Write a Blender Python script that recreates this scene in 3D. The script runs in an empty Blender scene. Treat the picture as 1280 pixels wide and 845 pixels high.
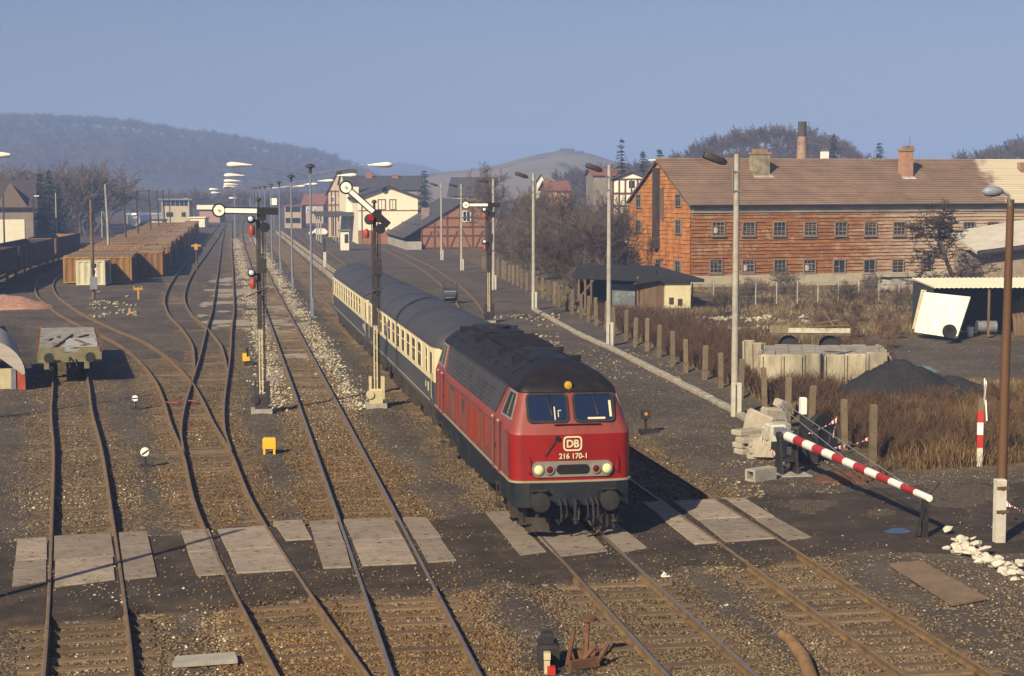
import bpy, math, random
import numpy as np
from mathutils import Vector, Matrix
sc = bpy.context.scene
COL = sc.collection
R = math.radians
random.seed(11)
rng = np.random.default_rng(11)

# ------------------------------------------------------------------ camera
F, PIT, ROL, H, YAW = 2138.338, 0.087575, -0.00203, 8.402, 0.166951
_r = Vector((math.cos(YAW), -math.sin(YAW), 0)); _f0 = Vector((math.sin(YAW), math.cos(YAW), 0)); _u0 = Vector((0, 0, 1))
_fw = _f0*math.cos(PIT) - _u0*math.sin(PIT); _up = _u0*math.cos(PIT) + _f0*math.sin(PIT)
_r2 = _r*math.cos(ROL) + _up*math.sin(ROL); _up2 = _up*math.cos(ROL) - _r*math.sin(ROL)
cam = bpy.data.objects.new('camera', bpy.data.cameras.new('camera')); COL.objects.link(cam)
cam.matrix_world = Matrix(((_r2.x, _up2.x, -_fw.x, 0), (_r2.y, _up2.y, -_fw.y, 0), (_r2.z, _up2.z, -_fw.z, H), (0, 0, 0, 1)))
cam.data.lens = F/1280*36; cam.data.sensor_width = 36; cam.data.clip_end = 12000; cam.data.clip_start = .5
sc.camera = cam

# ------------------------------------------------------------------ sky, sun, exposure
SUN_AZ, SUN_EL = R(50), R(32.5)           # direction in which shadows fall (from +x towards +y), elevation
world = bpy.data.worlds.new('World'); sc.world = world; world.use_nodes = True
wn = world.node_tree.nodes; wl = world.node_tree.links
bg = wn['Background']; sky = wn.new('ShaderNodeTexSky'); sky.sky_type = 'NISHITA'; sky.sun_disc = False
sky.sun_elevation = SUN_EL; sky.sun_rotation = math.atan2(-math.cos(SUN_AZ), -math.sin(SUN_AZ))
sky.air_density = 1.0; sky.dust_density = 1.5; sky.ozone_density = 2.0; sky.altitude = 150
tint = wn.new('ShaderNodeMix'); tint.data_type = 'RGBA'; tint.blend_type = 'MULTIPLY'; tint.inputs[0].default_value = 1
tint.inputs[7].default_value = (.82, .80, 1.0, 1)
wl.new(sky.outputs[0], tint.inputs[6]); wl.new(tint.outputs[2], bg.inputs[0]); bg.inputs[1].default_value = .05
sun = bpy.data.objects.new('sun', bpy.data.lights.new('sun', 'SUN')); COL.objects.link(sun)
sun.data.energy = 5.0; sun.data.angle = R(.53); sun.data.color = (1, .835, .57)
sun.rotation_euler = Vector((math.cos(SUN_AZ)*math.cos(SUN_EL), math.sin(SUN_AZ)*math.cos(SUN_EL), -math.sin(SUN_EL))).to_track_quat('-Z', 'Y').to_euler()
sc.view_settings.view_transform = 'Standard'; sc.view_settings.look = 'None'
sc.view_settings.exposure = 0.6; sc.view_settings.gamma = 1
sc.cycles.use_denoising = True
sc.cycles.max_bounces = 5; sc.cycles.diffuse_bounces = 2; sc.cycles.glossy_bounces = 2; sc.cycles.volume_bounces = 1
sc.cycles.transparent_max_bounces = 8

# ------------------------------------------------------------------ helpers
def ray(u, v):
    return _fw + _r2*((u-640)/F) + _up2*((422.5-v)/F)
def G(u, v, z=0.0):
    """point of the plane z seen at photo pixel u,v"""
    d = ray(u, v); return Vector((0, 0, H)) + d*((z-H)/d.z)
def RZ(u, v, Z):
    """point at horizontal depth Z in the direction of photo pixel u,v"""
    d = ray(u, v); return Vector((0, 0, H)) + d*(Z/(d.x*_f0.x + d.y*_f0.y))
def CW(cx, Z, z=0.0):
    return Vector((cx*_r.x + Z*_f0.x, cx*_r.y + Z*_f0.y, z))

class MB:
    def __init__(s): s.v = []; s.f = []; s.m = []; s.M = Matrix.Identity(4); s.mi = 0
    def add(s, vs, fs, mi=None):
        n = len(s.v); M = s.M
        s.v += [tuple(M @ Vector(p)) for p in vs]
        s.f += [tuple(i+n for i in f) for f in fs]; s.m += [s.mi if mi is None else mi]*len(fs)
        return s
    def box(s, c, d, rz=0, mi=None, rx=0, ry=0, taper=1):
        hx, hy, hz = d[0]/2, d[1]/2, d[2]/2
        T = Matrix.Translation(c) @ Matrix.Rotation(rz, 4, 'Z') @ Matrix.Rotation(ry, 4, 'Y') @ Matrix.Rotation(rx, 4, 'X')
        vs = [T @ Vector((sx*hx*(taper if sz > 0 else 1), sy*hy*(taper if sz > 0 else 1), sz*hz)) for sz in (-1, 1) for sy in (-1, 1) for sx in (-1, 1)]
        return s.add(vs, [(0, 2, 3, 1), (4, 5, 7, 6), (0, 1, 5, 4), (2, 6, 7, 3), (0, 4, 6, 2), (1, 3, 7, 5)], mi)
    def bbox(s, c, d, b=.02, rz=0, mi=None):
        """box with chamfered top edges"""
        hx, hy, hz = d[0]/2, d[1]/2, d[2]/2
        T = Matrix.Translation(c) @ Matrix.Rotation(rz, 4, 'Z')
        L = [(hx, hy, -hz), (hx, hy, hz-b), (hx-b, hy-b, hz)]
        vs = [T @ Vector((x*sx, y*sy, z)) for x, y, z in L for sx, sy in ((-1, -1), (1, -1), (1, 1), (-1, 1))]
        fs = [(3, 2, 1, 0), (8, 9, 10, 11)] + [(k*4+i, k*4+(i+1) % 4, k*4+4+(i+1) % 4, k*4+4+i) for k in (0, 1) for i in range(4)]
        return s.add(vs, fs, mi)
    def tube(s, pts, rad, n=6, mi=None, cap=True):
        pts = [Vector(p) for p in pts]
        if not hasattr(rad, '__len__'): rad = [rad]*len(pts)
        vs = []; fs = []
        for i, p in enumerate(pts):
            d = (pts[min(i+1, len(pts)-1)] - pts[max(i-1, 0)])
            if d.length < 1e-9: d = Vector((0, 0, 1))
            d.normalize(); a = Vector((0, 0, 1)) if abs(d.z) < .9 else Vector((1, 0, 0))
            e1 = d.cross(a).normalized(); e2 = d.cross(e1)
            for k in range(n):
                t = 2*math.pi*k/n; vs.append(p + (e1*math.cos(t) + e2*math.sin(t))*rad[i])
        for i in range(len(pts)-1):
            for k in range(n):
                k2 = (k+1) % n; fs.append((i*n+k, i*n+k2, (i+1)*n+k2, (i+1)*n+k))
        if cap: fs += [tuple(range(n-1, -1, -1)), tuple(range((len(pts)-1)*n, len(pts)*n))]
        return s.add(vs, fs, mi)
    def cyl(s, p0, p1, r0, r1=None, n=12, mi=None): return s.tube([p0, p1], [r0, r0 if r1 is None else r1], n, mi)
    def lathe(s, prof, n=12, mi=None, c=(0, 0, 0), axis=None):
        """profile (r,h) turned about z (or axis matrix)"""
        T = Matrix.Translation(c) @ (axis or Matrix.Identity(4)); vs = []; fs = []
        for r, h in prof:
            for k in range(n): t = 2*math.pi*k/n; vs.append(T @ Vector((r*math.cos(t), r*math.sin(t), h)))
        for i in range(len(prof)-1):
            for k in range(n): fs.append((i*n+k, i*n+(k+1) % n, (i+1)*n+(k+1) % n, (i+1)*n+k))
        fs += [tuple(range(n-1, -1, -1)), tuple(range((len(prof)-1)*n, len(prof)*n))]
        return s.add(vs, fs, mi)
    def loft(s, rings, mi=None, cap=True, closed=True):
        n = len(rings[0]); vs = [p for r in rings for p in r]; fs = []
        for i in range(len(rings)-1):
            for k in range(n if closed else n-1): fs.append((i*n+k, i*n+(k+1) % n, (i+1)*n+(k+1) % n, (i+1)*n+k))
        if cap: fs += [tuple(range(n-1, -1, -1)), tuple(range((len(rings)-1)*n, len(rings)*n))]
        return s.add(vs, fs, mi)
    def poly(s, pts, mi=None): return s.add(pts, [tuple(range(len(pts)))], mi)
    def slab(s, quad, th, mi=None, up=Vector((0, 0, 1))):
        n = len(quad); vs = [Vector(q) for q in quad] + [Vector(q) - up*th for q in quad]
        return s.add(vs, [tuple(range(n)), tuple(range(2*n-1, n-1, -1))] + [(i, i+n, (i+1) % n+n, (i+1) % n) for i in range(n)], mi)
    def lapped(s, p0, p1, q0, q1, rows, lap, mi=None, cols=1, jit=0):
        """overlapping courses between the bottom edge p0-p1 and top edge q0-q1, each course proud at its lower edge"""
        p0, p1, q0, q1 = map(Vector, (p0, p1, q0, q1)); nrm = (p1-p0).cross(q0-p0).normalized()
        for i in range(rows):
            a, b = i/rows, (i+1)/rows
            for c in range(cols):
                u0, u1 = c/cols, (c+1)/cols
                A0 = p0.lerp(q0, a); A1 = p1.lerp(q1, a); B0 = p0.lerp(q0, b); B1 = p1.lerp(q1, b)
                a0 = A0.lerp(A1, u0); a1 = A0.lerp(A1, u1); b0 = B0.lerp(B1, u0); b1 = B0.lerp(B1, u1)
                l = lap*(1 + random.uniform(-jit, jit))
                s.add([a0, a1, a1+nrm*l, a0+nrm*l, b1, b0], [(0, 1, 2, 3), (3, 2, 4, 5)], mi)
        return s
    def build(s, name, mats, parent=None, smooth=False, loc=None):
        me = bpy.data.meshes.new(name); me.from_pydata(s.v, [], s.f); me.update()
        for m in (mats if isinstance(mats, (list, tuple)) else [mats]): me.materials.append(m)
        me.polygons.foreach_set('material_index', np.minimum(np.array(s.m, dtype=np.int32), max(0, len(me.materials)-1)))
        if smooth:
            me.polygons.foreach_set('use_smooth', np.ones(len(s.f), dtype=bool))
            try: me.set_sharp_from_angle(angle=R(smooth if smooth is not True else 40))
            except Exception: pass
        o = bpy.data.objects.new(name, me); COL.objects.link(o)
        if parent: o.parent = parent
        if loc is not None: o.location = loc
        return o

def npmesh(name, V, Fq, mats, parent=None, col=None, k=3):
    """fast mesh from arrays; col = per-vertex float for attribute 'rnd'"""
    me = bpy.data.meshes.new(name); nv, nf = len(V), len(Fq)
    me.vertices.add(nv); me.vertices.foreach_set('co', np.ascontiguousarray(V, dtype=np.float32).ravel())
    me.loops.add(nf*k); me.loops.foreach_set('vertex_index', np.ascontiguousarray(Fq, dtype=np.int32).ravel())
    me.polygons.add(nf); me.polygons.foreach_set('loop_start', np.arange(nf, dtype=np.int32)*k)
    try: me.polygons.foreach_set('loop_total', np.full(nf, k, dtype=np.int32))
    except Exception: pass
    if col is not None:
        a = me.attributes.new('rnd', 'FLOAT', 'POINT'); a.data.foreach_set('value', np.ascontiguousarray(col, dtype=np.float32))
    me.update(calc_edges=True); me.validate()
    for m in (mats if isinstance(mats, (list, tuple)) else [mats]): me.materials.append(m)
    o = bpy.data.objects.new(name, me); COL.objects.link(o)
    if parent: o.parent = parent
    return o

def tag(o, label, cat, group=None, kind=None):
    o['label'] = label; o['category'] = cat
    if group: o['group'] = group
    if kind: o['kind'] = kind
    return o
def E(name, label, cat, loc=(0, 0, 0), rz=0, group=None):
    o = bpy.data.objects.new(name, None); COL.objects.link(o); o.location = loc; o.rotation_euler = (0, 0, rz)
    o.empty_display_size = .2
    return tag(o, label, cat, group)
def struct(o): o['kind'] = 'structure'; return o
def stuff(o, label, cat): o['label'] = label; o['category'] = cat; o['kind'] = 'stuff'; return o
def dup(root, loc, rz, label, group=None, scale=None):
    def cp(o, par):
        c = o.copy(); COL.objects.link(c)
        if par: c.parent = par
        for ch in list(o.children): cp(ch, c)
        return c
    r = cp(root, None); r.location = loc; r.rotation_euler = (0, 0, rz); r['label'] = label
    if group: r['group'] = group
    if scale is not None: r.scale = (scale,)*3 if not hasattr(scale, '__len__') else scale
    return r
ORD = ['first', 'second', 'third', 'fourth', 'fifth', 'sixth', 'seventh', 'eighth', 'ninth', 'tenth', 'eleventh', 'twelfth', 'thirteenth', 'fourteenth', 'fifteenth', 'sixteenth', 'seventeenth', 'eighteenth', 'nineteenth', 'twentieth']
def ordn(i):
    if i < 20: return ORD[i]
    tens = ['', '', 'twenty', 'thirty', 'forty', 'fifty', 'sixty'][(i+1)//10]; k = (i+1) % 10
    return tens + '-' + ORD[k-1] if k else {'twenty': 'twentieth', 'thirty': 'thirtieth', 'forty': 'fortieth', 'fifty': 'fiftieth', 'sixty': 'sixtieth'}[tens]

# ------------------------------------------------------------------ materials
def S(*c):
    """sRGB 0-255 -> linear"""
    return tuple((x/255/12.92 if x/255 <= .04045 else ((x/255+.055)/1.055)**2.4) for x in c)
class NT:
    def __init__(s, name):
        s.m = bpy.data.materials.new(name); s.m.use_nodes = True; s.t = s.m.node_tree; s.n = s.t.nodes; s.b = s.n['Principled BSDF']
    def L(s, a, b): s.t.links.new(a, b)
    def new(s, t, **k):
        n = s.n.new(t)
        for a, v in k.items(): setattr(n, a, v)
        return n
    def noise(s, vec, scale, detail=4, rough=.6, dist=0):
        n = s.new('ShaderNodeTexNoise'); n.inputs['Scale'].default_value = scale; n.inputs['Detail'].default_value = detail
        n.inputs['Roughness'].default_value = rough; n.inputs['Distortion'].default_value = dist
        if vec is not None: s.L(vec, n.inputs['Vector'])
        return n.outputs['Fac']
    def coord(s, kind='Object', scale=None):
        c = s.new('ShaderNodeTexCoord').outputs[kind]
        if scale is None: return c
        m = s.new('ShaderNodeMapping'); m.inputs['Scale'].default_value = scale; s.L(c, m.inputs['Vector']); return m.outputs[0]
    def pos(s): return s.new('ShaderNodeNewGeometry').outputs['Position']
    def ramp(s, fac, stops, interp='LINEAR'):
        r = s.new('ShaderNodeValToRGB'); r.color_ramp.interpolation = interp; e = r.color_ramp.elements
        while len(e) < len(stops): e.new(.5)
        for i, (p, c) in enumerate(stops):
            e[i].position = p; c = c if hasattr(c, '__len__') else (c, c, c); e[i].color = (*c[:3], 1)
        s.L(fac, r.inputs[0]); return r.outputs[0]
    def mix(s, fac, a, b, mode='MIX'):
        x = s.new('ShaderNodeMix', data_type='RGBA', blend_type=mode)
        for v, i in ((fac, 0), (a, 6), (b, 7)):
            if hasattr(v, 'is_output'): s.L(v, x.inputs[i])
            elif i == 0: x.inputs[0].default_value = v
            else: x.inputs[i].default_value = (*(v if hasattr(v, '__len__') else (v, v, v)), 1)
        return x.outputs[2]
    def math(s, op, a, b=0.0, clamp=False):
        x = s.new('ShaderNodeMath', operation=op, use_clamp=clamp)
        for v, i in ((a, 0), (b, 1)):
            if hasattr(v, 'is_output'): s.L(v, x.inputs[i])
            else: x.inputs[i].default_value = v
        return x.outputs[0]
    def attr(s, name): return s.new('ShaderNodeAttribute', attribute_name=name)
    def bump(s, h, strength=.3, dist=.02):
        b = s.new('ShaderNodeBump'); b.inputs['Strength'].default_value = strength; b.inputs['Distance'].default_value = dist
        s.L(h, b.inputs['Height']); s.L(b.outputs[0], s.b.inputs['Normal'])
    def out(s, col, rough=.8, metal=0, spec=.4):
        if hasattr(col, 'is_output'): s.L(col, s.b.inputs['Base Color'])
        else: s.b.inputs['Base Color'].default_value = (*col, 1)
        if hasattr(rough, 'is_output'): s.L(rough, s.b.inputs['Roughness'])
        else: s.b.inputs['Roughness'].default_value = rough
        s.b.inputs['Metallic'].default_value = metal; s.b.inputs['Specular IOR Level'].default_value = spec
        return s.m
def sc3(c, k): return tuple(min(1, x*k) for x in c)
def mat(name, col, rough=.75, var=.25, scale=2.5, dirt=None, dirt_amt=.5, dscale=1.2, bump=.25, bscale=30, metal=0, spec=.4, randv=0.0, stretch=(1, 1, 1)):
    t = NT(name); v = t.coord('Object', stretch)
    n = t.noise(v, scale, 5); c = t.ramp(n, [(.3, sc3(col, 1-var)), (.7, sc3(col, 1+var))])
    if dirt is not None:
        d = t.noise(v, dscale, 8, .7); f = t.ramp(d, [(.62-.25*dirt_amt, 0), (.74, 1)]); c = t.mix(f, c, dirt)
    if randv:
        oi = t.new('ShaderNodeObjectInfo').outputs['Random']; k = t.ramp(oi, [(0, 1-randv), (1, 1+randv)]); c = t.mix(1.0, c, k, 'MULTIPLY')
    if bump: t.bump(t.noise(v, bscale, 4), bump, .02)
    return t.out(c, rough, metal, spec)

rust = mat('rust', (.13, .060, .028), .85, .4, 6, (.05, .026, .015))
dark_steel = mat('dark_steel', (.022, .020, .020), .6, .4, 4, (.06, .04, .025), .3)
black_paint = mat('black_paint', (.016, .015, .016), .5, .3, 5)
signal_dark = mat('signal_dark_paint', (.035, .030, .030), .55, .4, 5, (.08, .05, .03), .3)
galv = mat('galvanised_steel', (.20, .21, .24), .5, .2, 3, (.1, .09, .09), .3, metal=.2)
white_enamel = mat('white_enamel', (.80, .79, .73), .35, .06, 3, (.5, .45, .36), .2)
cream_paint = mat('cream_paint', (.48, .42, .26), .55, .15, 3, (.24, .19, .12), .4)
red_paint = mat('red_paint', (.42, .030, .018), .45, .2, 4, (.2, .03, .02), .3)
yellow_paint = mat('yellow_paint', (.75, .42, .02), .45, .1, 4, (.4, .22, .04), .2)
concrete = mat('concrete', (.34, .32, .28), .9, .22, 1.6, (.16, .145, .12), .5, 1.0, .35, 22)
concrete_pale = mat('pale_concrete', (.52, .50, .43), .9, .18, 2.2, (.25, .22, .17), .5, 1.4, .3, 25)
post_concrete = mat('post_concrete', (.15, .118, .075), .9, .3, 2.2, (.07, .055, .038), .5, 1.4, .4, 25, randv=.2)
glass_dark = NT('dark_glass').out((.018, .024, .035), .08, 0, .6)
wood_old = mat('weathered_wood', (.15, .095, .055), .85, .35, 2, (.06, .042, .03), .5, 1.5, .4, 14, stretch=(1, 1, .25))
rubber = mat('black_rubber', (.02, .02, .022), .8, .3, 6)
# ------------------------------------------------------------------ tracks: centre lines (metres)
def spline(pts, step=.6):
    pts = [Vector((p[0], p[1], 0)) for p in pts]; out = []
    for i in range(len(pts)-1):
        p0 = pts[max(i-1, 0)]; p1 = pts[i]; p2 = pts[i+1]; p3 = pts[min(i+2, len(pts)-1)]
        n = max(1, int((p2-p1).length/step)); d = (p2-p1).length
        m1 = (p2-p0)*(d/max((p2-p0).length, 1e-6)); m2 = (p3-p1)*(d/max((p3-p1).length, 1e-6))
        for k in range(n):
            t = k/n; out.append(p1*(2*t**3-3*t**2+1) + m1*(t**3-2*t**2+t) + p2*(-2*t**3+3*t**2) + m2*(t**3-t**2))
    out.append(pts[-1]); return out
X4 = 8.22
LINES = {
 'siding': [(-2.1, 25), (-2.6, 32), (-3.9, 47), (-4.78, 56.7), (-5.75, 66), (-6.6, 75.6), (-7.6, 86), (-8.8, 97), (-10.4, 108)],
 'yard': [(2.35, 22), (1.58, 29.1), (.75, 36.8), (-.1, 46), (-.62, 55), (-1.2, 62), (-1.75, 70), (-2.41, 77.5), (-3.65, 87.3), (-5.2, 96.3), (-7.5, 106), (-10.3, 119), (-12.6, 132), (-14, 141), (-15.5, 154), (-16.35, 166), (-16.6, 180), (-16.6, 205), (-15, 250)],
 'loop': [(-.62, 55.6), (-.80, 60), (-.84, 65.5), (-.78, 71), (-.62, 80), (-.50, 87.5), (-.32, 105), (-.1, 120), (.15, 173), (.5, 262), (1, 350), (1.6, 480)],
 'container': [(-.66, 80), (-.76, 86), (-1.0, 94), (-1.72, 104), (-3.0, 118), (-3.75, 133.5), (-3.95, 155), (-3.7, 182), (-2.9, 225), (-1.7, 298), (0, 420)],
 'left_main': [(3.5, 22), (3.56, 50), (3.56, 117), (3.56, 150), (3.7, 200), (4.0, 290), (5.5, 420), (9, 560)],
 'right_main': [(X4, 22), (X4, 60), (X4, 112), (8.3, 180), (8.3, 300), (9.5, 430), (13, 560)],
 'goods_track': [(12.262, 22), (12.262, 60), (12.262, 120), (12.6, 180), (13.2, 250), (14.5, 330), (19, 440)],
 'shed_track': [(12.9, 84), (14.2, 96), (15.8, 108), (17.4, 122), (18.9, 140), (20.2, 160), (21.4, 185), (22, 210), (22.6, 240)],
 'far_siding': [(-19.4, 130), (-19.7, 150), (-20.2, 165), (-20.6, 180), (-20.2, 200), (-19.2, 225), (-17, 260)],
}
CL = {k: spline(v) for k, v in LINES.items()}
ALLP = np.array([(p.x, p.y) for l in CL.values() for p in l])
def interp_line(k, s):
    pts = CL[k]; acc = 0
    for a, b in zip(pts[:-1], pts[1:]):
        d = (b-a).length
        if acc + d >= s: return a.lerp(b, (s-acc)/d), (b-a).normalized()
        acc += d
    return None, None

# ------------------------------------------------------------------ ground: one sheet to the horizon
def axis(bounds):
    out = []
    for a, b, st in bounds: out += list(np.arange(a, b, st))
    return np.array(out + [bounds[-1][1]])
gx = axis([(-4000, -400, 400), (-400, -60, 20), (-60, -14, 2.0), (-14, 34, .28), (34, 70, 1.2), (70, 400, 12), (400, 4000, 400)])
gy = axis([(-300, 20, 20), (20, 27, 1), (27, 72, .28), (72, 130, .6), (130, 260, 1.6), (260, 600, 8), (600, 5000, 200)])
def vnoise(x, y, sc_, seed):
    x = x/sc_; y = y/sc_; xi = np.floor(x).astype(int); yi = np.floor(y).astype(int); fx = x-xi; fy = y-yi
    fx = fx*fx*(3-2*fx); fy = fy*fy*(3-2*fy)
    def h(a, b):
        n = (a*374761393 + b*668265263 + seed*982451653) & 0x7fffffff
        n = ((n ^ (n >> 13)) * 1274126177) & 0x7fffffff
        return ((n ^ (n >> 16)) & 0xffff)/65535.
    return (h(xi, yi)*(1-fx)+h(xi+1, yi)*fx)*(1-fy) + (h(xi, yi+1)*(1-fx)+h(xi+1, yi+1)*fx)*fy
def fbm(x, y, s, seed, o=4):
    t = 0; a = 1; n = 0
    for i in range(o): t = t + a*vnoise(x, y, s/2**i, seed+i); n += a; a *= .5
    return t/n
def sst(a, b, x): t = np.clip((x-a)/(b-a), 0, 1); return t*t*(3-2*t)
def dist_tracks(x, y):
    d = np.full(x.shape, 1e3); sh = x.shape; xf = x.ravel(); yf = y.ravel(); df = d.ravel()
    idx = np.where((yf > 10) & (yf < 500) & (xf > -40) & (xf < 40))[0]
    for c in np.array_split(idx, max(1, len(idx)//4000)):
        if len(c) == 0: continue
        lo, hi = yf[c].min()-5, yf[c].max()+5
        P = ALLP[(ALLP[:, 1] > lo) & (ALLP[:, 1] < hi)]
        if len(P) == 0: continue
        df[c] = np.sqrt(((xf[c][:, None]-P[None, :, 0])**2 + (yf[c][:, None]-P[None, :, 1])**2).min(1))
    return df.reshape(sh)
def road_mask(x, y):
    w = (fbm(x, y, 1.3, 5)-.5)*1.6
    xr = np.clip((x-15)/12, 0, 2)
    lo = 35.3 + .18*(x-3)*(x < 13) + (x >= 13)*(1.8 - xr*1.2); hi = 43.1 + .14*(x-3)*(x < 16) + (x >= 16)*(1.8 + xr*1.4)
    return sst(-.25, .25, np.minimum(y-lo, hi-y)+w)*sst(-16, -10, x)
def grass_mask(x, y):
    n = (fbm(x, y, 3, 21)-.5)*3
    ln = 19.6+.058*(y-49.3)
    Zc = x*_f0.x+y*_f0.y; u = 640+F*(x*_r.x+y*_r.y)/np.maximum(Zc, 1); yd = sst(1000, 1060, u+n*12)*sst(74, 78, Zc)*sst(97, 93, Zc)
    return sst(-.4, .8, x-ln+n*.25)*sst(46.5, 48.6, y+n*.5+.08*(x-20))*(1-.9*yd)
def terrain(x, y):
    """heights away from the yard"""
    cx = x*_r.x + y*_r.y; Z = x*_f0.x + y*_f0.y
    h = sst(170, 420, Z)*sst(.02, .1, cx/np.maximum(Z, 1))*9
    return h
def ground_z(x, y, full=False):
    x = np.asarray(x, float); y = np.asarray(y, float)
    d = dist_tracks(x, y); rd = road_mask(x, y); g = grass_mask(x, y)
    z = -.12 - .07*sst(2.6, 1.7, d) + (fbm(x, y, 1.1, 3)-.5)*.08 + (fbm(x, y, 6, 9)-.5)*.1
    z = z*(1-rd) + rd*(-.045 + (fbm(x, y, .8, 33)-.5)*.02)
    z = np.where((d < 1.5) & (rd < .5), np.minimum(z, -.172), z)
    z = z + g*(.12 + (fbm(x, y, 4, 14)-.5)*.35)
    z = z + terrain(x, y)
    return (z, d, rd, g) if full else z
def gz(x, y): return float(ground_z(np.array([x]), np.array([y]))[0])
def GP(u, v):
    """ground point seen at pixel u,v"""
    z = -.1
    for _ in range(3): p = G(u, v, z); z = gz(p.x, p.y)
    p = G(u, v, z); return p

XX, YY = np.meshgrid(gx, gy)
ZZ, DD, RD, GR = ground_z(XX, YY, True)
far = sst(120, 260, np.hypot(XX-8, YY-60))
nx, ny = len(gx), len(gy)
V = np.stack([XX.ravel(), YY.ravel(), ZZ.ravel()], 1)
ii = np.arange(nx*ny).reshape(ny, nx)
Fq = np.stack([ii[:-1, :-1].ravel(), ii[:-1, 1:].ravel(), ii[1:, 1:].ravel(), ii[1:, :-1].ravel()], 1)
BAL = sst(2.1, 1.2, DD + (fbm(XX, YY, 1.6, 40)-.5)*1.6)*(1-RD)
BAL = BAL*(1-sst(1.2, -.2, XX)*sst(74, 92, YY)*(.35+.65*fbm(XX, YY, 5, 44)))*(1-sst(10.5, 11.5, XX)*sst(60, 80, YY)*.8)
BAL = BAL*(1-.5*sst(.5, .62, fbm(XX, YY, 6, 46)))
WH = sst(.50, .62, fbm(XX, YY, 2.2, 77, 5))*np.maximum(sst(2.2, 1.2, np.abs(XX-3.6-.0*YY)-.2)*sst(66, 80, YY)*sst(330, 250, YY), 1.25*sst(2.2, 1, np.abs(XX+.1))*sst(100, 112, YY)*sst(190, 165, YY))
t = NT('ground')
v = t.pos(); a = t.attr('gm'); sep = t.new('ShaderNodeSeparateColor'); t.L(a.outputs['Color'], sep.inputs[0])
wh = t.attr('wh').outputs['Fac']
big = t.noise(v, .22, 6, .62); mid = t.noise(v, 1.3, 7, .7); fine = t.noise(v, 9, 5, .7)
dirt = t.ramp(big, [(.3, (.048, .038, .030)), (.5, (.088, .070, .054)), (.72, (.145, .116, .088))])
dirt = t.mix(t.ramp(mid, [(.35, 0), (.7, .75)]), dirt, (.060, .049, .041))
vor = t.new('ShaderNodeTexVoronoi'); vor.inputs['Scale'].default_value = 15; t.L(v, vor.inputs['Vector'])
vs_ = t.new('ShaderNodeSeparateColor'); t.L(vor.outputs['Color'], vs_.inputs[0])
stone = t.ramp(vs_.outputs[0], [(0, (.030, .020, .012)), (.4, (.095, .066, .032)), (.75, (.18, .132, .068)), (.95, (.32, .25, .15))])
peb = t.mix(t.ramp(vs_.outputs[1], [(.93, 0), (.95, 1)], 'LINEAR'), dirt, (.20, .18, .15))
oil = t.ramp(t.noise(v, .45, 5, .6), [(.42, 0), (.62, .8)])
stone = t.mix(oil, stone, t.mix(.5, stone, (.05, .033, .022)))
c = t.mix(t.ramp(t.math('ADD', sep.outputs[0], t.math('MULTIPLY', t.math('SUBTRACT', fine, .5), .8)), [(.35, 0), (.6, 1)]), peb, stone)
road = t.ramp(t.noise(v, .9, 8, .72), [(.32, (.026, .020, .015)), (.5, (.048, .036, .027)), (.62, (.070, .053, .038)), (.75, (.12, .090, .063))])
c = t.mix(t.ramp(t.math('ADD', sep.outputs[1], t.math('MULTIPLY', t.math('SUBTRACT', mid, .5), .5)), [(.4, 0), (.6, 1)]), c, road)
gr = t.ramp(mid, [(.3, (.055, .040, .025)), (.5, (.115, .085, .047)), (.75, (.20, .155, .088))])
c = t.mix(t.ramp(t.math('ADD', sep.outputs[2], t.math('MULTIPLY', t.math('SUBTRACT', mid, .5), .6)), [(.35, 0), (.65, 1)]), c, gr)
c = t.mix(t.ramp(t.math('ADD', wh, t.math('MULTIPLY', t.math('SUBTRACT', t.noise(v, 2.6, 6, .75), .5), 1.6)), [(.42, 0), (.6, 1)]), c, (.30, .27, .22))
hh = t.math('ADD', t.math('MULTIPLY', vor.outputs['Distance'], -1.2), t.math('MULTIPLY', fine, .8))
hr = t.mix(sep.outputs[1], hh, t.math('MULTIPLY', fine, .5)); t.bump(hr, .6, .04)
ground_m = t.out(c, .92, 0, .25)
ground = npmesh('ground', V, Fq, ground_m, k=4); struct(ground)
ca = ground.data.attributes.new('gm', 'FLOAT_COLOR', 'POINT')
ca.data.foreach_set('color', np.stack([BAL.ravel(), RD.ravel(), GR.ravel(), np.ones(nx*ny)], 1).astype(np.float32).ravel())
wa = ground.data.attributes.new('wh', 'FLOAT', 'POINT'); wa.data.foreach_set('value', WH.ravel().astype(np.float32))
ground.data.polygons.foreach_set('use_smooth', np.ones(len(Fq), dtype=bool))

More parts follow.
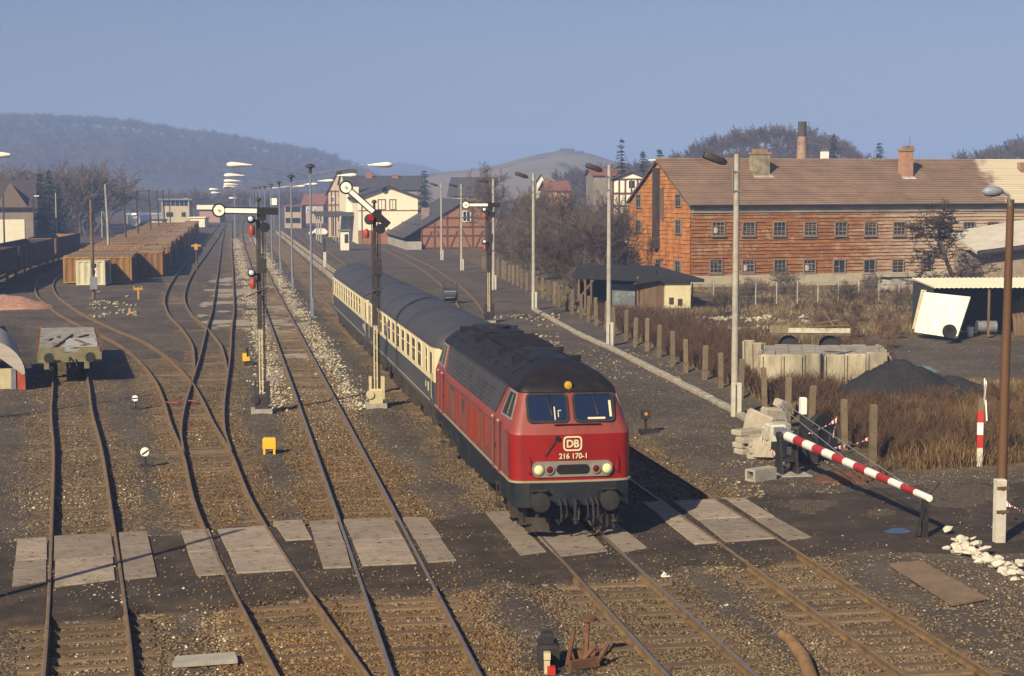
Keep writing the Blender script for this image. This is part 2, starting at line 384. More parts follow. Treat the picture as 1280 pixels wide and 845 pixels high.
# ------------------------------------------------------------------ loose ballast stones and grit (nobody could count them)
t = NT('ballast_stone'); rv = t.attr('rnd').outputs['Fac']
t.m.node_tree.nodes.remove(t.n['Principled BSDF']) if False else None
c = t.ramp(rv, [(0, (.024, .016, .011)), (.2, (.062, .041, .024)), (.45, (.135, .092, .050)), (.7, (.21, .155, .092)), (.86, (.16, .14, .115)), (.95, (.36, .31, .21)), (1, (.56, .52, .42))])
stone_m = t.out(c, .9, 0, .3)
t = NT('rusty_ballast_stone'); rv = t.attr('rnd').outputs['Fac']
rusty_stone_m = t.out(t.ramp(rv, [(0, (.028, .016, .009)), (.25, (.085, .047, .020)), (.5, (.17, .10, .040)), (.75, (.26, .165, .068)), (.92, (.31, .235, .14)), (1, (.52, .47, .37))]), .92, 0, .25)
def stones(name, x, y, size, shade, label, cat, zoff=0.0, m=None):
    n = len(x); z = ground_z(x, y)
    B = np.array([(1, 0, 0), (-1, 0, 0), (0, 1, 0), (0, -1, 0), (0, 0, 1), (0, 0, -.6)], float)
    T = np.array([(0, 2, 4), (2, 1, 4), (1, 3, 4), (3, 0, 4), (2, 0, 5), (1, 2, 5), (3, 1, 5), (0, 3, 5)])
    P = B[None]*(1+rng.uniform(-.45, .35, (n, 6, 1))) + rng.uniform(-.22, .22, (n, 6, 3))
    th = rng.uniform(0, 6.283, n); c_, s_ = np.cos(th), np.sin(th)
    X = (P[..., 0]*c_[:, None]-P[..., 1]*s_[:, None])*size[:, None]*rng.uniform(.8, 1.4, (n, 1)); Y = (P[..., 0]*s_[:, None]+P[..., 1]*c_[:, None])*size[:, None]
    Zz = P[..., 2]*size[:, None]*.75
    Vv = np.stack([X+x[:, None], Y+y[:, None], Zz+z[:, None]+zoff+size[:, None]*.2], 2).reshape(-1, 3)
    Tt = (T[None]+np.arange(n)[:, None, None]*6).reshape(-1, 3)
    return stuff(npmesh(name, Vv, Tt, m or stone_m, col=np.repeat(shade, 6)), label, cat)
def frustum_pts(n, y0, y1, pw=1.6):
    u = rng.uniform(0, 1, n); y = (y0**(1-pw) + u*(y1**(1-pw)-y0**(1-pw)))**(1/(1-pw))
    x = rng.uniform(-.125, .52, n)*y - .5 ; return x, y
x, y = frustum_pts(330000, 28, 75, 2.2)
_, d, rd, g = ground_z(x, y, True)
nz = fbm(x, y, 2.0, 51)
pr = sst(2.15, 1.35, d+(nz-.5)*1.5)*.95 + .05*sst(.45, .7, nz) - .85*sst(.52, .62, fbm(x, y, 5, 57))*(d > .3)*(np.abs(x-3.4) > 1.6)
pr = pr*(1-rd*.95)*(1-g*.9)*(1-.75*sst(-.2, -1.2, x)*sst(36.5, 35, y+(nz-.5)*4))
k = rng.uniform(0, 1, len(x)) < pr
x, y, d, nz = x[k], y[k], d[k], nz[k]
siding_d = np.abs(x-(-2.6-(y-32)*.095))
sh = np.clip(rng.beta(2.0, 2.4, len(x)) + (nz-.5)*.35 + .10*(siding_d < 2.8), 0, 1)
wh_p = sst(1.9, 1.1, np.abs(x-3.56))*sst(56, 64, y)
sh = np.where(rng.uniform(0, 1, len(x)) < wh_p*.25, .95, sh)
RP = np.array([(p.x, p.y) for kk in ('yard', 'left_main') for p in CL[kk] if 26 < p.y < 80])
dr = np.concatenate([np.sqrt(((xx[:, None]-RP[None, :, 0])**2+(yy[:, None]-RP[None, :, 1])**2).min(1)) for xx, yy in zip(np.array_split(x, 40), np.array_split(y, 40))])
ru = rng.uniform(0, 1, len(x)) < sst(2.0, 1.1, dr+(nz-.5)*1.2)*.85
stones('ballast', x[~ru], y[~ru], rng.uniform(.016, .042, (~ru).sum()), sh[~ru], 'brown and buff ballast stones lying along the outer tracks', 'ballast')
stones('rusty_ballast', x[ru], y[ru], rng.uniform(.016, .042, ru.sum()), sh[ru], 'rust-orange ballast stones between the rails of the two middle-left tracks', 'ballast', m=rusty_stone_m)
# grit and pale chips over the trodden earth between the tracks
x, y = frustum_pts(90000, 28, 95, 1.9)
_, d, rd, g = ground_z(x, y, True); nz = fbm(x, y, 1.2, 61)
k = rng.uniform(0, 1, len(x)) < (sst(.42, .66, nz)*.9+.10)*(1-.85*rd)*(1-g*.8)
x, y = x[k], y[k]
stones('grit', x, y, rng.uniform(.01, .03, len(x))*np.where(rng.uniform(0, 1, len(x)) > .985, 2.2, 1), np.clip(rng.beta(2, 2, len(x))+.1, 0, 1), 'loose grit and pale chips scattered over the dark earth', 'grit')
# whitish stones dumped beside the left running line
n = 14000
y = rng.uniform(66, 300, n); x = 3.6+rng.normal(0, 1, n)*.25+np.where(rng.uniform(0, 1, n) > .45, 1.55, -1.6)+rng.normal(0, .25, n)
k = fbm(x, y, 4, 91) > .40; x, y = x[k], y[k]
stones('pale_ballast', x, y, rng.uniform(.03, .09, len(x)), rng.uniform(.86, 1.0, len(x)), 'whitish stones heaped along both edges of the left running line', 'ballast')

# pale fragments lying about in patches
def patch(name, u0, u1, v0, v1, n, sz, sh0, sh1, label):
    P = [G(random.uniform(u0, u1), random.uniform(v0, v1), -.1) for _ in range(n)]; x = np.array([p.x for p in P]); y = np.array([p.y for p in P])
    nz = fbm(x, y, 2.2, 7+int(u0)); k = nz > .5; x, y = x[k], y[k]
    stones(name, x, y, rng.uniform(sz*.3, sz, len(x)), rng.uniform(sh0, sh1, len(x)), label, 'debris')
patch('debris', 112, 172, 364, 396, 350, .18, .85, .97, 'pale broken bits strewn before the ochre containers')
patch('debris', 605, 700, 392, 440, 700, .16, .7, .97, 'greyish scrap bits strewn on the dirt right of the coaches')
patch('debris', 1120, 1280, 700, 800, 500, .06, .25, .95, 'pale grit and clinker below the white rubble')
patch('debris', 900, 1050, 575, 625, 350, .08, .6, .97, 'small stones and splinters around the barrier foot')
patch('debris', 700, 860, 430, 480, 350, .10, .6, .95, 'stones and splinters along the inside of the kerb')
patch('debris', 870, 1010, 398, 420, 250, .30, .9, 1.0, 'whitish litter heap on the waste ground before the orange building')
# ------------------------------------------------------------------ rails and sleepers
t = NT('rail_steel'); v = t.pos(); n = t.noise(v, 3, 4)
rail_side = t.out(t.ramp(n, [(.3, (.085, .052, .024)), (.7, (.20, .128, .056))]), .85)
t = NT('rail_head'); v = t.pos(); n = t.noise(v, 2, 4)
rail_top = t.out(t.ramp(n, [(.3, (.20, .17, .15)), (.7, (.30, .26, .23))]), .38, .55)
t = NT('rusty_rail_head'); v = t.pos(); n = t.noise(v, 2, 4)
rail_top_rusty = t.out(t.ramp(n, [(.3, (.17, .11, .06)), (.7, (.28, .20, .12))]), .55, .3)
t = NT('sleeper_wood'); v = t.coord('Object', (.6, 6, 6)); n = t.noise(v, 5, 6, .7)
oi = t.new('ShaderNodeObjectInfo').outputs['Random']
c = t.ramp(n, [(.3, (.066, .044, .027)), (.7, (.18, .125, .072))]); c = t.mix(1.0, c, t.ramp(oi, [(0, .7), (.6, 1.05), (1, 1.35)]), 'MULTIPLY')
t.bump(n, .5, .02); sleeper_m = t.out(c, .92)
prof = [(-.065, -.15), (.065, -.15), (.065, -.135), (.012, -.11), (.012, -.045), (.034, -.035), (.034, -.004), (.024, 0), (-.024, 0), (-.034, -.004), (-.034, -.035), (-.012, -.045), (-.012, -.11), (-.065, -.135)]
def rail(pts, off, tr, rusty):
    mb = MB(); rings = []
    for i, p in enumerate(pts):
        d = (pts[min(i+1, len(pts)-1)]-pts[max(i-1, 0)]).normalized(); n = Vector((d.y, -d.x, 0))
        rings.append([p + n*(off+a) + Vector((0, 0, b)) for a, b in prof])
    mb.loft(rings, 0)
    N = len(prof); mb.m = [1 if (i < (len(rings)-1)*N and i % N in (6, 7, 8)) else 0 for i in range(len(mb.f))]
    return mb.build('rail', [rail_side, rail_top_rusty if rusty else rail_top], tr, 50)
sl = MB(); sl.bbox((0, 0, -.232), (2.5, .25, .15), .02)
for s in (-.7525, .7525):
    sl.bbox((s, 0, -.15), (.36, .16, .02), .005); sl.box((s-.1, 0, -.13), (.07, .06, .035)); sl.box((s+.1, 0, -.13), (.07, .06, .035))
sl_me = sl.build('sleeper', [sleeper_m]).data
bpy.data.objects.remove(bpy.data.objects['sleeper'])
def visible(p):
    d = p - Vector((0, 0, H)); Z = d.dot(_fw)
    if Z < 5: return False
    return abs(d.dot(_r2)/Z*F) < 665 and abs(d.dot(_up2)/Z*F) < 440
TRK = {'siding': ('rusty siding track at the far left, ending under the grey flat wagon', True), 'yard': ('rusty yard track curving away to the left past the container stack', True),
 'loop': ('straight rusty loop track branching right from the yard points', True), 'container': ('rusty track swinging left then running along the right side of the containers', True),
 'left_main': ('running track between both cream-footed signals, straight towards the lamp masts', False), 'right_main': ('running track carrying the red diesel locomotive', False),
 'goods_track': ('track in the shade right of the red locomotive', True), 'shed_track': ('half buried track curving towards the timber-framed goods shed', True), 'far_siding': ('curved track under the dark open wagons at the far left', True)}
for k, (lab, rusty) in TRK.items():
    pts = CL[k]; tr = E('railway_track', lab, 'railway track', (0, 0, 0))
    rail(pts, -.7525, tr, rusty); rail(pts, .7525, tr, rusty)
    s = .3; rest = MB(); cnt = 0; vis = 0
    sunk = -.07 if k in ('shed_track',) else 0
    while True:
        p, d = interp_line(k, s)
        if p is None: break
        s += .63
        rd = float(road_mask(np.array([p.x]), np.array([p.y]))[0])
        if rd > .35 or p.y > 330: continue
        if not visible(p) and p.y < 60: continue
        rz = math.atan2(d.y, d.x)-math.pi/2 + random.uniform(-.012, .012); zz = random.uniform(-.016, .016) + sunk
        zz -= (.05 if k == 'siding' else .022)*(p.y > 43.5)*(.6+.8*random.random())
        zz -= .03*(k in ('yard', 'loop', 'container', 'goods_track') and p.y > 70+random.uniform(0, 25))
        q = p + Vector((random.uniform(-.03, .03), 0, zz))
        if cnt < 100:
            o = bpy.data.objects.new('sleeper', sl_me); COL.objects.link(o); o.parent = tr; o.location = q; o.rotation_euler = (0, 0, rz); cnt += 1
        else: rest.bbox(q + Vector((0, 0, -.232)), (2.5, .25, .15), .02, rz)
    if rest.v: o = rest.build('sleepers', [sleeper_m], tr); o['kind'] = 'stuff'
# point blades and red-marked switch stock of the yard points
def near_line(a, b, n=12): return [Vector(a).lerp(Vector(b), i/n) for i in range(n+1)]

# ------------------------------------------------------------------ level crossing slabs
t = NT('crossing_slab'); v = t.pos(); n = t.noise(v, .8, 6, .65); n2 = t.noise(v, 14, 5, .7); str_ = t.noise(t.coord('Object', (.25, 4, 1)), 1.6, 6, .7)
oi = t.new('ShaderNodeObjectInfo').outputs['Random']
crk = t.noise(v, 3.5, 7, .75); c = t.ramp(n, [(.3, (.235, .19, .148)), (.7, (.345, .285, .225))]); c = t.mix(t.ramp(n2, [(.45, 0), (.8, .5)]), c, (.12, .10, .085))
c = t.mix(t.ramp(str_, [(.48, 0), (.7, .55)]), c, (.13, .105, .082)); c = t.mix(t.ramp(crk, [(.50, 0), (.66, .8)]), c, (.11, .088, .068)); c = t.mix(1.0, c, t.ramp(oi, [(0, .82), (1, 1.15)]), 'MULTIPLY'); t.bump(n2, .35, .015)
slab_m = t.out(c, .9)
SL = {
 'leftmost track': [((21, 673), (59, 671), (58, 697.5), (19, 700.5), 'upper, outside its left rail'), ((19, 701.2), (58, 698.2), (57, 726), (16, 732), 'lower, outside its left rail'),
   ((69, 669.6), (139, 666), (142, 694), (68.3, 699.5), 'upper, between its rails'), ((68.3, 700.3), (142, 694.8), (145, 723.6), (67.5, 733), 'lower, between its rails'),
   ((148, 665), (184, 663), (197, 719), (157, 723.6), 'long, outside its right rail')],
 'second track from the left': [((226.7, 663), (260, 660.5), (271, 687.2), (235, 689.6), 'upper, outside its left rail'), ((235.3, 690.4), (271.4, 688), (280, 717), (246, 719), 'lower, outside its left rail'),
   ((271, 661), (332, 657), (349, 683), (284, 687), 'upper, between its rails'), ((284.4, 687.8), (349.5, 683.8), (368, 712), (297, 716), 'lower, between its rails'), ((342, 651), (378, 649), (390.6, 673), (357.5, 675), 'single, outside its right rail')],
 'third track from the left': [((386.6, 651), (421, 649), (430, 675.5), (395, 678), 'upper, outside its left rail'), ((395.3, 678.8), (430.3, 676.3), (439, 707.6), (404.6, 709), 'lower, outside its left rail'),
   ((429, 648.5), (491.5, 646.6), (505, 672), (441, 675), 'upper, between its rails'), ((441.4, 675.8), (505.4, 672.8), (521, 703), (454, 706.6), 'lower, between its rails'),
   ((503, 646), (534, 646), (550.5, 670.5), (518, 672.5), 'upper, outside its right rail'), ((518.4, 673.3), (551, 671.3), (570, 699.4), (536, 702), 'lower, outside its right rail')],
 'locomotive track': [((607, 640), (634, 638.7), (683, 688.6), (650.6, 693), 'long, outside its left rail'), ((643, 640), (706, 634), (760, 688), (696.5, 695), 'long, between its rails'), ((718, 634), (745, 633), (809, 684), (777, 690), 'long, outside its right rail')],
 'rightmost track': [((803, 627), (829, 626), (857, 647.6), (829, 649), 'upper, outside its left rail'), ((829.6, 649.8), (857.6, 648.4), (897, 677), (868, 679), 'lower, outside its left rail'),
   ((842, 626), (891, 623), (926, 646), (872, 648.6), 'upper, between its rails'), ((872.6, 649.4), (926.6, 646.8), (971, 672), (907, 676), 'lower, between its rails'),
   ((907, 622.6), (930, 622), (967.5, 645), (943, 647), 'upper, outside its right rail'), ((943.5, 647.8), (968, 645.8), (1014, 671), (985, 674), 'lower, outside its right rail')]}
for tk, L in SL.items():
    for a, b, c_, d_, w in L:
        q = [G(*p, -.012 + random.uniform(-.006, .004)) for p in (d_, c_, b, a)]
        cen = sum(q, Vector())/4; mb = MB(); q = [p-cen+Vector((random.uniform(-.02, .02), random.uniform(-.025, .025), 0)) for p in q]
        inn = [p + (Vector((-p.x, -p.y, 0))).normalized()*.02 for p in q]
        low = [p - Vector((0, 0, .015)) for p in q]; bot = [p - Vector((0, 0, .14)) for p in q]
        mb.loft([bot, low, inn], 0)
        e1 = (q[1]-q[0]); e2 = (q[3]-q[0])
        for fx in (.25, .75): mb.box(q[0]+e1*.5+e2*(.12 if fx < .5 else .88)+Vector((0, 0, .001)), (.10, .05, .006), 0, 1)
        o = mb.build('crossing_slab', [slab_m, dark_steel], loc=cen)
        tag(o, f'concrete crossing slab on the {tk}, {w}', 'concrete slab', 'concrete slabs of the level crossing')
# ------------------------------------------------------------------ diesel locomotive (front towards the camera, local y = backwards)
def pmat(name, a, b, rough=.4, sc_=1.5, grime=(.06, .04, .035), amt=.35, spec=.5):
    t = NT(name); v = t.coord('Object'); n = t.noise(v, sc_, 5); c = t.ramp(n, [(.35, a), (.65, b)])
    d = t.noise(t.coord('Object', (1, 1, .18)), 4.5, 6, .7); c = t.mix(t.ramp(d, [(.64-.2*amt, 0), (.82, .8)]), c, grime)
    return t.out(c, rough, 0, spec)
loco_front = pmat('crimson_paint', (.20, .0045, .0045), (.26, .012, .010), .36, .8, (.085, .030, .024), amt=.55)
loco_upper = pmat('faded_red_paint', (.19, .033, .025), (.235, .048, .037), .5, grime=(.09, .035, .028), amt=.4)
loco_side = pmat('dusty_red_paint', (.16, .044, .034), (.21, .066, .052), .6, amt=.55)
loco_panel = pmat('orange_red_paint', (.27, .034, .012), (.22, .036, .014), .5, amt=.3)
loco_roof = pmat('sooty_roof', (.008, .0075, .010), (.018, .016, .018), .55, 1.2, (.05, .044, .040), .45, spec=.25)
loco_band = pmat('dark_louvre_band', (.030, .030, .036), (.055, .052, .055), .55, amt=.35, grime=(.09, .065, .055))
loco_frame = pmat('grey_frame', (.014, .017, .024), (.026, .029, .036), .6, amt=.45, grime=(.05, .037, .026), spec=.12)
trim_cream = mat('cream_trim', (.30, .265, .19), .5, .12, 3, (.2, .15, .1), .3)
lamp_grey = mat('lamp_panel_grey', (.20, .185, .16), .5, .12, 4)
bogie_m = mat('bogie_grime', (.035, .028, .022), .85, .45, 3, (.09, .065, .04), .4)
glass_blue = NT('windscreen_glass'); glass_blue = glass_blue.out((.010, .018, .050), .05, 0, .8)
white_mark = mat('cream_lettering', (.62, .54, .36), .5, .05, 3)
red_glass = NT('red_lens').out((.11, .006, .006), .12, 0, .8)
t = NT('lit_headlamp'); t.b.inputs['Emission Color'].default_value = (1, .92, .55, 1); t.b.inputs['Emission Strength'].default_value = .12
headlamp_m = t.out((.62, .56, .26), .15)
amber_m = NT('amber_lens').out((.62, .33, .03), .2, .2, .7)

def text_mesh(s, size, name, m, parent, loc, rot, depth=.006, align='CENTER', bold=0.0):
    cu = bpy.data.curves.new('lettering', 'FONT'); cu.body = s; cu.size = size; cu.align_x = align; cu.align_y = 'CENTER'; cu.extrude = depth; cu.offset = bold
    tmp = bpy.data.objects.new('tmp', cu); COL.objects.link(tmp)
    dg = bpy.context.evaluated_depsgraph_get(); dg.update()
    me = bpy.data.meshes.new_from_object(tmp.evaluated_get(dg)); bpy.data.objects.remove(tmp)
    me.materials.clear(); me.materials.append(m)
    o = bpy.data.objects.new(name, me); COL.objects.link(o); o.parent = parent; o.location = loc; o.rotation_euler = rot
    return o

LL = 15.1                      # body length
def plan(w, f, r, n=6, bulge=.07):
    """plan ring: front at y=f (slightly bowed), back mirrored"""
    out = []
    def corner(cx, cy, a0):
        return [(cx + r*math.cos(a0+math.pi/2*k/n), cy + r*math.sin(a0+math.pi/2*k/n)) for k in range(n+1)]
    out += corner(-w+r, f+r, math.pi); out += [(-w*.4, f-bulge*.8), (0, f-bulge), (w*.4, f-bulge*.8)]
    out += corner(w-r, f+r, math.pi*1.5); out += corner(w-r, LL-f-r, 0); out += [(w*.4, LL-f+bulge*.8), (0, LL-f+bulge), (-w*.4, LL-f+bulge*.8)]; out += corner(-w+r, LL-f-r, math.pi/2)
    return out
def ring(w, f, r, z): return [Vector((x, y, z)) for x, y in plan(w, f, r)]
loco = E('diesel_locomotive', 'red diesel locomotive with black roof and two lit headlamps at the level crossing', 'locomotive', (X4-.05, 39.85, 0)); loco.scale = (.958, 1, 1)
Z1 = [(1.53, 0, .30, 1.40), (1.53, 0, .30, 2.52)]
Z2 = [(1.53, 0, .30, 2.52), (1.525, .03, .30, 2.58), (1.49, .10, .30, 2.70), (1.46, .14, .29, 2.77), (1.24, .52, .28, 3.50)]
mb = MB(); mb.loft([ring(*a) for a in Z1]); body = mb.build('body', [loco_front], loco, 35)
# side skins: dusty faded red from behind the cab corner to the other cab
for s in (-1, 1):
    mb = MB(); mb.box((s*1.533, LL/2, 1.98), (.022, LL-2.1, 1.10)); mb.build('side_panel', [loco_side], body)
mb = MB(); mb.loft([ring(*a) for a in Z2]); upper = mb.build('cab_upper', [loco_upper], loco, 35)
for s in (-1, 1):
    mb = MB(); q = [Vector((s*1.475, 2.75, 2.72)), Vector((s*1.475, LL-2.75, 2.72)), Vector((s*1.255, LL-2.1, 3.46)), Vector((s*1.255, 2.1, 3.46))]
    up = Vector((s*.96, 0, .28)); mb.slab([p+up*.03 for p in q], .05, up=up)
    n = 9
    for i in range(n):
        for k in range(6):
            a, b = (i+.12)/n, (i+.9)/n; z0 = (k+.4)/6.6
            A = q[0].lerp(q[1], a).lerp(q[3].lerp(q[2], a), z0); B = q[0].lerp(q[1], b).lerp(q[3].lerp(q[2], b), z0)
            if k < 5 and 0 < i < n-1: mb.box((A+B)/2+up*.035, ((.03), (B-A).length, .05), 0, 0, 0, s*.5)
    mb.build('louvre_band', [loco_band], upper, 30)
    mb = MB(); mb.tube([(s*1.27, 2.0, 3.50), (s*1.27, LL-2.0, 3.50)], .025, 5); mb.build('rain_gutter', [loco_band], upper)
# roof
mb = MB(); mb.loft([ring(1.27, .47, .28, 3.49), ring(1.27, .49, .28, 3.55), ring(1.16, .62, .3, 3.68), ring(.98, .92, .3, 3.86), ring(.72, 1.35, .3, 4.02), ring(.42, 1.8, .25, 4.11), ring(.15, 2.1, .1, 4.14)])
roof = mb.build('roof', [loco_roof], loco, 40)
mb = MB()
mb.box((0, 7.3, 4.12), (1.3, 3.4, .10)); mb.box((0, 11.2, 4.12), (1.2, 2.6, .10)); mb.box((.1, 4.6, 4.11), (1.0, .9, .08))
for i in range(7): mb.box((0, 5.85+i*.48, 4.175), (1.25, .07, .03))
mb.lathe([(.42, 0), (.42, .09), (.36, .1)], 16, c=(-.05, 11.2, 4.15))
for yy in (3.3, 5.6, 9.4, 10, 13): mb.box((0, yy, 4.0), (1.9, .05, .18))
mb.build('roof_hatches', [loco_roof], roof, 30)
for i in range(9):
    y = 2.4+i*1.35; w = 1.12
    mb = MB(); mb.tube([(w, y, 3.76), (.72, y, 4.02), (.42, y, 4.115), (-.42, y, 4.115), (-.72, y, 4.02), (-w, y, 3.76)], .018, 4); mb.build('roof_seam', [loco_roof], roof)
mb = MB()
for x in (-.62, .62): mb.tube([(x, 2.2, 4.07), (x, 12.9, 4.07)], .022, 5)
mb.build('roof_rail', [loco_roof], roof)
seam_m = mat('dark_seam', (.035, .018, .016), .8, .2)
for s in (-1, 1):
    mb = MB()
    for y in (1.58, 2.52, 4.95, 7.75, 8.65, 9.95, 11.3, 12.62, 13.5): mb.box((s*1.546, y, 1.97), (.008, .014, 1.08))
    mb.box((s*1.546, LL/2, 1.50), (.008, LL-3, .012)); mb.box((s*1.546, LL/2, 2.50), (.008, LL-3, .012)); mb.build('seam_lines', [seam_m], body)
# raked windscreens
def on_rake(x, z, off=0.0):
    k = (z-2.77)/(3.50-2.77); y = .14+(.52-.14)*k - .07*(1-(x/1.4)**2*.7); n = Vector((0, -.887, .461)); return Vector((x, y, z)) + n*off
def round_rect(x0, x1, z0, z1, r, n=5, skew=0):
    out = []
    for cx, cz, a0 in ((x1-r, z1-r, 0), (x0+r, z1-r, 1), (x0+r, z0+r, 2), (x1-r, z0+r, 3)):
        for k in range(n+1):
            t = math.pi/2*(a0+k/n); out.append((cx+r*math.cos(t), cz+r*math.sin(t)))
    return out
def panel(mb, pts, f, o0, o1, mi=0):
    """extrude a 2-D outline laid on surface f(x,z,offset) between two offsets"""
    a = [f(x, z, o0) for x, z in pts]; b = [f(x, z, o1) for x, z in pts]; n = len(pts)
    mb.add(a+b, [tuple(range(n, 2*n)), tuple(range(n-1, -1, -1))]+[(i, (i+1) % n, (i+1) % n+n, i+n) for i in range(n)], mi)
def frame(mb, po, pi_, f, o0, o1, mi=0):
    n = len(po); A = [f(x, z, o0) for x, z in po]; B = [f(x, z, o1) for x, z in po]; Cc = [f(x, z, o1) for x, z in pi_]; D = [f(x, z, o0) for x, z in pi_]
    mb.add(A+B+Cc+D, [(i+n*k, (i+1) % n+n*k, (i+1) % n+n*(k+1), i+n*(k+1)) for k in range(3) for i in range(n)], mi)
for x0, x1 in ((-1.06, -.09), (.12, 1.09)):
    mb = MB(); frame(mb, round_rect(x0-.05, x1+.05, 2.78, 3.46, .13), round_rect(x0+.01, x1-.01, 2.83, 3.41, .1), on_rake, -.01, .03); w = mb.build('windscreen', [rubber], upper, 30)
    mb = MB(); panel(mb, round_rect(x0, x1, 2.82, 3.42, .1), on_rake, -.02, .012); mb.build('pane', [glass_blue], w)
    mb = MB(); c = (x0+x1)/2; mb.tube([on_rake(c+.02, 3.47, .05), on_rake(c+.05, 3.12, .045), on_rake(c+.1, 2.95, .04)], .012, 5); mb.box(on_rake(c+.1, 3.08, .03), (.02, .02, .34), 0, 0, -.48); mb.build('wiper', [black_paint], w)
    mb = MB()
    if x0 < 0: mb.box(on_rake(c+.17, 3.0, .016), (.03, .004, .34), 0, 0, -.48); mb.box(on_rake(c+.26, 2.98, .016), (.02, .004, .16), 0, 0, -.48); mb.box(on_rake(c+.30, 3.06, .016), (.08, .004, .02), 0, 0, -.48)
    else: mb.box(on_rake(c+.05, 2.87, .016), (.45, .004, .05), 0, 0, -.48); mb.box(on_rake(x1-.06, 3.08, .016), (.06, .004, .42), 0, 0, -.48)
    mb.build('cab_papers', [white_mark], w)
mb = MB(); mb.tube([on_rake(-.45, 2.73, .05), on_rake(.75, 2.73, .05)], .016, 5); mb.build('handrail', [black_paint], upper)
mb = MB(); mb.lathe([(.13, 0), (.13, .12), (.11, .13), (.06, .10)], 14, c=(.0, .58, 3.64), axis=Matrix.Rotation(R(90), 4, 'X')); o = mb.build('top_lamp', [loco_roof], roof, 40)
mb = MB(); mb.lathe([(.105, 0), (.09, .03), (.05, .045)], 14, c=(.0, .455, 3.64), axis=Matrix.Rotation(R(90), 4, 'X')); mb.build('lens', [amber_m], o, 40)
# side cab windows
for s in (-1, 1):
    for yb in (0, 1):
        yy = lambda y: y if yb == 0 else LL-y
        def fs(x, z, off, s=s, yb=yb):
            k = (z-2.77)/.73; return Vector((s*(1.46-.22*k+off), x if yb == 0 else LL-x, z))
        po = [(.50, 2.82), (2.02, 2.79), (1.62, 3.46), (.68, 3.47)]; pi_ = [(.57, 2.87), (1.88, 2.84), (1.56, 3.41), (.73, 3.42)]
        mb = MB(); frame(mb, po, pi_, fs, -.01, .022); a = pi_[0]; b = pi_[3]
        mb.slab([fs(1.18, 2.88, .02), fs(1.22, 2.88, .02), fs(1.13, 3.38, .02), fs(1.09, 3.38, .02)], .02, up=Vector((s, 0, .2)).normalized()); w = mb.build('cab_window', [lamp_grey], upper)
        mb = MB(); panel(mb, pi_, fs, -.02, .006); mb.build('pane', [glass_dark], w)
# front face: lamps, emblem, number
FY = -.075
def onface(x, z, off): return Vector((x, FY + .07*(x/1.4)**2*.55 - off, z))
mb = MB(); panel(mb, round_rect(-1.03, 1.03, 1.50, 1.88, .17), onface, -.03, .035); lp = mb.build('lamp_panel', [lamp_grey], loco, 30)
AX = Matrix.Rotation(R(90), 4, 'X')
for x in (-.87, .87):
    mb = MB(); mb.lathe([(.145, 0), (.145, .03), (.125, .035)], 16, c=onface(x, 1.69, .03), axis=AX); h = mb.build('headlight', [lamp_grey], lp, 40)
    mb = MB(); mb.lathe([(.125, 0), (.10, .03), (.05, .045)], 16, c=onface(x, 1.69, .05), axis=AX); mb.build('lens', [headlamp_m], h, 40)
for x in (-.59, .59):
    mb = MB(); mb.lathe([(.125, 0), (.125, .03), (.105, .035)], 16, c=onface(x, 1.69, .03), axis=AX); h = mb.build('tail_lamp', [lamp_grey], lp, 40)
    mb = MB(); mb.lathe([(.105, 0), (.08, .02)], 16, c=onface(x, 1.69, .05), axis=AX); mb.build('lens', [red_glass], h, 40)
mb = MB(); panel(mb, round_rect(-.42, .42, 1.58, 1.80, .1), onface, .03, .045); g = mb.build('grille', [black_paint], lp, 30)
mb = MB()
for k in range(5): mb.box(onface(0, 1.61+k*.04, .05), (.72, .012, .012))
mb.build('grille_bars', [dark_steel], g)
mb = MB(); frame(mb, round_rect(-.24, .24, 2.12, 2.48, .1), round_rect(-.20, .20, 2.16, 2.44, .07), onface, 0, .02); em = mb.build('emblem', [white_mark], loco, 30)
text_mesh('DB', .25, 'lettering', white_mark, em, onface(0, 2.29, .012), (R(90), 0, 0), bold=.008)
text_mesh('216 170-1', .18, 'number', white_mark, loco, onface(.02, 1.995, .012), (R(90), 0, 0), bold=.004)
mb = MB(); mb.tube([(-.72, FY-.03, 2.05), (-.72, FY-.05, 2.07), (-.46, FY-.05, 2.40), (-.46, FY-.02, 2.41)], .014, 6); mb.cyl((-.38, FY, 2.44), (-.38, FY-.05, 2.44), .06, n=10); mb.build('socket_and_rail', [loco_roof], loco)
for x in (-1.12, 1.12):
    mb = MB(); mb.tube([(x, FY+.03, 1.62), (x, FY-.05, 1.64), (x, FY-.05, 1.98), (x, FY+.03, 2.0)], .014, 6); mb.build('handrail', [loco_front], loco)
# cream line, frame skirt, buffer beam
mb = MB()
for z0, z1 in ((1.37, 1.415),): mb.loft([ring(1.57, -.05, .32, z0), ring(1.57, -.05, .32, z1)])
mb.build('trim_line', [trim_cream], loco, 35)
mb = MB()
for s in (-1, 1):
    for y0, y1, z0 in ((.25, 1.55, .86), (1.55, 2.9, 1.02), (2.9, 4.0, .84), (4.0, 6.9, .70), (6.9, 9.8, .62), (9.8, 11.2, .86), (11.2, 14.8, .95)):
        mb.box((s*1.49, (y0+y1)/2, (z0+1.38)/2), (.08, y1-y0-.03, 1.38-z0))
mb.box((0, LL/2, 1.12), (2.7, LL-1, .5)); mb.build('frame', [loco_frame], loco)
mb = MB()
mb.loft([[Vector((x, y, z)) for x, y in ((-1.5, .3), (-1.45, .02), (-1.1, -.10), (1.1, -.10), (1.45, .02), (1.5, .3))] for z in (.78, 1.37)])
mb.box((0, -.11, .98), (1.3, .04, .35)); mb.build('buffer_beam', [loco_frame], loco)
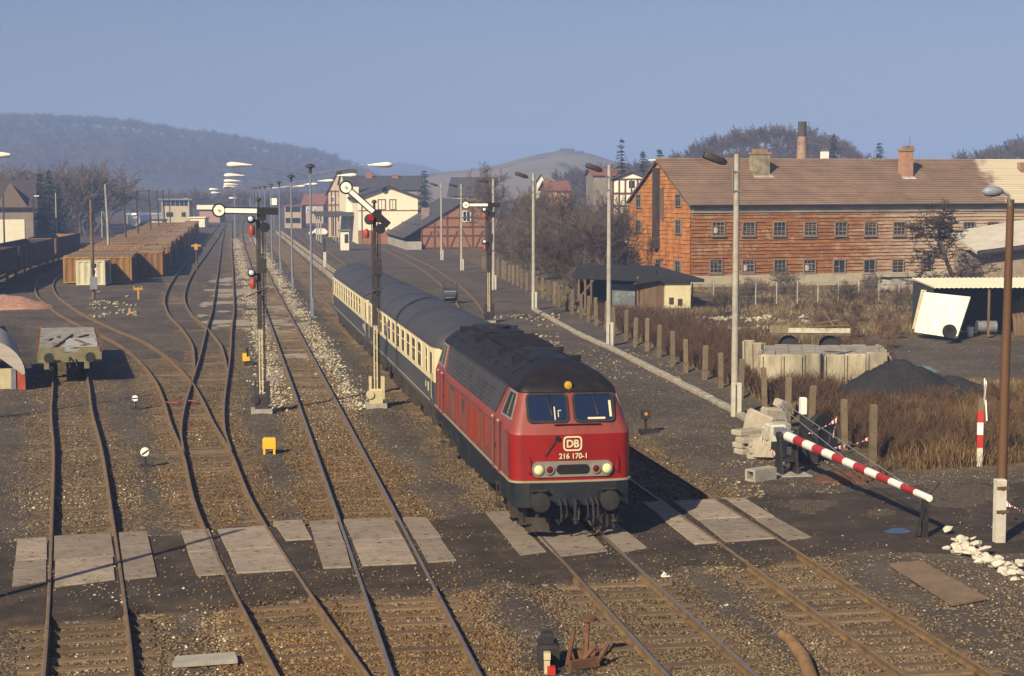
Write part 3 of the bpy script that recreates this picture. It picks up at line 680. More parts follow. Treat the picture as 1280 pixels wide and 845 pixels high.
for x in (-.88, .88):
    mb = MB(); mb.cyl((x, -.1, .98), (x, -.42, .98), .11, n=14); mb.cyl((x, -.06, .98), (x, -.14, .98), .2, n=14); mb.lathe([(.23, 0), (.25, .03), (.23, .06), (.1, .075)], 22, c=(x, -.42, .96), axis=AX); mb.box((x, -.2, 1.22), (.4, .24, .04)); mb.build('buffer', [dark_steel], loco, 40)
mb = MB(); mb.box((0, -.2, .95), (.09, .35, .14)); mb.tube([(0, -.3, .98), (0, -.42, .9), (0, -.40, .62), (.02, -.36, .42)], [.05, .05, .045, .06], 7); mb.tube([(.08, -.3, .9), (.10, -.40, .66), (.06, -.38, .45)], .035, 6); mb.cyl((-.07, -.4, .52), (.1, -.4, .52), .035); mb.build('coupling_hook', [dark_steel], loco, 40)
for x, l in ((-.36, .42), (-.22, .30), (.32, .34), (.46, .46), (.58, .36)):
    mb = MB(); mb.tube([(x, -.14, .98), (x+.02, -.30, .86), (x+.03, -.30, .86-l*.7), (x-.02, -.22, .86-l*1.15), (x-.06, -.14, .86-l*.9)], .026, 6); mb.cyl((x+.03, -.31, .86-l*.75), (x+.03, -.28, .86-l*.95), .04, n=7); mb.build('brake_hose', [rubber if x != .46 else signal_dark], loco, 40)
for s in (-1, 1):
    mb = MB(); mb.box((s*.86, .15, .32), (.62, .05, .34), s*.35); mb.box((s*.86, .2, .60), (.08, .08, .4)); mb.box((s*1.25, .35, .55), (.06, .3, .5)); mb.box((s*1.2, .25, .35), (.3, .25, .04)); mb.build('rail_guard', [bogie_m], loco)
for yc in (3.55, 11.55):
    bg_ = MB()
    for s in (-1, 1):
        bg_.box((s*1.13, yc, .62), (.12, 3.9, .22)); bg_.box((s*1.15, yc, .82), (.2, 1.2, .3))
        for dy in (-1.4, 1.4):
            bg_.box((s*1.19, yc+dy, .52), (.22, .42, .38))
            for e in (-.38, .38): bg_.cyl((s*1.2, yc+dy+e, .55), (s*1.2, yc+dy+e, .92), .09, n=8)
        bg_.box((s*1.2, yc+2.3, .7), (.25, .3, .5)); bg_.box((s*1.2, yc-2.25, .6), (.25, .25, .6))
    bg_ = bg_.build('bogie', [bogie_m], loco, 40)
    for dy in (-1.4, 1.4):
        for s in (-1, 1):
            mb = MB(); mb.lathe([(.5, 0), (.5, .1), (.46, .135), (.2, .135), (.12, .17)], 24, c=(s*.72, yc+dy, .5), axis=Matrix.Rotation(R(90)*s, 4, 'Y')); mb.build('wheel', [dark_steel], bg_, 40)
# side panels (doors, filters) and handrails
for s in (-1, 1):
    X = s*1.545
    for y0, y1, z0, z1, m in ((.42, 1.5, 1.43, 2.5, loco_side),):
        mb = MB(); mb.box((X, (y0+y1)/2, (z0+z1)/2), (.01, y1-y0, z1-z0)); mb.build('side_plate', [m], body)
    for yb in (0, 1):
        Y = (lambda y: y) if yb == 0 else (lambda y: LL-y)
        mb = MB(); mb.box((X-s*.012, Y(2.05), 2.0), (.03, .74, 1.2)); d = mb.build('cab_door', [loco_side], body)
        mb = MB(); mb.box((X+s*.012, Y(2.35), 1.95), (.03, .05, .12)); mb.build('handle', [black_paint], d)
        for yy in (1.6, 2.48):
            mb = MB(); mb.tube([(X, Y(yy), 1.34), (X+s*.06, Y(yy), 1.38), (X+s*.06, Y(yy), 2.66), (X, Y(yy), 2.70)], .022, 6); mb.build('handrail', [loco_upper], body)
            mb = MB(); mb.lathe([(.035, -.03), (.045, 0), (.035, .03)], 8, c=(X+s*.06, Y(yy), 2.68)); mb.build('rail_cap', [trim_cream], body, 60)
        mb = MB()
        for k in range(3): mb.box((s*1.5, Y(2.05), .45+.3*k), (.16, .5, .03))
        for e in (-.26, .26): mb.box((s*1.53, Y(2.05+e), .75), (.03, .03, .75))
        mb.build('steps', [bogie_m], loco)
    for y0, y1, z0, z1 in ((3.9, 4.45, 1.62, 2.48), (5.3, 6.35, 1.5, 2.45), (6.5, 7.5, 1.5, 2.45), (8.9, 9.6, 1.5, 2.45), (11.8, 12.5, 1.62, 2.4)):
        mb = MB(); panel(mb, round_rect(y0, y1, z0, z1, .08), lambda y, z, o, s=s, X=X: Vector((X+s*o, y, z)), -.01, .018); mb.build('access_panel', [loco_panel], body, 30)
    mb = MB(); mb.box((X, 8.3, 2.2), (.012, .3, .34)); mb.box((X, 10.7, 2.42), (.012, .9, .1)); mb.build('plate', [trim_cream if False else loco_band], body)

# ------------------------------------------------------------------ passenger coaches
coach_blue = pmat('coach_blue_grey', (.040, .048, .062), (.060, .066, .080), .45, amt=.45, grime=(.10, .085, .065))
coach_cream = pmat('coach_ivory', (.66, .58, .36), (.74, .66, .43), .4, amt=.2, grime=(.42, .34, .2))
coach_roof = pmat('coach_roof_grey', (.036, .038, .048), (.055, .054, .062), .6, .5, (.035, .033, .036), .5)
CL_ = 26.1
def coach_ring(y, s=1):
    side = [(-1.30, .98), (-1.41, 1.2), (-1.413, 2.0), (-1.413, 3.12)]
    arc = [(-1.40+.0, 3.24), (-1.30, 3.46), (-1.08, 3.68), (-.75, 3.86), (-.35, 3.97), (0, 4.0)]
    half = side + arc; return half
def make_coach():
    r = E('passenger_coach', 'ivory and blue-grey coach with dark roof coupled directly behind the red locomotive', 'railway coach', group='coaches of the passenger train')
    prof_low = [(-1.28, .98), (-1.40, 1.12), (-1.412, 1.25), (-1.412, 2.02), (1.412, 2.02), (1.412, 1.25), (1.40, 1.12), (1.28, .98)]
    mb = MB(); mb.loft([[Vector((x, y, z)) for x, z in prof_low] for y in (0, CL_)]); body = mb.build('body', [coach_blue], r)
    prof_hi = [(-1.413, 2.021), (-1.413, 3.14), (1.413, 3.14), (1.413, 2.021)]
    mb = MB(); mb.loft([[Vector((x, y, z)) for x, z in prof_hi] for y in (.0, CL_)]); band = mb.build('window_band', [coach_cream], r)
    pr = [(-1.425, 3.13), (-1.42, 3.2), (-1.36, 3.36), (-1.2, 3.56), (-.95, 3.73), (-.6, 3.88), (-.25, 3.95), (0, 3.96), (.25, 3.95), (.6, 3.88), (.95, 3.73), (1.2, 3.56), (1.36, 3.36), (1.42, 3.2), (1.425, 3.13)]
    mb = MB()
    def rr(y, k): return [Vector((x*(k*.35+.65), y, 3.13+(z-3.13)*k)) for x, z in pr]
    mb.loft([rr(-.05, .55), rr(.12, .80), rr(.5, .96), rr(1.0, 1.0), rr(CL_-1.0, 1), rr(CL_-.5, .96), rr(CL_-.12, .80), rr(CL_+.05, .55)])
    rf = mb.build('roof', [coach_roof], r, 50)
    mb = MB()
    for y in (8.7, 17.4): mb.loft([[Vector((x*1.003, yy, 3.13+(z-3.13)*1.008)) for x, z in pr] for yy in (y-.03, y+.03)])
    mb.build('roof_seam', [loco_roof], rf)
    ys = [.55] + [1.75+1.86*i for i in range(13)] ; ys = ys[:14]
    for s in (-1, 1):
        for i, y in enumerate(ys):
            w_ = .62 if i == 0 else (1.20 if i not in (1, 13) else .62)
            X = s*1.418; y0 = y if i == 0 else y+.1
            if i == 0: continue
            f = lambda a, z, o, s=s, X=X: Vector((X+s*o, a, z))
            mb = MB(); frame(mb, round_rect(y0, y0+w_, 2.14, 3.03, .09, 3), round_rect(y0+.04, y0+w_-.04, 2.18, 2.99, .06, 3), f, -.02, .012)
            mb.box((X+s*.004, y0+w_/2, 2.66), (.014, w_-.06, .035)); w = mb.build('window', [coach_cream], band)
            mb = MB(); panel(mb, round_rect(y0+.035, y0+w_-.035, 2.175, 2.995, .06, 3), f, -.03, .003); mb.build('pane', [glass_dark], w)
        for y in (.45, CL_-1.25):
            X = s*1.416; mb = MB(); mb.box((X, y+.4, 1.62), (.014, .82, .8), mi=0); mb.box((X, y+.4, 2.55), (.016, .82, .98), mi=1)
            d = mb.build('door', [coach_blue, coach_cream], r)
            mb = MB(); mb.box((X+s*.006, y+.4, 2.58), (.014, .5, .76)); mb.build('pane', [glass_dark], d)
            mb = MB(); mb.tube([(X+s*.02, y-.06, 1.45), (X+s*.06, y-.06, 1.5), (X+s*.06, y-.06, 2.3), (X+s*.02, y-.06, 2.34)], .018, 5); mb.build('handrail', [trim_cream], d)
        mb = MB(); mb.box((s*1.417, CL_/2, 1.30), (.012, CL_-2.6, .05)); mb.build('line', [trim_cream], body)
        mb = MB(); mb.box((s*1.417, 1.75, 1.72), (.012, .26, .30)); mb.box((s*1.417, 2.45, 1.74), (.012, .12, .2)); mb.build('notice_plate', [white_mark], body)
    for y, s in ((-.02, -1), (CL_+.02, 1)):
        mb = MB(); mb.box((0, y+s*.12, 2.25), (1.0, .3, 2.1)); mb.build('gangway', [rubber], r)
        for x in (-.88, .88): mb = MB(); mb.cyl((x, y, 1.02), (x, y+s*.35, 1.02), .1, n=10); mb.lathe([(.24, 0), (.24, .05)], 14, c=(x, y+s*.38, 1.02), axis=AX); mb.build('buffer', [dark_steel], r, 40)
    mb = MB(); mb.box((0, CL_/2, .82), (2.4, CL_-1, .3))
    for y, l in ((8.5, 2.2), (11.6, 1.6), (14.6, 2.4), (17.4, 1.0)): mb.box((-.85, y, .6), (.75, l, .5)); mb.box((.85, y+.4, .6), (.75, l*.8, .5))
    mb.build('underframe', [bogie_m], r)
    for yc in (3.6, CL_-3.6):
        b = MB()
        for s in (-1, 1):
            b.box((s*1.05, yc, .52), (.12, 3.3, .18)); b.box((s*1.08, yc, .6), (.2, .8, .34))
            for dy in (-1.25, 1.25): b.box((s*1.1, yc+dy, .48), (.2, .36, .34))
        b = b.build('bogie', [bogie_m], r)
        for dy in (-1.25, 1.25):
            for s in (-1, 1): mb = MB(); mb.lathe([(.47, 0), (.47, .1), (.43, .13), (.15, .16)], 20, c=(s*.72, yc+dy, .47), axis=Matrix.Rotation(R(90)*s, 4, 'Y')); mb.build('wheel', [dark_steel], b, 40)
    return r
coach = make_coach(); coach.location = (X4-.03, 55.55, 0); coach.rotation_euler = (R(-.22), 0, 0)
c2 = dup(coach, (X4-.05, 81.95, -.10), 0, 'rearmost coach of the train, ivory and blue-grey, seen beyond the tall cream-footed signal'); c2.rotation_euler = (R(-.3), 0, 0)

# ------------------------------------------------------------------ wagons at the left
grey_wood = mat('grey_bleached_planks', (.26, .255, .235), .9, .25, 3, (.13, .12, .10), .5, 2, .4, 18, stretch=(1, .3, 1))
olive = mat('olive_drab_paint', (.17, .15, .085), .7, .25, 3, (.07, .06, .04), .4)
wag_dark = mat('dark_wagon_brown', (.042, .032, .028), .8, .35, 2, (.08, .05, .035), .4)
wag_brown = mat('ochre_brown_boards', (.30, .15, .055), .8, .25, 2.5, (.14, .07, .035), .4)
p0, d0 = interp_line('siding', 52.7)
fw = E('flat_wagon', 'grey empty flat wagon with bleached plank deck standing on the leftmost track', 'wagon', (p0.x, p0.y, 0), math.atan2(d0.y, d0.x)-math.pi/2)
mb = MB(); mb.box((0, 7, 1.02), (2.7, 13.8, .22)); mb.build('frame', [olive], fw)
mb = MB()
for i in range(46): mb.box((random.uniform(-.01, .01), .45+i*.3, 1.165+random.uniform(-.008, .008)), (2.64, .28, .05))
mb.build('deck', [grey_wood], fw)
mb = MB(); mb.box((.55, 5.5, 1.21), (1.4, 3.2, .03), .02); mb.box((.5, 2.3, 1.21), (1.5, 2.4, .03)); mb.build('deck_plate', [mat('pale_grey_sheet', (.36, .37, .37), .7, .2, 3, (.2, .19, .17), .4)], fw)
mb = MB(); mb.box((-.75, .05, 1.27), (1.1, .08, .3)); mb.box((.85, .05, 1.27), (.9, .08, .3)); mb.box((0, -.02, .98), (2.75, .1, .42)); mb.build('end_board', [olive], fw)
mb = MB()
for k in range(9): mb.box((random.uniform(-1, 1), random.uniform(.5, 12), 1.23), (random.uniform(.1, .3), random.uniform(.4, 1.6), .06), random.uniform(-.6, .6))
mb.tube([(-.9, .5, 1.24), (-.3, 5, 1.24), (.2, 9, 1.24)], .05, 6); o = mb.build('scrap_timber', [wood_old], fw); o['kind'] = 'stuff'
for x in (-1.0, .72): mb = MB(); mb.box((x, -.10, .85), (.22, .12, .75)); mb.build('step', [olive], fw)
for x in (-.88, .88): mb = MB(); mb.cyl((x, 0, 1.0), (x, -.45, 1.0), .09, n=10); mb.lathe([(.22, 0), (.22, .05)], 16, c=(x, -.45, 1.0), axis=AX); mb.build('buffer', [dark_steel], fw, 40)
mb = MB(); mb.tube([(0, -.1, .98), (0, -.35, .9), (0, -.33, .55)], .045, 6); mb.tube([(.25, -.1, .9), (.3, -.3, .6), (.24, -.2, .4)], .03, 5); mb.build('coupling_hook', [dark_steel], fw)
for s in (-1, 1):
    for k in range(7): mb = MB(); mb.box((s*1.40, 1.2+k*1.9, 1.25), (.08, .1, .5)); mb.build('stanchion', [rust], fw)
for y in (2.5, 11.5):
    for s in (-1, 1): mb = MB(); mb.lathe([(.47, 0), (.47, .1), (.4, .13), (.12, .18)], 18, c=(s*.72, y, .47), axis=Matrix.Rotation(R(90)*s, 4, 'Y')); mb.box((s*1.0, y, .6), (.12, 1.1, .25)); mb.build('wheel', [dark_steel], fw, 40)

A_ = Vector((-9.0, 73.5, 0)); B_ = Vector((-15.0, 112, 0)); dv = (B_-A_).normalized()
for i, lab in enumerate(('rusty stake wagon beside the left edge of the grey flat wagon', 'second rusty stake wagon, farther back behind the curved pale roof')):
    st = E('stake_wagon', lab, 'wagon', A_+dv*(i*17.5+1.5)+Vector((-1.5, 0, 0)), math.atan2(dv.y, dv.x)-math.pi/2, 'rusty stake wagons at the left')
    mb = MB(); mb.box((0, 8, .95), (2.5, 16, .26)); mb.build('frame', [rust], st)
    for s in (-1, 1):
        for k in range(16):
            mb = MB(); mb.box((s*1.28, .5+k*1.0, 1.25+random.uniform(-.1, .1)), (.10, .13, .85), 0, 0, random.uniform(-.06, .06)); mb.build('stake', [rust], st)
    for k in range(3): mb = MB(); mb.tube([(-1+.9*k, .3, 1.15), (-1+.85*k, 15.6, 1.18)], .1, 7); mb.build('scrap_bar', [rust], st)
    for y in (3, 13):
        for s in (-1, 1): mb = MB(); mb.cyl((s*.72, y, .47), (s*.85, y, .47), .47, n=16); mb.build('wheel', [dark_steel], st)
# covered body with curved roof at the left edge
cr = GP(30, 487); hood = E('covered_wagon_body', 'pale barrel-roofed wagon body with red corner post, cut by the left photo edge', 'wagon body', (cr.x, cr.y, 0), .14)
mb = MB(); pr = [(-1.9*math.cos(a)-1.55, .55+1.55*math.sin(a)) for a in [math.pi*k/16 for k in range(8, 17)]]
pr2 = [(x-(-1.9*math.cos(math.pi)-1.55)+.06, z) for x, z in pr]
prf = [(x, z) for x, z in pr2] + [(pr2[-1][0]-.08, .50), (pr2[0][0], 1.95)]
mb.loft([[Vector((x, y, z)) for x, z in prf] for y in (-.15, 9)]); mb.build('roof', [mat('pale_ribbed_roof', (.40, .37, .33), .8, .18, 2, (.22, .2, .17), .4, stretch=(.2, 3, 1))], hood, 50)
mb = MB(); mb.box((-1.6, .05, .25), (2.5, .1, 1.05)); mb.box((-.08, 4.5, .25), (.08, 8.8, 1.0)); mb.build('wall', [cream_paint], hood)
mb = MB(); mb.box((-.1, -.02, .25), (.32, .2, 1.05)); mb.build('corner_post', [mat('rust_red_paint', (.38, .07, .025), .6, .2, 3)], hood)
mb = MB(); mb.box((-.42, -.01, .25), (.2, .14, 1.04)); mb.build('grey_post', [galv], hood)
# dark open wagons and flats in the distance
def long_wagon(name, lab, a, b, h, z0, w, mt, endm=None, group=None, ribs=8):
    a = Vector(a); b = Vector(b); d = b-a; L = d.length; e = E(name, lab, 'wagon', (a.x, a.y, 0), math.atan2(d.y, d.x)-math.pi/2, group)
    mb = MB(); mb.box((0, L/2, z0+.1), (w, L, .2))
    for s in (-1, 1): mb.box((s*w/2, L/2, z0+h/2), (.08, L, h))
    mb.build('body', [mt], e)
    mb = MB()
    for s in (-1, 1):
        for k in range(ribs+1): mb.box((s*(w/2+.05), L*k/ribs, z0+h/2), (.08, .1, h+.02))
        mb.box((s*(w/2+.05), L/2, z0+h+.03), (.12, L+.05, .06))
    mb.build('rib', [mt], e)
    for y in (.06, L-.06): mb = MB(); mb.box((0, y, z0+h/2), (w-.1, .1, h-.02)); mb.build('end_wall', [endm or mt], e)
    for y in (2, L-2):
        for s in (-1, 1): mb = MB(); mb.cyl((s*.72, y, .47), (s*.84, y, .47), .47, n=14); mb.build('wheel', [dark_steel], e)
    return e
for i, (a, b, em) in enumerate(((RZ(-45, 300, 138), RZ(1, 300, 157), None), (RZ(3, 300, 158), RZ(50, 300, 182), None), (RZ(53, 300, 184), RZ(84, 300, 203), wag_brown))):
    long_wagon('open_wagon', ['dark open wagon at the left photo edge, nearest of its row', 'dark open wagon standing in the middle of the far left row', 'dark open wagon with ochre end wall, last of the far left row'][i], Vector((a.x, a.y, 0)), Vector((b.x, b.y, 0)), 2.1, 1.0, 2.8, wag_dark, em, 'dark open wagons at the far left')
for i, (k0, k1) in enumerate(((37, 50), (51.5, 65), (66.5, 80))):
    a, _ = interp_line('far_siding', k0); b, _ = interp_line('far_siding', k1)
    long_wagon('low_sided_wagon', ['dark low-sided wagon nearest the camera on the curved far siding', 'dark low-sided wagon loaded with pale debris, in front of the ochre container', 'farthest dark low-sided wagon, left of the container rows'][i], a, b, .55, 1.15, 2.7, wag_dark, None, 'low-sided wagons on the far siding', 6)
# ------------------------------------------------------------------ semaphore signals
lens_glass = NT('signal_lens').out((.62, .65, .68), .1, 0, .8)
red_can = mat('red_lamp_case', (.30, .045, .022), .5, .2, 5, (.2, .04, .02), .3)
def semaphore(label, loc, h, ang, base_kind, low_lamp=True, rz=0.0):
    """mast at the origin; the arm points to -x with its disc at the outer end"""
    s = E('semaphore_signal', label, 'signal', loc, rz, 'semaphore signals')
    mb = MB()
    for e in (-.055, .055): mb.box((e, 0, 1.6), (.045, .14, 3.2))
    for k in range(5): mb.box((0, 0, .5+k*.6), (.12, .05, .05))
    mb.build('lower_mast', [cream_paint], s)
    mb = MB(); mb.box((0, 0, 3.2+(h-3.2)/2-.1), (.155, .15, h-3.4), taper=.8); mb.cyl((0, 0, h-.35), (0, 0, h+.05), .05, n=8); mb.lathe([(.05, 0), (.11, .03), (.09, .1), (.03, .14)], 10, c=(0, 0, h+.02)); mb.build('mast', [signal_dark], s)
    mb = MB(); mb.bbox((0, 0, .35), (.5, .42, .7), .05); mb.cyl((-.25, -.18, .5), (-.25, -.28, .5), .16, n=14); mb.box((.26, -.1, .75), (.14, .2, .9)); mb.box((-.22, 0, .85), (.10, .2, .7)); mb.build('base_box', [signal_dark if base_kind else cream_paint], s)
    mb = MB(); mb.box((0, 0, .04), (.8, .8, .2)); mb.build('foundation', [concrete], s)
    az = h-.35
    T = Matrix.Translation((0, -.16, az)) @ Matrix.Rotation(ang, 4, 'Y')
    mb = MB(); mb.M = T; mb.box((-.62, 0, 0), (1.5, .03, .27)); mb.lathe([(.27, 0), (.27, .03)], 24, c=(-1.48, .015, 0), axis=AX); mb.box((.42, 0, 0), (.62, .035, .28))
    arm = mb.build('arm', [black_paint], s, 40)
    mb = MB(); mb.M = T; mb.box((-.66, -.025, 0), (1.18, .03, .17)); mb.lathe([(.205, 0), (.205, .03)], 24, c=(-1.48, -.01, 0), axis=AX); mb.build('arm_face', [white_enamel], arm, 40)
    mb = MB(); mb.M = T; mb.lathe([(.06, 0), (.06, .02), (.03, .02)], 12, c=(-1.48, -.045, 0), axis=AX); mb.build('disc_mark', [cream_paint], arm)
    # spectacle and lamps
    sp = MB(); sp.box((.15, -.12, az-.12), (.25, .06, .5)); sp.cyl((.22, -.1, az-.62), (.22, -.16, az-.62), .2, n=14); sp.build('spectacle', [black_paint], s)
    def lampset(z):
        l = MB(); l.lathe([(.13, 0), (.16, .05), (.16, .24), (.10, .30)], 14, c=(-.30, -.05, z), axis=AX); l.box((-.2, -.1, z-.05), (.3, .08, .08)); l = l.build('lamp', [signal_dark], s, 40)
        m2 = MB(); m2.lathe([(.10, 0), (.09, .04), (.04, .07)], 14, c=(-.31, -.36, z+.02), axis=AX); m2.build('lens', [lens_glass if True else red_glass], l, 40)
        m2 = MB(); m2.lathe([(.09, 0), (.115, .05), (.115, .30), (.05, .40)], 12, c=(-.27, -.15, z-.60)); m2.build('lamp_case', [red_can], l, 40)
    if ang > .2:
        l = MB(); l.lathe([(.14, 0), (.21, .06), (.21, .12), (.17, .16)], 16, c=(-.20, -.1, az-.25), axis=AX); l.box((-.1, -.1, az-.3), (.3, .08, .08)); l = l.build('lamp', [signal_dark], s, 40)
        m2 = MB(); m2.lathe([(.13, 0), (.11, .03)], 16, c=(-.15, -.27, az-.2), axis=AX); m2.build('lens', [mat('red_glass_pane', (.30, .010, .008), .25, .05)], l, 40)
        m2 = MB(); m2.lathe([(.09, 0), (.115, .05), (.115, .28), (.05, .36)], 12, c=(-.33, -.1, az-.98)); m2.build('lamp_case', [red_can], l, 40)
    else: lampset(az-.32)
    if low_lamp: lampset(az-2.35)
    mb = MB(); mb.cyl((.17, .05, .6), (.17, .05, h-.6), .02, n=6); mb.cyl((.23, .05, h*.45), (.23, .05, h-1.2), .018, n=6); mb.box((.1, .05, h*.55), (.3, .04, .04)); mb.box((.1, .05, h*.75), (.3, .04, .04)); mb.build('pull_rod', [signal_dark], s)
    mb = MB(); mb.tube([(-.5, -.1, az-3.25), (-.1, -.12, az-3.08), (.35, -.1, az-2.9)], .03, 5); mb.build('crank', [signal_dark], s)
    mb = MB(); mb.box((.12, -.02, az-2.1), (.3, .22, .55)); mb.build('wire_box', [signal_dark], s)
    mb = MB()
    for e in (-.11, .11): mb.box((.02+e, .14, h/2), (.03, .03, h-1.5))
    for k in range(int((h-1.6)/.32)): mb.box((.02, .14, .9+k*.32), (.22, .02, .02))
    mb.build('ladder', [signal_dark], s)
    return s
semaphore('semaphore signal with level arm and dark base, leftmost, left of the lamp masts', GP(327, 515), 8.05, 0.02, 1, True, .0)
semaphore('semaphore signal with raised arm and red light, cream foot beside the train', GP(470, 508), 7.95, R(42), 0, False, .0)
semaphore('semaphore signal with level arm rising behind the coaches, right of the train', GP(611, 403), 7.85, 0.0, 1, True, .0)

# ------------------------------------------------------------------ twin-arm platform lamp masts
mast_blue = mat('blue_grey_mast_paint', (.16, .18, .23), .5, .15, 3, (.1, .1, .11), .3)
lamp_white = mat('white_lamp_shell', (.78, .76, .66), .3, .05, 2)
tl = E('twin_arm_lamp', 'nearest of the tall twin-arm lamp masts on the platform', 'street lamp', GP(390, 395), 0, 'twin-arm lamp masts on the platform')
mb = MB(); mb.tube([(0, 0, 0), (0, 0, 4), (0, 0, 9.6)], [.10, .085, .06], 10); mb.box((0, 0, .6), (.2, .22, 1.2)); mb.build('mast', [mast_blue], tl, 40)
mb = MB(); mb.lathe([(.10, 0), (.10, .35), (.34, .42), (.30, .52), (.15, .62), (.03, .64)], 14, c=(0, 0, 9.5)); mb.build('cap', [signal_dark], tl, 40)
for s in (-1, 1):
    mb = MB(); mb.tube([(0, 0, 9.3), (s*.15, 0, 9.43), (s*3.9, -.1, 10.04)], [.05, .04, .03], 7); mb.build('arm', [mast_blue], tl)
    mb = MB(); pts = [(s*(3.8+a), -.1, 10.04+a*.02) for a in (0, .3, .7, 1.1, 1.4, 1.6, 1.68)]; mb.tube(pts, [.04, .09, .16, .22, .22, .15, .03], 14); o = mb.build('lamp_head', [lamp_white], tl, 60)
    o.data.transform(Matrix.Translation((0, 0, 10.05)) @ Matrix.Diagonal((1, 1.3, .85, 1)) @ Matrix.Translation((0, 0, -10.05)))
for i in range(1, 9):
    y = 113.2+30*i
    dup(tl, (5.62, y, gz(5.62, y)), 0, f'tall twin-arm lamp mast, {ordn(i)} back in the platform row', scale=(1, 1, (9.64, 9.3, 9.05, 8.9, 8.8, 8.72, 8.68, 8.62)[i-1]/10.05))
# ------------------------------------------------------------------ single lamps with dark box heads (right of the tracks)
cl = E('concrete_lamp_post', 'concrete lamp post with dark box head, nearest of its row, behind the barrier blocks', 'street lamp', GP(918, 520), 0, 'concrete lamp posts with dark box heads')
mb = MB(); mb.tube([(0, 0, 0), (0, 0, 5), (0, 0, 9.75)], [.14, .12, .10], 10); mb.build('pole', [concrete], cl, 40)
mb = MB(); mb.bbox((-.10, -.17, .62), (.13, .14, 1.3), .02); mb.bbox((.12, -.17, .62), (.15, .14, 1.3), .02); mb.build('foot', [concrete_pale], cl)
mb = MB(); mb.tube([(-.1, 0, 8.35), (-.16, -.05, 8.5), (-.17, -.05, 9.2), (-.35, -.05, 9.42), (-.42, -.05, 9.44)], .03, 7); mb.box((0, 0, 8.4), (.26, .26, .06)); mb.box((0, 0, 9.1), (.24, .24, .06)); mb.build('bracket', [galv], cl)
mb = MB(); mb.M = Matrix.Translation((-.84, -.05, 9.58)) @ Matrix.Rotation(R(20), 4, 'Y'); rr = round_rect(-.14, .14, -.14, .14, .06, 3)
mb.loft([[Vector((x, a*k, b*k)) for a, b in rr] for x, k in ((-.45, .8), (-.40, 1), (.3, .95), (.44, .6))]); hd = mb.build('lamp_head', [signal_dark], cl, 40)
mb = MB(); mb.M = Matrix.Translation((-.84, -.05, 9.58)) @ Matrix.Rotation(R(20), 4, 'Y'); mb.lathe([(.11, 0), (.11, .03)], 12, c=(-.45, 0, 0), axis=Matrix.Rotation(R(-90), 4, 'Y')); mb.build('lens', [glass_dark], hd)
for i, (u, v) in enumerate(((761, 432), (667, 387), (617, 362), (577, 338), (552, 325))):
    dup(cl, GP(u, v), random.uniform(-.03, .03), f'concrete lamp post with dark box head, {ordn(i+1)} of the row along the fence', scale=(1, 1, (1.0, .98, .95, .92, .93)[i]))
# wooden pole on a concrete stub at the right
wp = E('wooden_lamp_pole', 'brown wooden lamp pole bolted to a pale concrete stub at the right', 'street lamp', GP(1248, 676))
brown_pole = mat('tarred_brown_pole', (.11, .055, .025), .7, .35, 2, (.05, .028, .016), .5, 1.2, .3, 18, stretch=(1, 1, .12))
mb = MB(); mb.tube([(.08, .06, .35), (.10, .06, 4), (.14, .06, 8.15)], [.12, .11, .085], 12); mb.build('pole', [brown_pole], wp, 40)
mb = MB(); mb.bbox((-.05, -.13, .72), (.24, .2, 1.6), .02); mb.build('stub', [concrete_pale], wp)
mb = MB()
for z in (.75, 1.32): mb.box((-.02, -.24, z), (.30, .03, .07)); mb.cyl((-.05, -.22, z), (-.05, -.28, z), .04, n=8)
mb.build('bolt', [rust], wp)
mb = MB(); mb.tube([(.1, 0, 8.0), (.04, -.02, 8.25), (-.14, -.02, 8.33)], .03, 7); mb.build('bracket', [galv], wp)
mb = MB(); mb.tube([(-.1+a, -.02, 8.33+.01) for a in (0, -.08, -.25, -.42, -.52)], [.04, .10, .13, .11, .02], 12); mb.build('lamp_head', [mat('blue_grey_lamp_shell', (.20, .23, .30), .4, .1)], wp, 60)
# near pole left of the view, its shadow lies across the slabs
lp2 = E('roadside_pole', 'roadside pole beyond the left photo edge whose shadow crosses the slabs', 'pole', (-8.4, 31.9, 0))
mb = MB(); mb.tube([(0, 0, -.1), (0, 0, 8.6)], [.13, .09], 10); mb.build('pole', [brown_pole], lp2)
# ------------------------------------------------------------------ container-yard lamp masts
def RZg(u, Z): p = RZ(u, 300, Z); return Vector((p.x, p.y, gz(p.x, p.y)))
ym = E('yard_lamp_mast', 'pale tall yard lamp mast nearest the ochre containers', 'street lamp', RZg(136, 190), 0, 'lamp masts among the containers')
mb = MB(); mb.tube([(0, 0, 0), (-.1, 0, 5), (-.28, 0, 9.0)], [.16, .13, .10], 9); mb.build('mast', [concrete], ym, 40)
mb = MB(); mb.lathe([(.08, 0), (.08, .3), (.34, .4), (.30, .5), (.1, .6)], 12, c=(-.28, 0, 8.95)); mb.build('lamp_head', [signal_dark], ym, 40)
for i, (u, Z, sc_) in enumerate(((158, 215, .92), (173.5, 240, .85), (189, 262, .87), (199, 290, .85), (206.5, 325, .86), (213.5, 360, .87))):
    o = dup(ym, RZg(u, Z), 0, f'slender dark yard lamp mast, {ordn(i+1)} in the row behind the first containers', scale=sc_)
    for ch in o.children:
        if ch.name.startswith('mast'): ch.data = ch.data.copy() if i == 0 else prevmesh; ch.data.materials[0] = signal_dark; prevmesh = ch.data
tp = E('telegraph_pole', 'old wooden telegraph pole with a grey box, right of the curving yard track', 'pole', GP(117, 374))
mb = MB(); mb.tube([(0, 0, -.1), (-.03, 0, 4), (-.05, 0, 7.7)], [.15, .13, .10], 9); mb.build('pole', [wood_old], tp, 40)
mb = MB(); mb.bbox((.05, -.2, 1.25), (.55, .35, .95), .05); mb.build('box', [galv], tp)
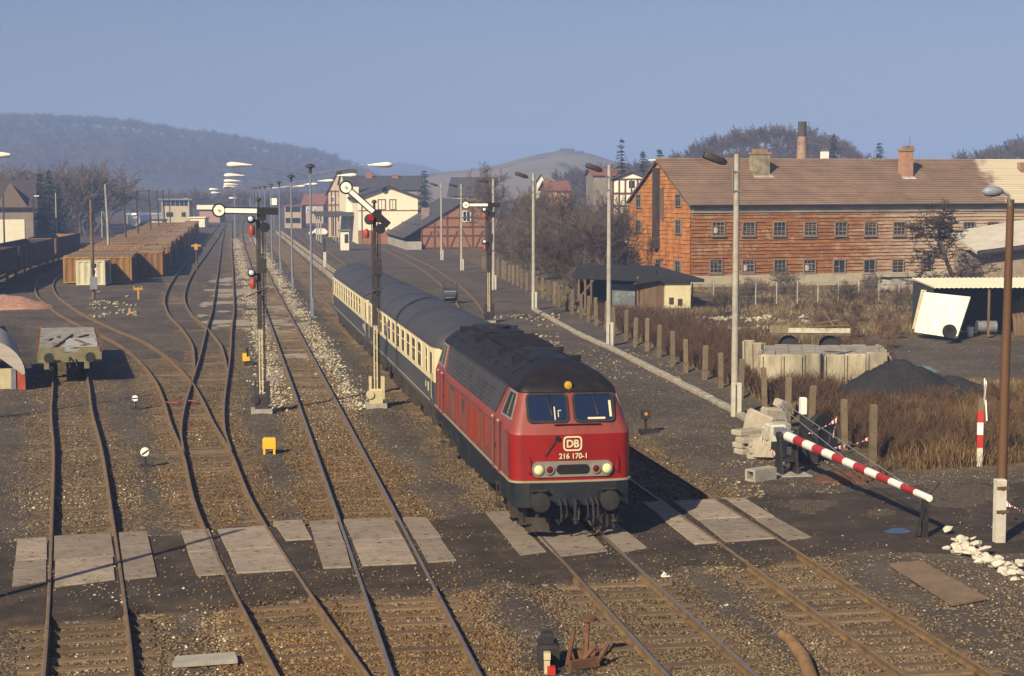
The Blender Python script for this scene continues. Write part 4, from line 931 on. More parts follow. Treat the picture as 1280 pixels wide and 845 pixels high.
mb = MB(); mb.lathe([(.15, 0), (.2, .08), (.12, .2)], 12, c=(.1, -.2, 2.6), axis=AX); mb.lathe([(.12, 0), (.14, .3), (.05, .35)], 10, c=(.06, -.2, 1.95)); mb.build('bell', [signal_dark], tp)
for i, (u, vt, vb, Z, c_) in enumerate(((5.5, 241, 330, 210, signal_dark), (43, 241, 300, 230, signal_dark), (71, 240, 297, 250, concrete), (128, 263, 294, 300, concrete))):
    p = RZg(u, Z); top = RZ(u, vt, Z).z; q = E('thin_pole', ['thin dark pole before the cream house at the left', 'thin dark pole left of the tall conifers', 'thin pale pole in front of the conifers', 'short pale pole beside the hazy yard road'][i], 'pole', p)
    mb = MB(); mb.tube([(0, 0, -.2), (0, 0, top)], [.12, .09], 7); mb.build('pole', [c_], q)
    if i == 1: mb = MB(); mb.box((.4, 0, top-.3), (.7, .12, .12)); mb.build('lamp_head', [lamp_white], q)
p = RZ(14, 188, 60); q = E('roadside_lamp', 'white teardrop lamp head reaching in over the left photo edge', 'street lamp', (p.x-4.6, p.y, gz(p.x-4.6, p.y)))
mb = MB(); mb.tube([(0, 0, 0), (0, 0, p.z-.7)], [.1, .07], 9); mb.build('mast', [mast_blue], q)
mb = MB(); mb.tube([(0, 0, p.z-.8), (.2, 0, p.z-.65), (3.6, 0, p.z-.08)], .04, 6); mb.build('arm', [mast_blue], q)
mb = MB(); mb.tube([(3.3+a, 0, p.z-.02) for a in (0, .3, .7, 1.0, 1.25, 1.3)], [.04, .07, .10, .10, .06, .02], 12); mb.build('lamp_head', [lamp_white], q, 60)
for i, (u, v) in enumerate(((266, 239), (268, 243), (290, 249.5))):
    Z = (270, 300, 330)[i]; p = RZ(u, v, Z); q = E('distant_lamp', ['small white teardrop lamp above the level signal arm, upper one', 'small white teardrop lamp above the level signal arm, lower one', 'tiny white lamp on a thin post beyond the platform lamps'][i], 'street lamp', (p.x+3.4, p.y, 0))
    mb = MB(); mb.tube([(0, 0, 0), (0, 0, p.z)], .07, 6); mb.build('mast', [mast_blue], q)
    mb = MB(); mb.tube([(0, 0, p.z), (-2.6, 0, p.z+.3)], .03, 5); mb.build('arm', [mast_blue], q)
    mb = MB(); mb.tube([(-2.5-a, 0, p.z+.3) for a in (0, .4, .9, 1.3, 1.5)], [.04, .12, .2, .18, .03], 10); mb.build('lamp_head', [lamp_white], q, 60)
# ------------------------------------------------------------------ brick-orange building on the right
def kpx(u): p = RZ(u, 300, 100); return (p.x*_r.x + p.y*_r.y)/100
BA = R(18.5); BO = CW(14.95, 143.3)
t = NT('orange_boarding'); v = t.coord('Object'); n = t.noise(t.coord('Object', (.5, .5, 3.2)), 1.2, 6, .7); n2 = t.noise(v, .35, 5, .6); n3 = t.noise(v, 6, 5, .7)
c = t.ramp(n, [(.28, (.115, .040, .012)), (.5, (.235, .090, .024)), (.72, (.36, .165, .052))])
c = t.mix(t.ramp(n3, [(.5, 0), (.75, .55)]), c, (.13, .06, .028)); n4 = t.noise(v, .8, 7, .75); c = t.mix(t.ramp(n4, [(.53, 0), (.63, .75)]), c, (.37, .26, .16))
sx_ = t.new('ShaderNodeSeparateXYZ'); t.L(v, sx_.inputs[0])
pale = t.math('ADD', t.math('MULTIPLY', t.math('SUBTRACT', sx_.outputs[0], 13), .075), t.math('MULTIPLY', t.math('SUBTRACT', n, .5), 1.6))
c = t.mix(t.ramp(pale, [(.1, 0), (.75, .85)]), c, (.42, .34, .25))
up = t.math('ADD', t.math('MULTIPLY', t.math('SUBTRACT', sx_.outputs[2], 5.6), .9), t.math('MULTIPLY', t.math('SUBTRACT', n2, .5), 2.2))
c = t.mix(t.ramp(up, [(.25, 0), (.7, .7)]), c, (.36, .25, .17)); t.bump(n3, .35, .02)
board_m = t.out(c, .85, 0, .25)
t = NT('gable_tiles'); v = t.coord('Object'); n = t.noise(v, 1.1, 5, .7); n2 = t.noise(v, 7, 4)
c = t.ramp(n, [(.3, (.24, .085, .026)), (.55, (.42, .17, .045)), (.75, (.58, .28, .075))]); c = t.mix(t.ramp(n2, [(.5, 0), (.75, .5)]), c, (.18, .07, .03))
gable_m = t.out(c, .8, 0, .3)
t = NT('brown_roof_tiles'); v = t.coord('Object'); n = t.noise(t.coord('Object', (1, 1, 1)), .5, 6, .65); n2 = t.noise(t.coord('Object', (4, 1, 1)), 2.2, 5, .7)
sx_ = t.new('ShaderNodeSeparateXYZ'); t.L(v, sx_.inputs[0])
c = t.ramp(n, [(.3, (.17, .112, .078)), (.7, (.27, .185, .132))]); c = t.mix(t.ramp(n2, [(.4, 0), (.8, .6)]), c, (.24, .17, .125))
pale = t.math('ADD', t.math('MULTIPLY', t.math('SUBTRACT', t.math('ADD', sx_.outputs[0], t.math('MULTIPLY', sx_.outputs[1], -.2)), 29.6), .42), t.math('MULTIPLY', t.math('SUBTRACT', n, .5), 3.0))
c = t.mix(t.ramp(pale, [(.2, 0), (.8, .95)]), c, (.60, .54, .40)); roof_tile = t.out(c, .88, 0, .2)
eave_grey = mat('flaking_eave_plaster', (.33, .29, .24), .9, .3, 1.4, (.10, .085, .07), .7, .9, .4, 12, stretch=(.4, 1, 2))
plinth_m = mat('stained_plinth', (.42, .37, .27), .9, .3, .8, (.14, .12, .095), .6, .8, .4, 10)
win_frame = mat('bleached_window_frame', (.20, .165, .125), .7, .3, 5, (.16, .13, .1), .5)
old_brick = mat('soot_stained_brick', (.26, .165, .105), .9, .3, 4, (.10, .07, .055), .6, 1.6, .5, 16)
br = E('orange_mill_building', 'long two-storey orange building with brown tiled roof, pale at its right end', 'building', BO, -YAW+BA)
LB, DB, ZE, ZR = 37.5, 13.4, 6.95, 10.75
mb = MB(); mb.box((LB/2, DB/2, ZE/2-.4), (LB-.3, DB-.3, ZE+.6)); mb.loft([[Vector((x, .15, ZE-.2)), Vector((x, DB-.15, ZE-.2)), Vector((x, DB/2, ZR-.15))] for x in (.15, LB-.15)]); mb.build('core_wall', [old_brick], br)
mb = MB(); mb.lapped((0, 0, .95), (LB, 0, .95), (0, 0, ZE-.55), (LB, 0, ZE-.55), 18, .075, cols=11, jit=.5)
mb.lapped((LB, 0, .95), (LB, DB, .95), (LB, 0, ZE-.55), (LB, DB, ZE-.55), 18, .06); mb.build('boarding', [board_m], br)
mb = MB()  # thin pale strips paint the sunlit bright line along each board course
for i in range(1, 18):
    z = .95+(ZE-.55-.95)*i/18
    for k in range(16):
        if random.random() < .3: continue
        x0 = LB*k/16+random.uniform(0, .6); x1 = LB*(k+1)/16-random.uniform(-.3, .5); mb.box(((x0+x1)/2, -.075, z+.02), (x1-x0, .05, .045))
mb.build('sunlit_board_lines', [mat('sunlit_line_tan', (.34, .19, .09), .85, .3, 1.5, (.2, .09, .04), .5)], br)
mb = MB(); mb.lapped((0, DB, .3), (0, 0, .3), (0, DB, ZE), (0, 0, ZE), 18, .05, cols=8, jit=.6)
for i in range(11):
    a, b = i/11, (i+1)/11; y0 = DB/2+(DB/2)*(1-a); y1 = DB/2-(DB/2)*(1-a); y0b = DB/2+(DB/2)*(1-b); y1b = DB/2-(DB/2)*(1-b)
    mb.lapped((0, y0, ZE+(ZR-ZE)*a), (0, y1, ZE+(ZR-ZE)*a), (0, y0b, ZE+(ZR-ZE)*b), (0, y1b, ZE+(ZR-ZE)*b), 1, .05, cols=max(1, 8-int(i*.7)))
mb.build('gable', [gable_m], br)
mb = MB(); mb.box((LB/2, -.08, .3), (LB, .3, 1.4)); mb.build('plinth', [plinth_m], br)
mb = MB(); mb.box((LB/2, -.03, ZE-.18), (LB, .14, .75)); mb.build('eave_wall', [eave_grey], br)
mb = MB(); mb.box((LB/2, -.22, ZE-.02), (LB, .36, .10)); mb.box((LB/2, -.05, ZE-.62), (LB, .24, .09)); mb.build('cornice', [eave_grey], br)
ov = .42
mb = MB(); mb.lapped((-.3, -ov, ZE-.02), (LB+.3, -ov, ZE-.02), (-.3, DB/2, ZR+.1), (LB+.3, DB/2, ZR+.1), 24, .055, cols=9, jit=.35)
mb.lapped((LB+.3, DB+ov, ZE-.02), (-.3, DB+ov, ZE-.02), (LB+.3, DB/2, ZR+.1), (-.3, DB/2, ZR+.1), 24, .05)
roof_o = mb.build('roof', [roof_tile], br)
mb = MB()
for i in range(60): mb.cyl((-.3+i*(LB+.6)/60, DB/2, ZR+.1), (-.3+(i+.96)*(LB+.6)/60, DB/2, ZR+.12), .13, .12, 6)
mb.build('ridge_tiles', [roof_tile], roof_o)
mb = MB()
for x in (-.28, LB+.28):
    for s in (0, 1):
        y = -ov if s == 0 else DB+ov; mb.slab([Vector((x-.03, y, ZE-.04)), Vector((x+.03, y, ZE-.04)), Vector((x+.03, DB/2, ZR+.08)), Vector((x-.03, DB/2, ZR+.08))], .18)
mb.build('bargeboard', [wood_old], roof_o)
mb = MB(); mb.tube([(-.2, -ov-.06, ZE-.06), (LB+.2, -ov-.06, ZE-.06)], .07, 7); mb.build('gutter', [signal_dark], roof_o)
def bx(u):
    k = kpx(u); return (k*143.3-14.95)/(math.cos(BA)-math.sin(BA)*k)
def fwin(u, v0, v1, w, style):
    x = bx(u); P = br.matrix_basis @ Vector((x, 0, 0)); Z = P.x*_f0.x+P.y*_f0.y
    z1 = RZ(u, v0, Z).z; z0 = RZ(u, v1, Z).z; h = z1-z0; zc = (z0+z1)/2
    mb = MB()
    for a in (-w/2, w/2): mb.box((x+a, -.10, zc), (.09, .16, h+.09))
    for zz in (z0, z1): mb.box((x, -.10, zz), (w-.09, .16, .09))
    mb.box((x, -.13, z0-.1), (w+.2, .2, .09))
    nx_, nz_ = (2, 0) if style == 'two' else (3, 2)
    for i in range(1, nx_): mb.box((x-w/2+w*i/nx_, -.09, zc), (.05, .07, h-.08))
    for i in range(1, nz_+1): mb.box((x, -.085, z0+h*i/(nz_+1)), (w-.1, .05, .04))
    f = mb.build('window', [win_frame], br)
    mb = MB(); mb.box((x, -.075, zc), (w-.06, .04, h-.06)); mb.build('pane', [glass_dark], f)
    if style == 'open':
        mb = MB(); mb.M = Matrix.Translation((x, -.16, z1)) @ Matrix.Rotation(R(58), 4, 'X')
        for a in (-w*.45, 0, w*.45): mb.box((a, 0, -.35), (.06, .05, .8))
        for b in (-.05, -.35, -.72): mb.box((0, 0, b), (w*.9, .05, .06))
        mb.build('tilted_sash', [win_frame], f)
    if random.random() < .45 and style != 'two':
        mb = MB(); a = random.choice((-.25, .2)); mb.box((x+a, -.115, zc-.12*h), (w*.28, .01, h*.42)); mb.build('curtain_rag', [concrete_pale], f)
for i, u in enumerate((897, 935, 973.5, 1012, 1050, 1087, 1123, 1180, 1210, 1240)): fwin(u, 277.5, 294, 1.15, 'open' if i == 0 else 'grid')
for i, u in enumerate((894.5, 934.7, 974.5, 1011.5, 1048.7, 1086.5, 1122)): fwin(u, 324.5, 341, 1.12, 'grid' if i < 4 else 'two')
fwin(1158.5, 321, 345, .95, 'two')
def gwin(u, v0, v1, w):
    k = kpx(u); y = (14.95-k*143.3)/(k*math.cos(BA)+math.sin(BA)); P = br.matrix_basis @ Vector((0, y, 0)); Z = P.x*_f0.x+P.y*_f0.y
    z1 = RZ(u, v0, Z).z; z0 = RZ(u, v1, Z).z; zc = (z0+z1)/2; h = z1-z0; mb = MB()
    for a in (-w/2, w/2): mb.box((-.08, y+a, zc), (.16, .09, h+.09))
    for zz in (z0, z1): mb.box((-.08, y, zz), (.16, w-.09, .09))
    mb.box((-.07, y, zc), (.06, .05, h-.09)); mb.box((-.07, y, zc+h*.15), (.06, w-.1, .05)); f = mb.build('window', [win_frame], br)
    mb = MB(); mb.box((-.055, y, zc), (.04, w-.06, h-.06)); mb.build('pane', [glass_dark], f)
for a in ((799, 243, 259, 1.15), (848.5, 243, 258, 1.15), (799, 275, 290, 1.1), (849, 275, 292, 1.15), (800, 323, 337, 1.1), (824, 324, 340, 1.2), (848.5, 326, 342, 1.15)): gwin(*a)
k = kpx(823); y = (14.95-k*143.3)/(k*math.cos(BA)+math.sin(BA))
mb = MB(); mb.box((-.25, y, 6.6), (.4, .75, 7.0)); mb.build('flue_shaft', [wag_dark], br)
mb = MB(); mb.box((-.12, y-.9, 7.0), (.12, .5, 2.6)); mb.box((-.12, y-1.2, 7.0), (.14, .10, 2.9)); mb.build('loft_door', [wood_old], br)
mb = MB(); mb.box((-.3, DB/2+.7, ZR+.05), (.25, 1.3, .12)); mb.build('hoist_beam', [white_enamel], br)
# chimneys on the roof
def roofz(y): return ZE + (ZR-ZE)*(y+ov)/(DB/2+ov)
for u, vt, w, d, y, m in ((948.5, 191, 1.45, 1.1, 4.7, 0), (1130.5, 187, 1.0, .9, 4.3, 1)):
    x = bx(u) + y*.33/(.95); 
    k = kpx(u); x = (k*(143.3+y*math.cos(BA)) - 14.95 + y*math.sin(BA))/(math.cos(BA)-math.sin(BA)*k)
    P = br.matrix_basis @ Vector((x, y, 0)); Z = P.x*_f0.x+P.y*_f0.y; zt = RZ(u, vt, Z).z; zb = roofz(y)-1.0
    mb = MB(); mb.box((x, y, (zb+zt)/2), (w, d, zt-zb)); ch = mb.build('chimney', [mat('sooty_yellow_plaster', (.30, .26, .17), .9, .3, 1.5, (.07, .06, .045), .9, 1.6, .4, 12) if m == 0 else mat('pale_red_brick', (.36, .20, .13), .9, .25, 4, (.2, .13, .1), .4, 2, .5, 18)], roof_o)
    mb = MB(); mb.box((x, y, zt-.05), (w+.16, d+.16, .22)); mb.box((x+(.2 if m else 0), y, zt+.2), (w*.75, d*.8, .3)); mb.build('cap', [old_brick], ch)
    mb = MB(); mb.slab([Vector((x-w*.7, y-d*.9, roofz(y-d*.9)+.09)), Vector((x+w*.7, y-d*.9, roofz(y-d*.9)+.09)), Vector((x+w*.6, y-d*.4, roofz(y-d*.4)+.09)), Vector((x-w*.6, y-d*.4, roofz(y-d*.4)+.09))], .05); mb.build('flashing', [concrete_pale], ch)
    if m: mb = MB(); mb.tube([(x+.6, y+.4, zt-.8), (x+.62, y+.4, zt+1.2)], .02, 5); mb.build('aerial', [signal_dark], ch)
mb = MB(); x = bx(1050); mb.box((x+2.3, DB/2+.4, ZR+.3), (.6, .5, 1.1)); mb.build('vent', [white_enamel], roof_o)
mb = MB(); mb.box((35.6, 4.9, roofz(4.9)+.2), (.35, .6, 1.3)); mb.build('roof_pipe', [old_brick], roof_o)

# ------------------------------------------------------------------ generic houses
slate = mat('dark_slate_roof', (.055, .055, .065), .8, .25, 1.5, (.09, .085, .09), .4, 1, .4, 12)
red_tile = mat('dull_red_tiles', (.20, .085, .055), .85, .25, 1.2, (.1, .06, .05), .4)
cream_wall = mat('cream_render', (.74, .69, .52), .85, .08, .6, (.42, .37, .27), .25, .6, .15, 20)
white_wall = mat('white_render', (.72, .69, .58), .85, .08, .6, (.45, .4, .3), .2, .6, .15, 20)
shade_wall = mat('grey_brown_shade_render', (.22, .185, .16), .9, .2, 1)  # plain grey-brown walls; also the painted shade on the left gabled house
rose_brick = mat('rose_brick', (.26, .125, .062), .88, .25, 5, (.18, .10, .07), .4, 1.2, .4, 30)
timber = mat('dark_timber', (.10, .04, .025), .8, .3, 4)
def house(name, label, cat, uL, uR, Z, vE, vR, depth, gable_front, wall, roof, wins=(), rz=0.0, zb=None, over=.4, fo=None, group=None, anchor='L', chim=()):
    """front wall between pixel columns uL,uR at depth Z; eave/ridge heights from pixel rows"""
    A = RZ(uL, 300, Z); A.z = 0; B = RZ(uR, 300, Z); B.z = 0
    a = -YAW+rz; d = Vector((math.cos(a), math.sin(a), 0)); w = (B-A).length
    base = gz(A.x, A.y) if zb is None else zb
    e = E(name, label, cat, (A.x, A.y, base), a, group); zE = RZ((uL+uR)/2, vE, Z).z-base; zR = RZ((uL+uR)/2, vR, Z).z-base
    mb = MB(); mb.box((w/2, depth/2, zE/2-.5), (w, depth, zE+1)); 
    if gable_front: mb.loft([[Vector((0, y, zE)), Vector((w, y, zE)), Vector((w/2, y, zR-.05))] for y in (0, depth)])
    else: mb.loft([[Vector((x, 0, zE)), Vector((x, depth, zE)), Vector((x, depth/2, zR-.05))] for x in (0, w)])
    mb.build('wall', [wall], e)
    mb = MB(); o = over; fo = over if fo is None else fo
    if gable_front:
        s = (zR-zE)/(w/2)
        for sg in (0, 1):
            x0 = -o if sg == 0 else w+o; q = [Vector((x0, -fo, zE-s*o+.02)), Vector((w/2, -fo, zR+.02)), Vector((w/2, depth+fo, zR+.02)), Vector((x0, depth+fo, zE-s*o+.02))]
            mb.slab(q if sg == 0 else q[::-1], -.16)
    else:
        s = (zR-zE)/(depth/2)
        for sg in (0, 1):
            y0 = -o if sg == 0 else depth+o; q = [Vector((-o, y0, zE-s*o+.02)), Vector((w+o, y0, zE-s*o+.02)), Vector((w+o, depth/2, zR+.02)), Vector((-o, depth/2, zR+.02))]
            mb.slab(q if sg == 0 else q[::-1], -.16)
    rf = mb.build('roof', [roof], e)
    for u, vt, cw in chim:
        x = (u-uL)/(uR-uL)*w; zt = RZ(u, vt, Z+depth*.5).z-base; y = depth*.45; mb = MB(); mb.box((x, y, zt-1), (cw, cw, 2.2)); mb.box((x, y, zt), (cw+.15, cw+.15, .15)); mb.build('chimney', [rose_brick], rf)
    for u0, u1, v0, v1, blind in wins:
        x0 = (u0-uL)/(uR-uL)*w; x1 = (u1-uL)/(uR-uL)*w; z1 = RZ(u0, v0, Z).z-base; z0 = RZ(u0, v1, Z).z-base
        mb = MB(); mb.box((x0, -.03, (z0+z1)/2), (.12, .1, z1-z0)); mb.box((x1, -.03, (z0+z1)/2), (.12, .1, z1-z0)); mb.box(((x0+x1)/2, -.03, z0), (x1-x0-.12, .1, .12)); mb.box(((x0+x1)/2, -.03, z1), (x1-x0+.12, .1, .12))
        mb.box(((x0+x1)/2, -.025, (z0+z1)/2), (.07, .06, z1-z0-.12)); f = mb.build('window', [timber if blind == 2 else white_enamel], e)
        mb = MB(); mb.box(((x0+x1)/2, -.01, (z0+z1)/2), (x1-x0-.1, .04, z1-z0-.1)); mb.build('pane', [cream_wall if blind == 2 else glass_dark], f)
    e['dims'] = ''; del e['dims']
    return e, w, zE, zR
# station
st, w, zE, zR = house('station_building', 'cream gabled station building with low grey roof and a round gable vent', 'building', 448, 523, 262, 246.5, 232.5, 22, True, cream_wall, slate, [(473, 482, 249.5, 262, 2), (487.5, 495, 249.5, 262, 2)], rz=YAW, over=.7)
mb = MB(); x = (482-448)/75*w; mb.lathe([(.42, 0), (.42, .1), (.3, .12)], 18, c=(x, -.02, RZ(482, 237.5, 262).z), axis=AX); mb.build('vent', [slate], st)
mb = MB(); mb.box((w/2, -.02, .9), (w+.02, .1, 2.4)); mb.box((w/2, -.04, RZ(482, 262, 262).z), (w, .12, .12)); mb.build('brick_base', [rose_brick], st)
mb = MB(); mb.cyl((.5, -.15, 0), (.5, -.15, zE), .06, n=6); mb.build('drainpipe', [galv], st)
house('station_annex', 'cream side wing left of the gabled station building', 'building', 433, 449, 275, 231, 212, 16, False, cream_wall, slate, [(436, 440, 243, 250, 0), (441, 445, 256, 262, 0)], rz=YAW, over=.3)
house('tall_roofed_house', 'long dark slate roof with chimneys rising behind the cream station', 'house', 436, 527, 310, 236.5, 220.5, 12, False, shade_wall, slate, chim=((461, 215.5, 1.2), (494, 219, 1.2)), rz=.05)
hh_, w, zE, zR = house('half_timbered_house', 'pale half-timbered gable left of the station wing', 'house', 410, 434, 300, 239, 215, 12, True, mat('pale_plaster', (.46, .36, .26), .9, .12), red_tile, [(415, 419, 246, 253, 0), (424, 428, 246, 253, 0)], rz=0)
mb = MB()
for i in range(6): mb.box((w*i/5, -.04, zE/2+.2), (.16, .1, zE))
for z in (.45, .7, 1.0): mb.box((w/2, -.04, zE*z), (w, .11, .16))
mb.build('timber_frame', [timber], hh_)
cp = RZ(398, 300, 270); cp = E('platform_canopy', 'dark platform canopy on pale posts in front of the station', 'canopy', (cp.x, cp.y, gz(cp.x, cp.y)), 0)
mb = MB(); zc = RZ(420, 265, 270).z; mb.box((3.6, 7, zc), (8.4, 16, .25)); mb.box((3.6, -1.0, zc-.25), (8.4, .12, .45)); mb.build('roof', [slate], cp)
for i, (x, y) in enumerate(((.4, 0), (3.2, 0), (6.4, 0), (.4, 7), (3.2, 7), (6.4, 7), (.4, 13), (3.2, 13))): mb = MB(); mb.box((x, y, zc/2), (.18, .18, zc-.1)); mb.build('post', [concrete], cp)
p = RZ(424, 300, 235); kz = E('white_kiosk', 'small white kiosk on the platform before the station', 'kiosk', (p.x, p.y, 0), 0)
mb = MB(); mb.box((.8, 1, 1.2), (1.1, 1.6, 2.8)); mb.build('wall', [white_wall], kz); mb = MB(); mb.box((.8, 1, 2.65), (1.6, 2.1, .15)); mb.build('roof', [galv], kz); mb = MB(); mb.box((1.0, .18, 1.5), (.5, .05, 1.2)); mb.build('door', [signal_dark], kz)
p = G(415, 296.5); tb = E('cream_car', 'small cream car parked beside the platform kiosk', 'car', (p.x-1.5, p.y+8, 0), .1)
car_prof = [(-2, .3), (-2, .75), (-1.2, .85), (-.8, 1.3), (.6, 1.32), (1.1, .9), (1.9, .8), (2, .3)]
mb = MB(); mb.loft([[Vector((x, y, z)) for x, z in car_prof] for y in (-.75, .75)]); mb.build('body', [white_enamel], tb)
mb = MB(); mb.box((-.1, 0, 1.08), (1.5, 1.52, .3), taper=.8); mb.build('window', [glass_dark], tb)
for x in (-1.25, 1.25):
    for y in (-.72, .72): mb = MB(); mb.cyl((x, y-.08, .3), (x, y+.08, .3), .3, n=12); mb.build('wheel', [rubber], tb)
# goods shed
gs, w, zE, zR = house('goods_shed', 'timber-framed red brick goods shed with dark overhanging roof', 'shed', 527, 640, 238, 284, 250.5, 30, True, rose_brick, slate, [(579, 588.5, 264, 277, 0)], rz=YAW, over=2.6, fo=.35)
mb = MB(); mb.box((1.7, 10, zE+1.7*(zR-zE)/(w/2)+.5), (1.1, .9, 2.2)); mb.build('chimney', [mat('grey_buff_chimney', (.24, .18, .14), .9, .2, 3)], gs)
mb = MB(); s_ = (zR-zE)/(w/2)
for i in range(8):
    x = w*i/7; zt = zE+s_*min(x, w-x); mb.box((x, -.04, zt/2), (.2, .1, zt))
for z in (.2, zE*.62, zE+.05, zE+1.3):
    e0 = max(0, (z-zE)/s_); mb.box((w/2, -.045, z), (w-2*e0, .11, .18))
for i in (1, 3, 5):
    x = w*i/7; mb.M = Matrix.Translation((x-.9, -.05, zE*.45)) @ Matrix.Rotation(R(24), 4, 'Y'); mb.box((0, 0, 0), (.16, .09, zE*.85)); mb.M = Matrix.Translation((x+.9, -.05, zE*.45)) @ Matrix.Rotation(R(-24), 4, 'Y'); mb.box((0, 0, 0), (.16, .09, zE*.85)); mb.M = Matrix.Identity(4)
mb.build('timber_frame', [timber], gs)
mb = MB()
for y in (.5, 6, 12, 18, 24): mb.box((-1.2, y+1, .55), (2.2, 4.6, 1.1))
mb.build('loading_dock', [concrete], gs)
for k in range(5): mb = MB(); mb.box((-.06, 3.5+k*5.2, 2.2), (.12, 2.6, 2.4)); mb.build('door', [wag_dark if k % 2 else signal_dark], gs)
mb = MB()
for k in range(5): mb.slab([Vector((-2.4, .9+k*6, zE-.75)), Vector((-2.4, 1.1+k*6, zE-.75)), Vector((0, 1.1+k*6, zE-1.6)), Vector((0, .9+k*6, zE-1.6))], .18)
mb.build('roof_brackets', [timber], gs)
house('blue_roofed_house', 'house with large blue-black roof behind the goods shed', 'house', 562, 606, 300, 244, 222.5, 10, False, mat('tan_render', (.38, .28, .2), .9, .2), slate, [(564, 568, 246, 252, 0), (573, 577, 246, 252, 0)], rz=-.1)
house('orange_house', 'orange-red brick house among the bare trees on the slope', 'house', 686, 713, 300, 238, 227, 9, False, rose_brick, red_tile, [(692, 695, 240, 245, 0), (703, 706, 240, 245, 0)], rz=.15, chim=((688, 224, .9),))
house('white_gable_cottage', 'tiny white gabled cottage above the thicket below the bare hill', 'house', 671, 681, 380, 226, 218.5, 9, True, white_wall, slate, rz=0)
ht, w, zE, zR = house('timbered_villa', 'white half-timbered villa peeking out left of the orange building', 'house', 766, 812, 196, 224, 215, 11, True, white_wall, slate, [(785, 794, 225, 236, 0)], rz=-.1)
mb = MB()
for i in range(7): mb.box((w*i/6, -.04, zE-2.2), (.18, .1, 4.4))
for z in (0, -1.6, -3.0, -4.2): mb.box((w/2, -.045, zE+z), (w, .11, .18))
mb.build('timber_frame', [timber], ht)
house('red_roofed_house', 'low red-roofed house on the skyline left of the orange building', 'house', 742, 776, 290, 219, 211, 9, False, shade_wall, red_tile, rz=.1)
# factory chimney
ch = RZ(1001, 300, 205); fc = E('factory_chimney', 'tall tapering brick factory chimney behind the orange roof', 'chimney', (ch.x, ch.y, gz(ch.x, ch.y)))
zt = RZ(1001, 152, 205).z-gz(ch.x, ch.y); mb = MB(); mb.tube([(0, 0, 0), (0, 0, zt*.78), (0, 0, zt-.9)], [.95, .60, .47], 16); mb.build('shaft', [mat('buff_brick', (.32, .215, .15), .9, .22, 3, (.15, .1, .08), .5, 1.2, .4, 14)], fc, 40)
mb = MB(); mb.tube([(0, 0, zt-2.4), (0, 0, zt)], [.52, .50], 16); mb.build('sooty_top', [mat('sooty_brick', (.07, .055, .05), .9, .3, 3)], fc, 40)
# left house, tower, yard sheds
hl, w, zE, zR = house('gabled_house', 'cream gabled house, right wall toned as in shade, with dark roof at the left edge', 'house', -22, 40, 232, 258, 226, 14, False, shade_wall, mat('dark_brown_roof', (.06, .05, .055), .85, .25), rz=.3, over=.6)  # shaded wall put into the grey-brown colour, lit part laid over in cream
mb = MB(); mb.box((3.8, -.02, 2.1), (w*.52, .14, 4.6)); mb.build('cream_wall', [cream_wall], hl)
mb = MB(); a, b = RZ(1, 252, 228), RZ(23, 252, 228); mb.loft([[Vector((1.8, y, zE-.2)), Vector((6.1, y, zE-.2)), Vector((3.9, y, zR-.3))] for y in (-.5, 5)]); mb.build('dormer', [mat('brownish_render', (.16, .12, .09), .9, .15)], hl)
tw = RZ(202, 300, 384); tw = E('signal_box_tower', 'beige flat-roofed signal tower with a band of windows', 'signal tower', (tw.x, tw.y, 0), -YAW+.06)
beige = mat('beige_render', (.44, .37, .255), .9, .1, .5)
mb = MB(); mb.box((3.2, 3, 2.2), (6.1, 6, 4.6)); mb.build('wall', [beige], tw); mb = MB(); mb.box((3.2, 3, 5.15), (6.0, 5.9, 1.3)); mb.build('window_band', [glass_dark], tw)
mb = MB()
for x in (.25, 6.15): mb.box((x, -.05, 3.1), (.28, .25, 5.6))
for i in range(1, 6): mb.box((.25+i*.98, -.0, 5.15), (.10, .12, 1.3))
mb.build('pillar', [concrete], tw); mb = MB(); mb.box((3.2, 3, 5.95), (7.6, 7.2, .3)); mb.box((5.2, 3, 6.2), (1, 1, .25)); mb.build('roof', [mat('grey_felt', (.2, .2, .22), .8)], tw)
for x in (1.9, 5.0): mb = MB(); mb.box((x, -.03, 2.6), (.9 if x > 3 else 1.5, .08, 1.0)); mb.build('window', [glass_dark], tw)
def lowbox(name, label, cat, u0, u1, v0, v1, Z, d, m, rm, rz=0.0, float_=False):
    A = RZ(u0, v1, Z); B = RZ(u1, v1, Z); w = (B-A).length; zt = RZ(u0, v0, Z).z; g = gz(A.x, A.y); e = E(name, label, cat, (A.x, A.y, g), -YAW+rz)
    mb = MB(); mb.box((w/2, d/2, (zt-g)/2-.2), (w, d, zt-g+.4)); mb.build('wall', [m], e); mb = MB(); mb.box((w/2, d/2, zt-g+.1), (w+.5, d+.5, .25)); mb.build('roof', [rm], e); return e, w, zt-g
e, w, h = lowbox('cream_hut', 'low cream hut directly right of the signal tower', 'hut', 237.5, 256, 272.5, 284, 380, 5, cream_wall, cream_wall)
e, w, h = lowbox('white_fascia_building', 'pinkish building with broad white fascia behind the signal disc', 'building', 249.5, 275, 258, 285, 430, 8, mat('pinkish_brick', (.33, .2, .16), .9, .15), white_wall)
mb = MB(); mb.box((w/2, -.4, h-.2), (w+1, .5, 1.1)); mb.build('fascia', [white_wall], e)
lowbox('white_shed', 'low white shed wall left of the signal tower', 'shed', 189, 203, 275.5, 285, 372, 5, white_wall, slate)
e, w, h = lowbox('long_flat_shed', 'long hazy shed with light blue-grey roof behind the yard masts', 'shed', 158, 203, 268, 284, 420, 10, shade_wall, mat('light_blue_grey_roofing', (.38, .42, .5), .6))
p = RZ(168, 300, 340); tk = E('tank_wagon', 'silver tank wagon beyond the container rows', 'wagon', (p.x, p.y, 0), R(72))
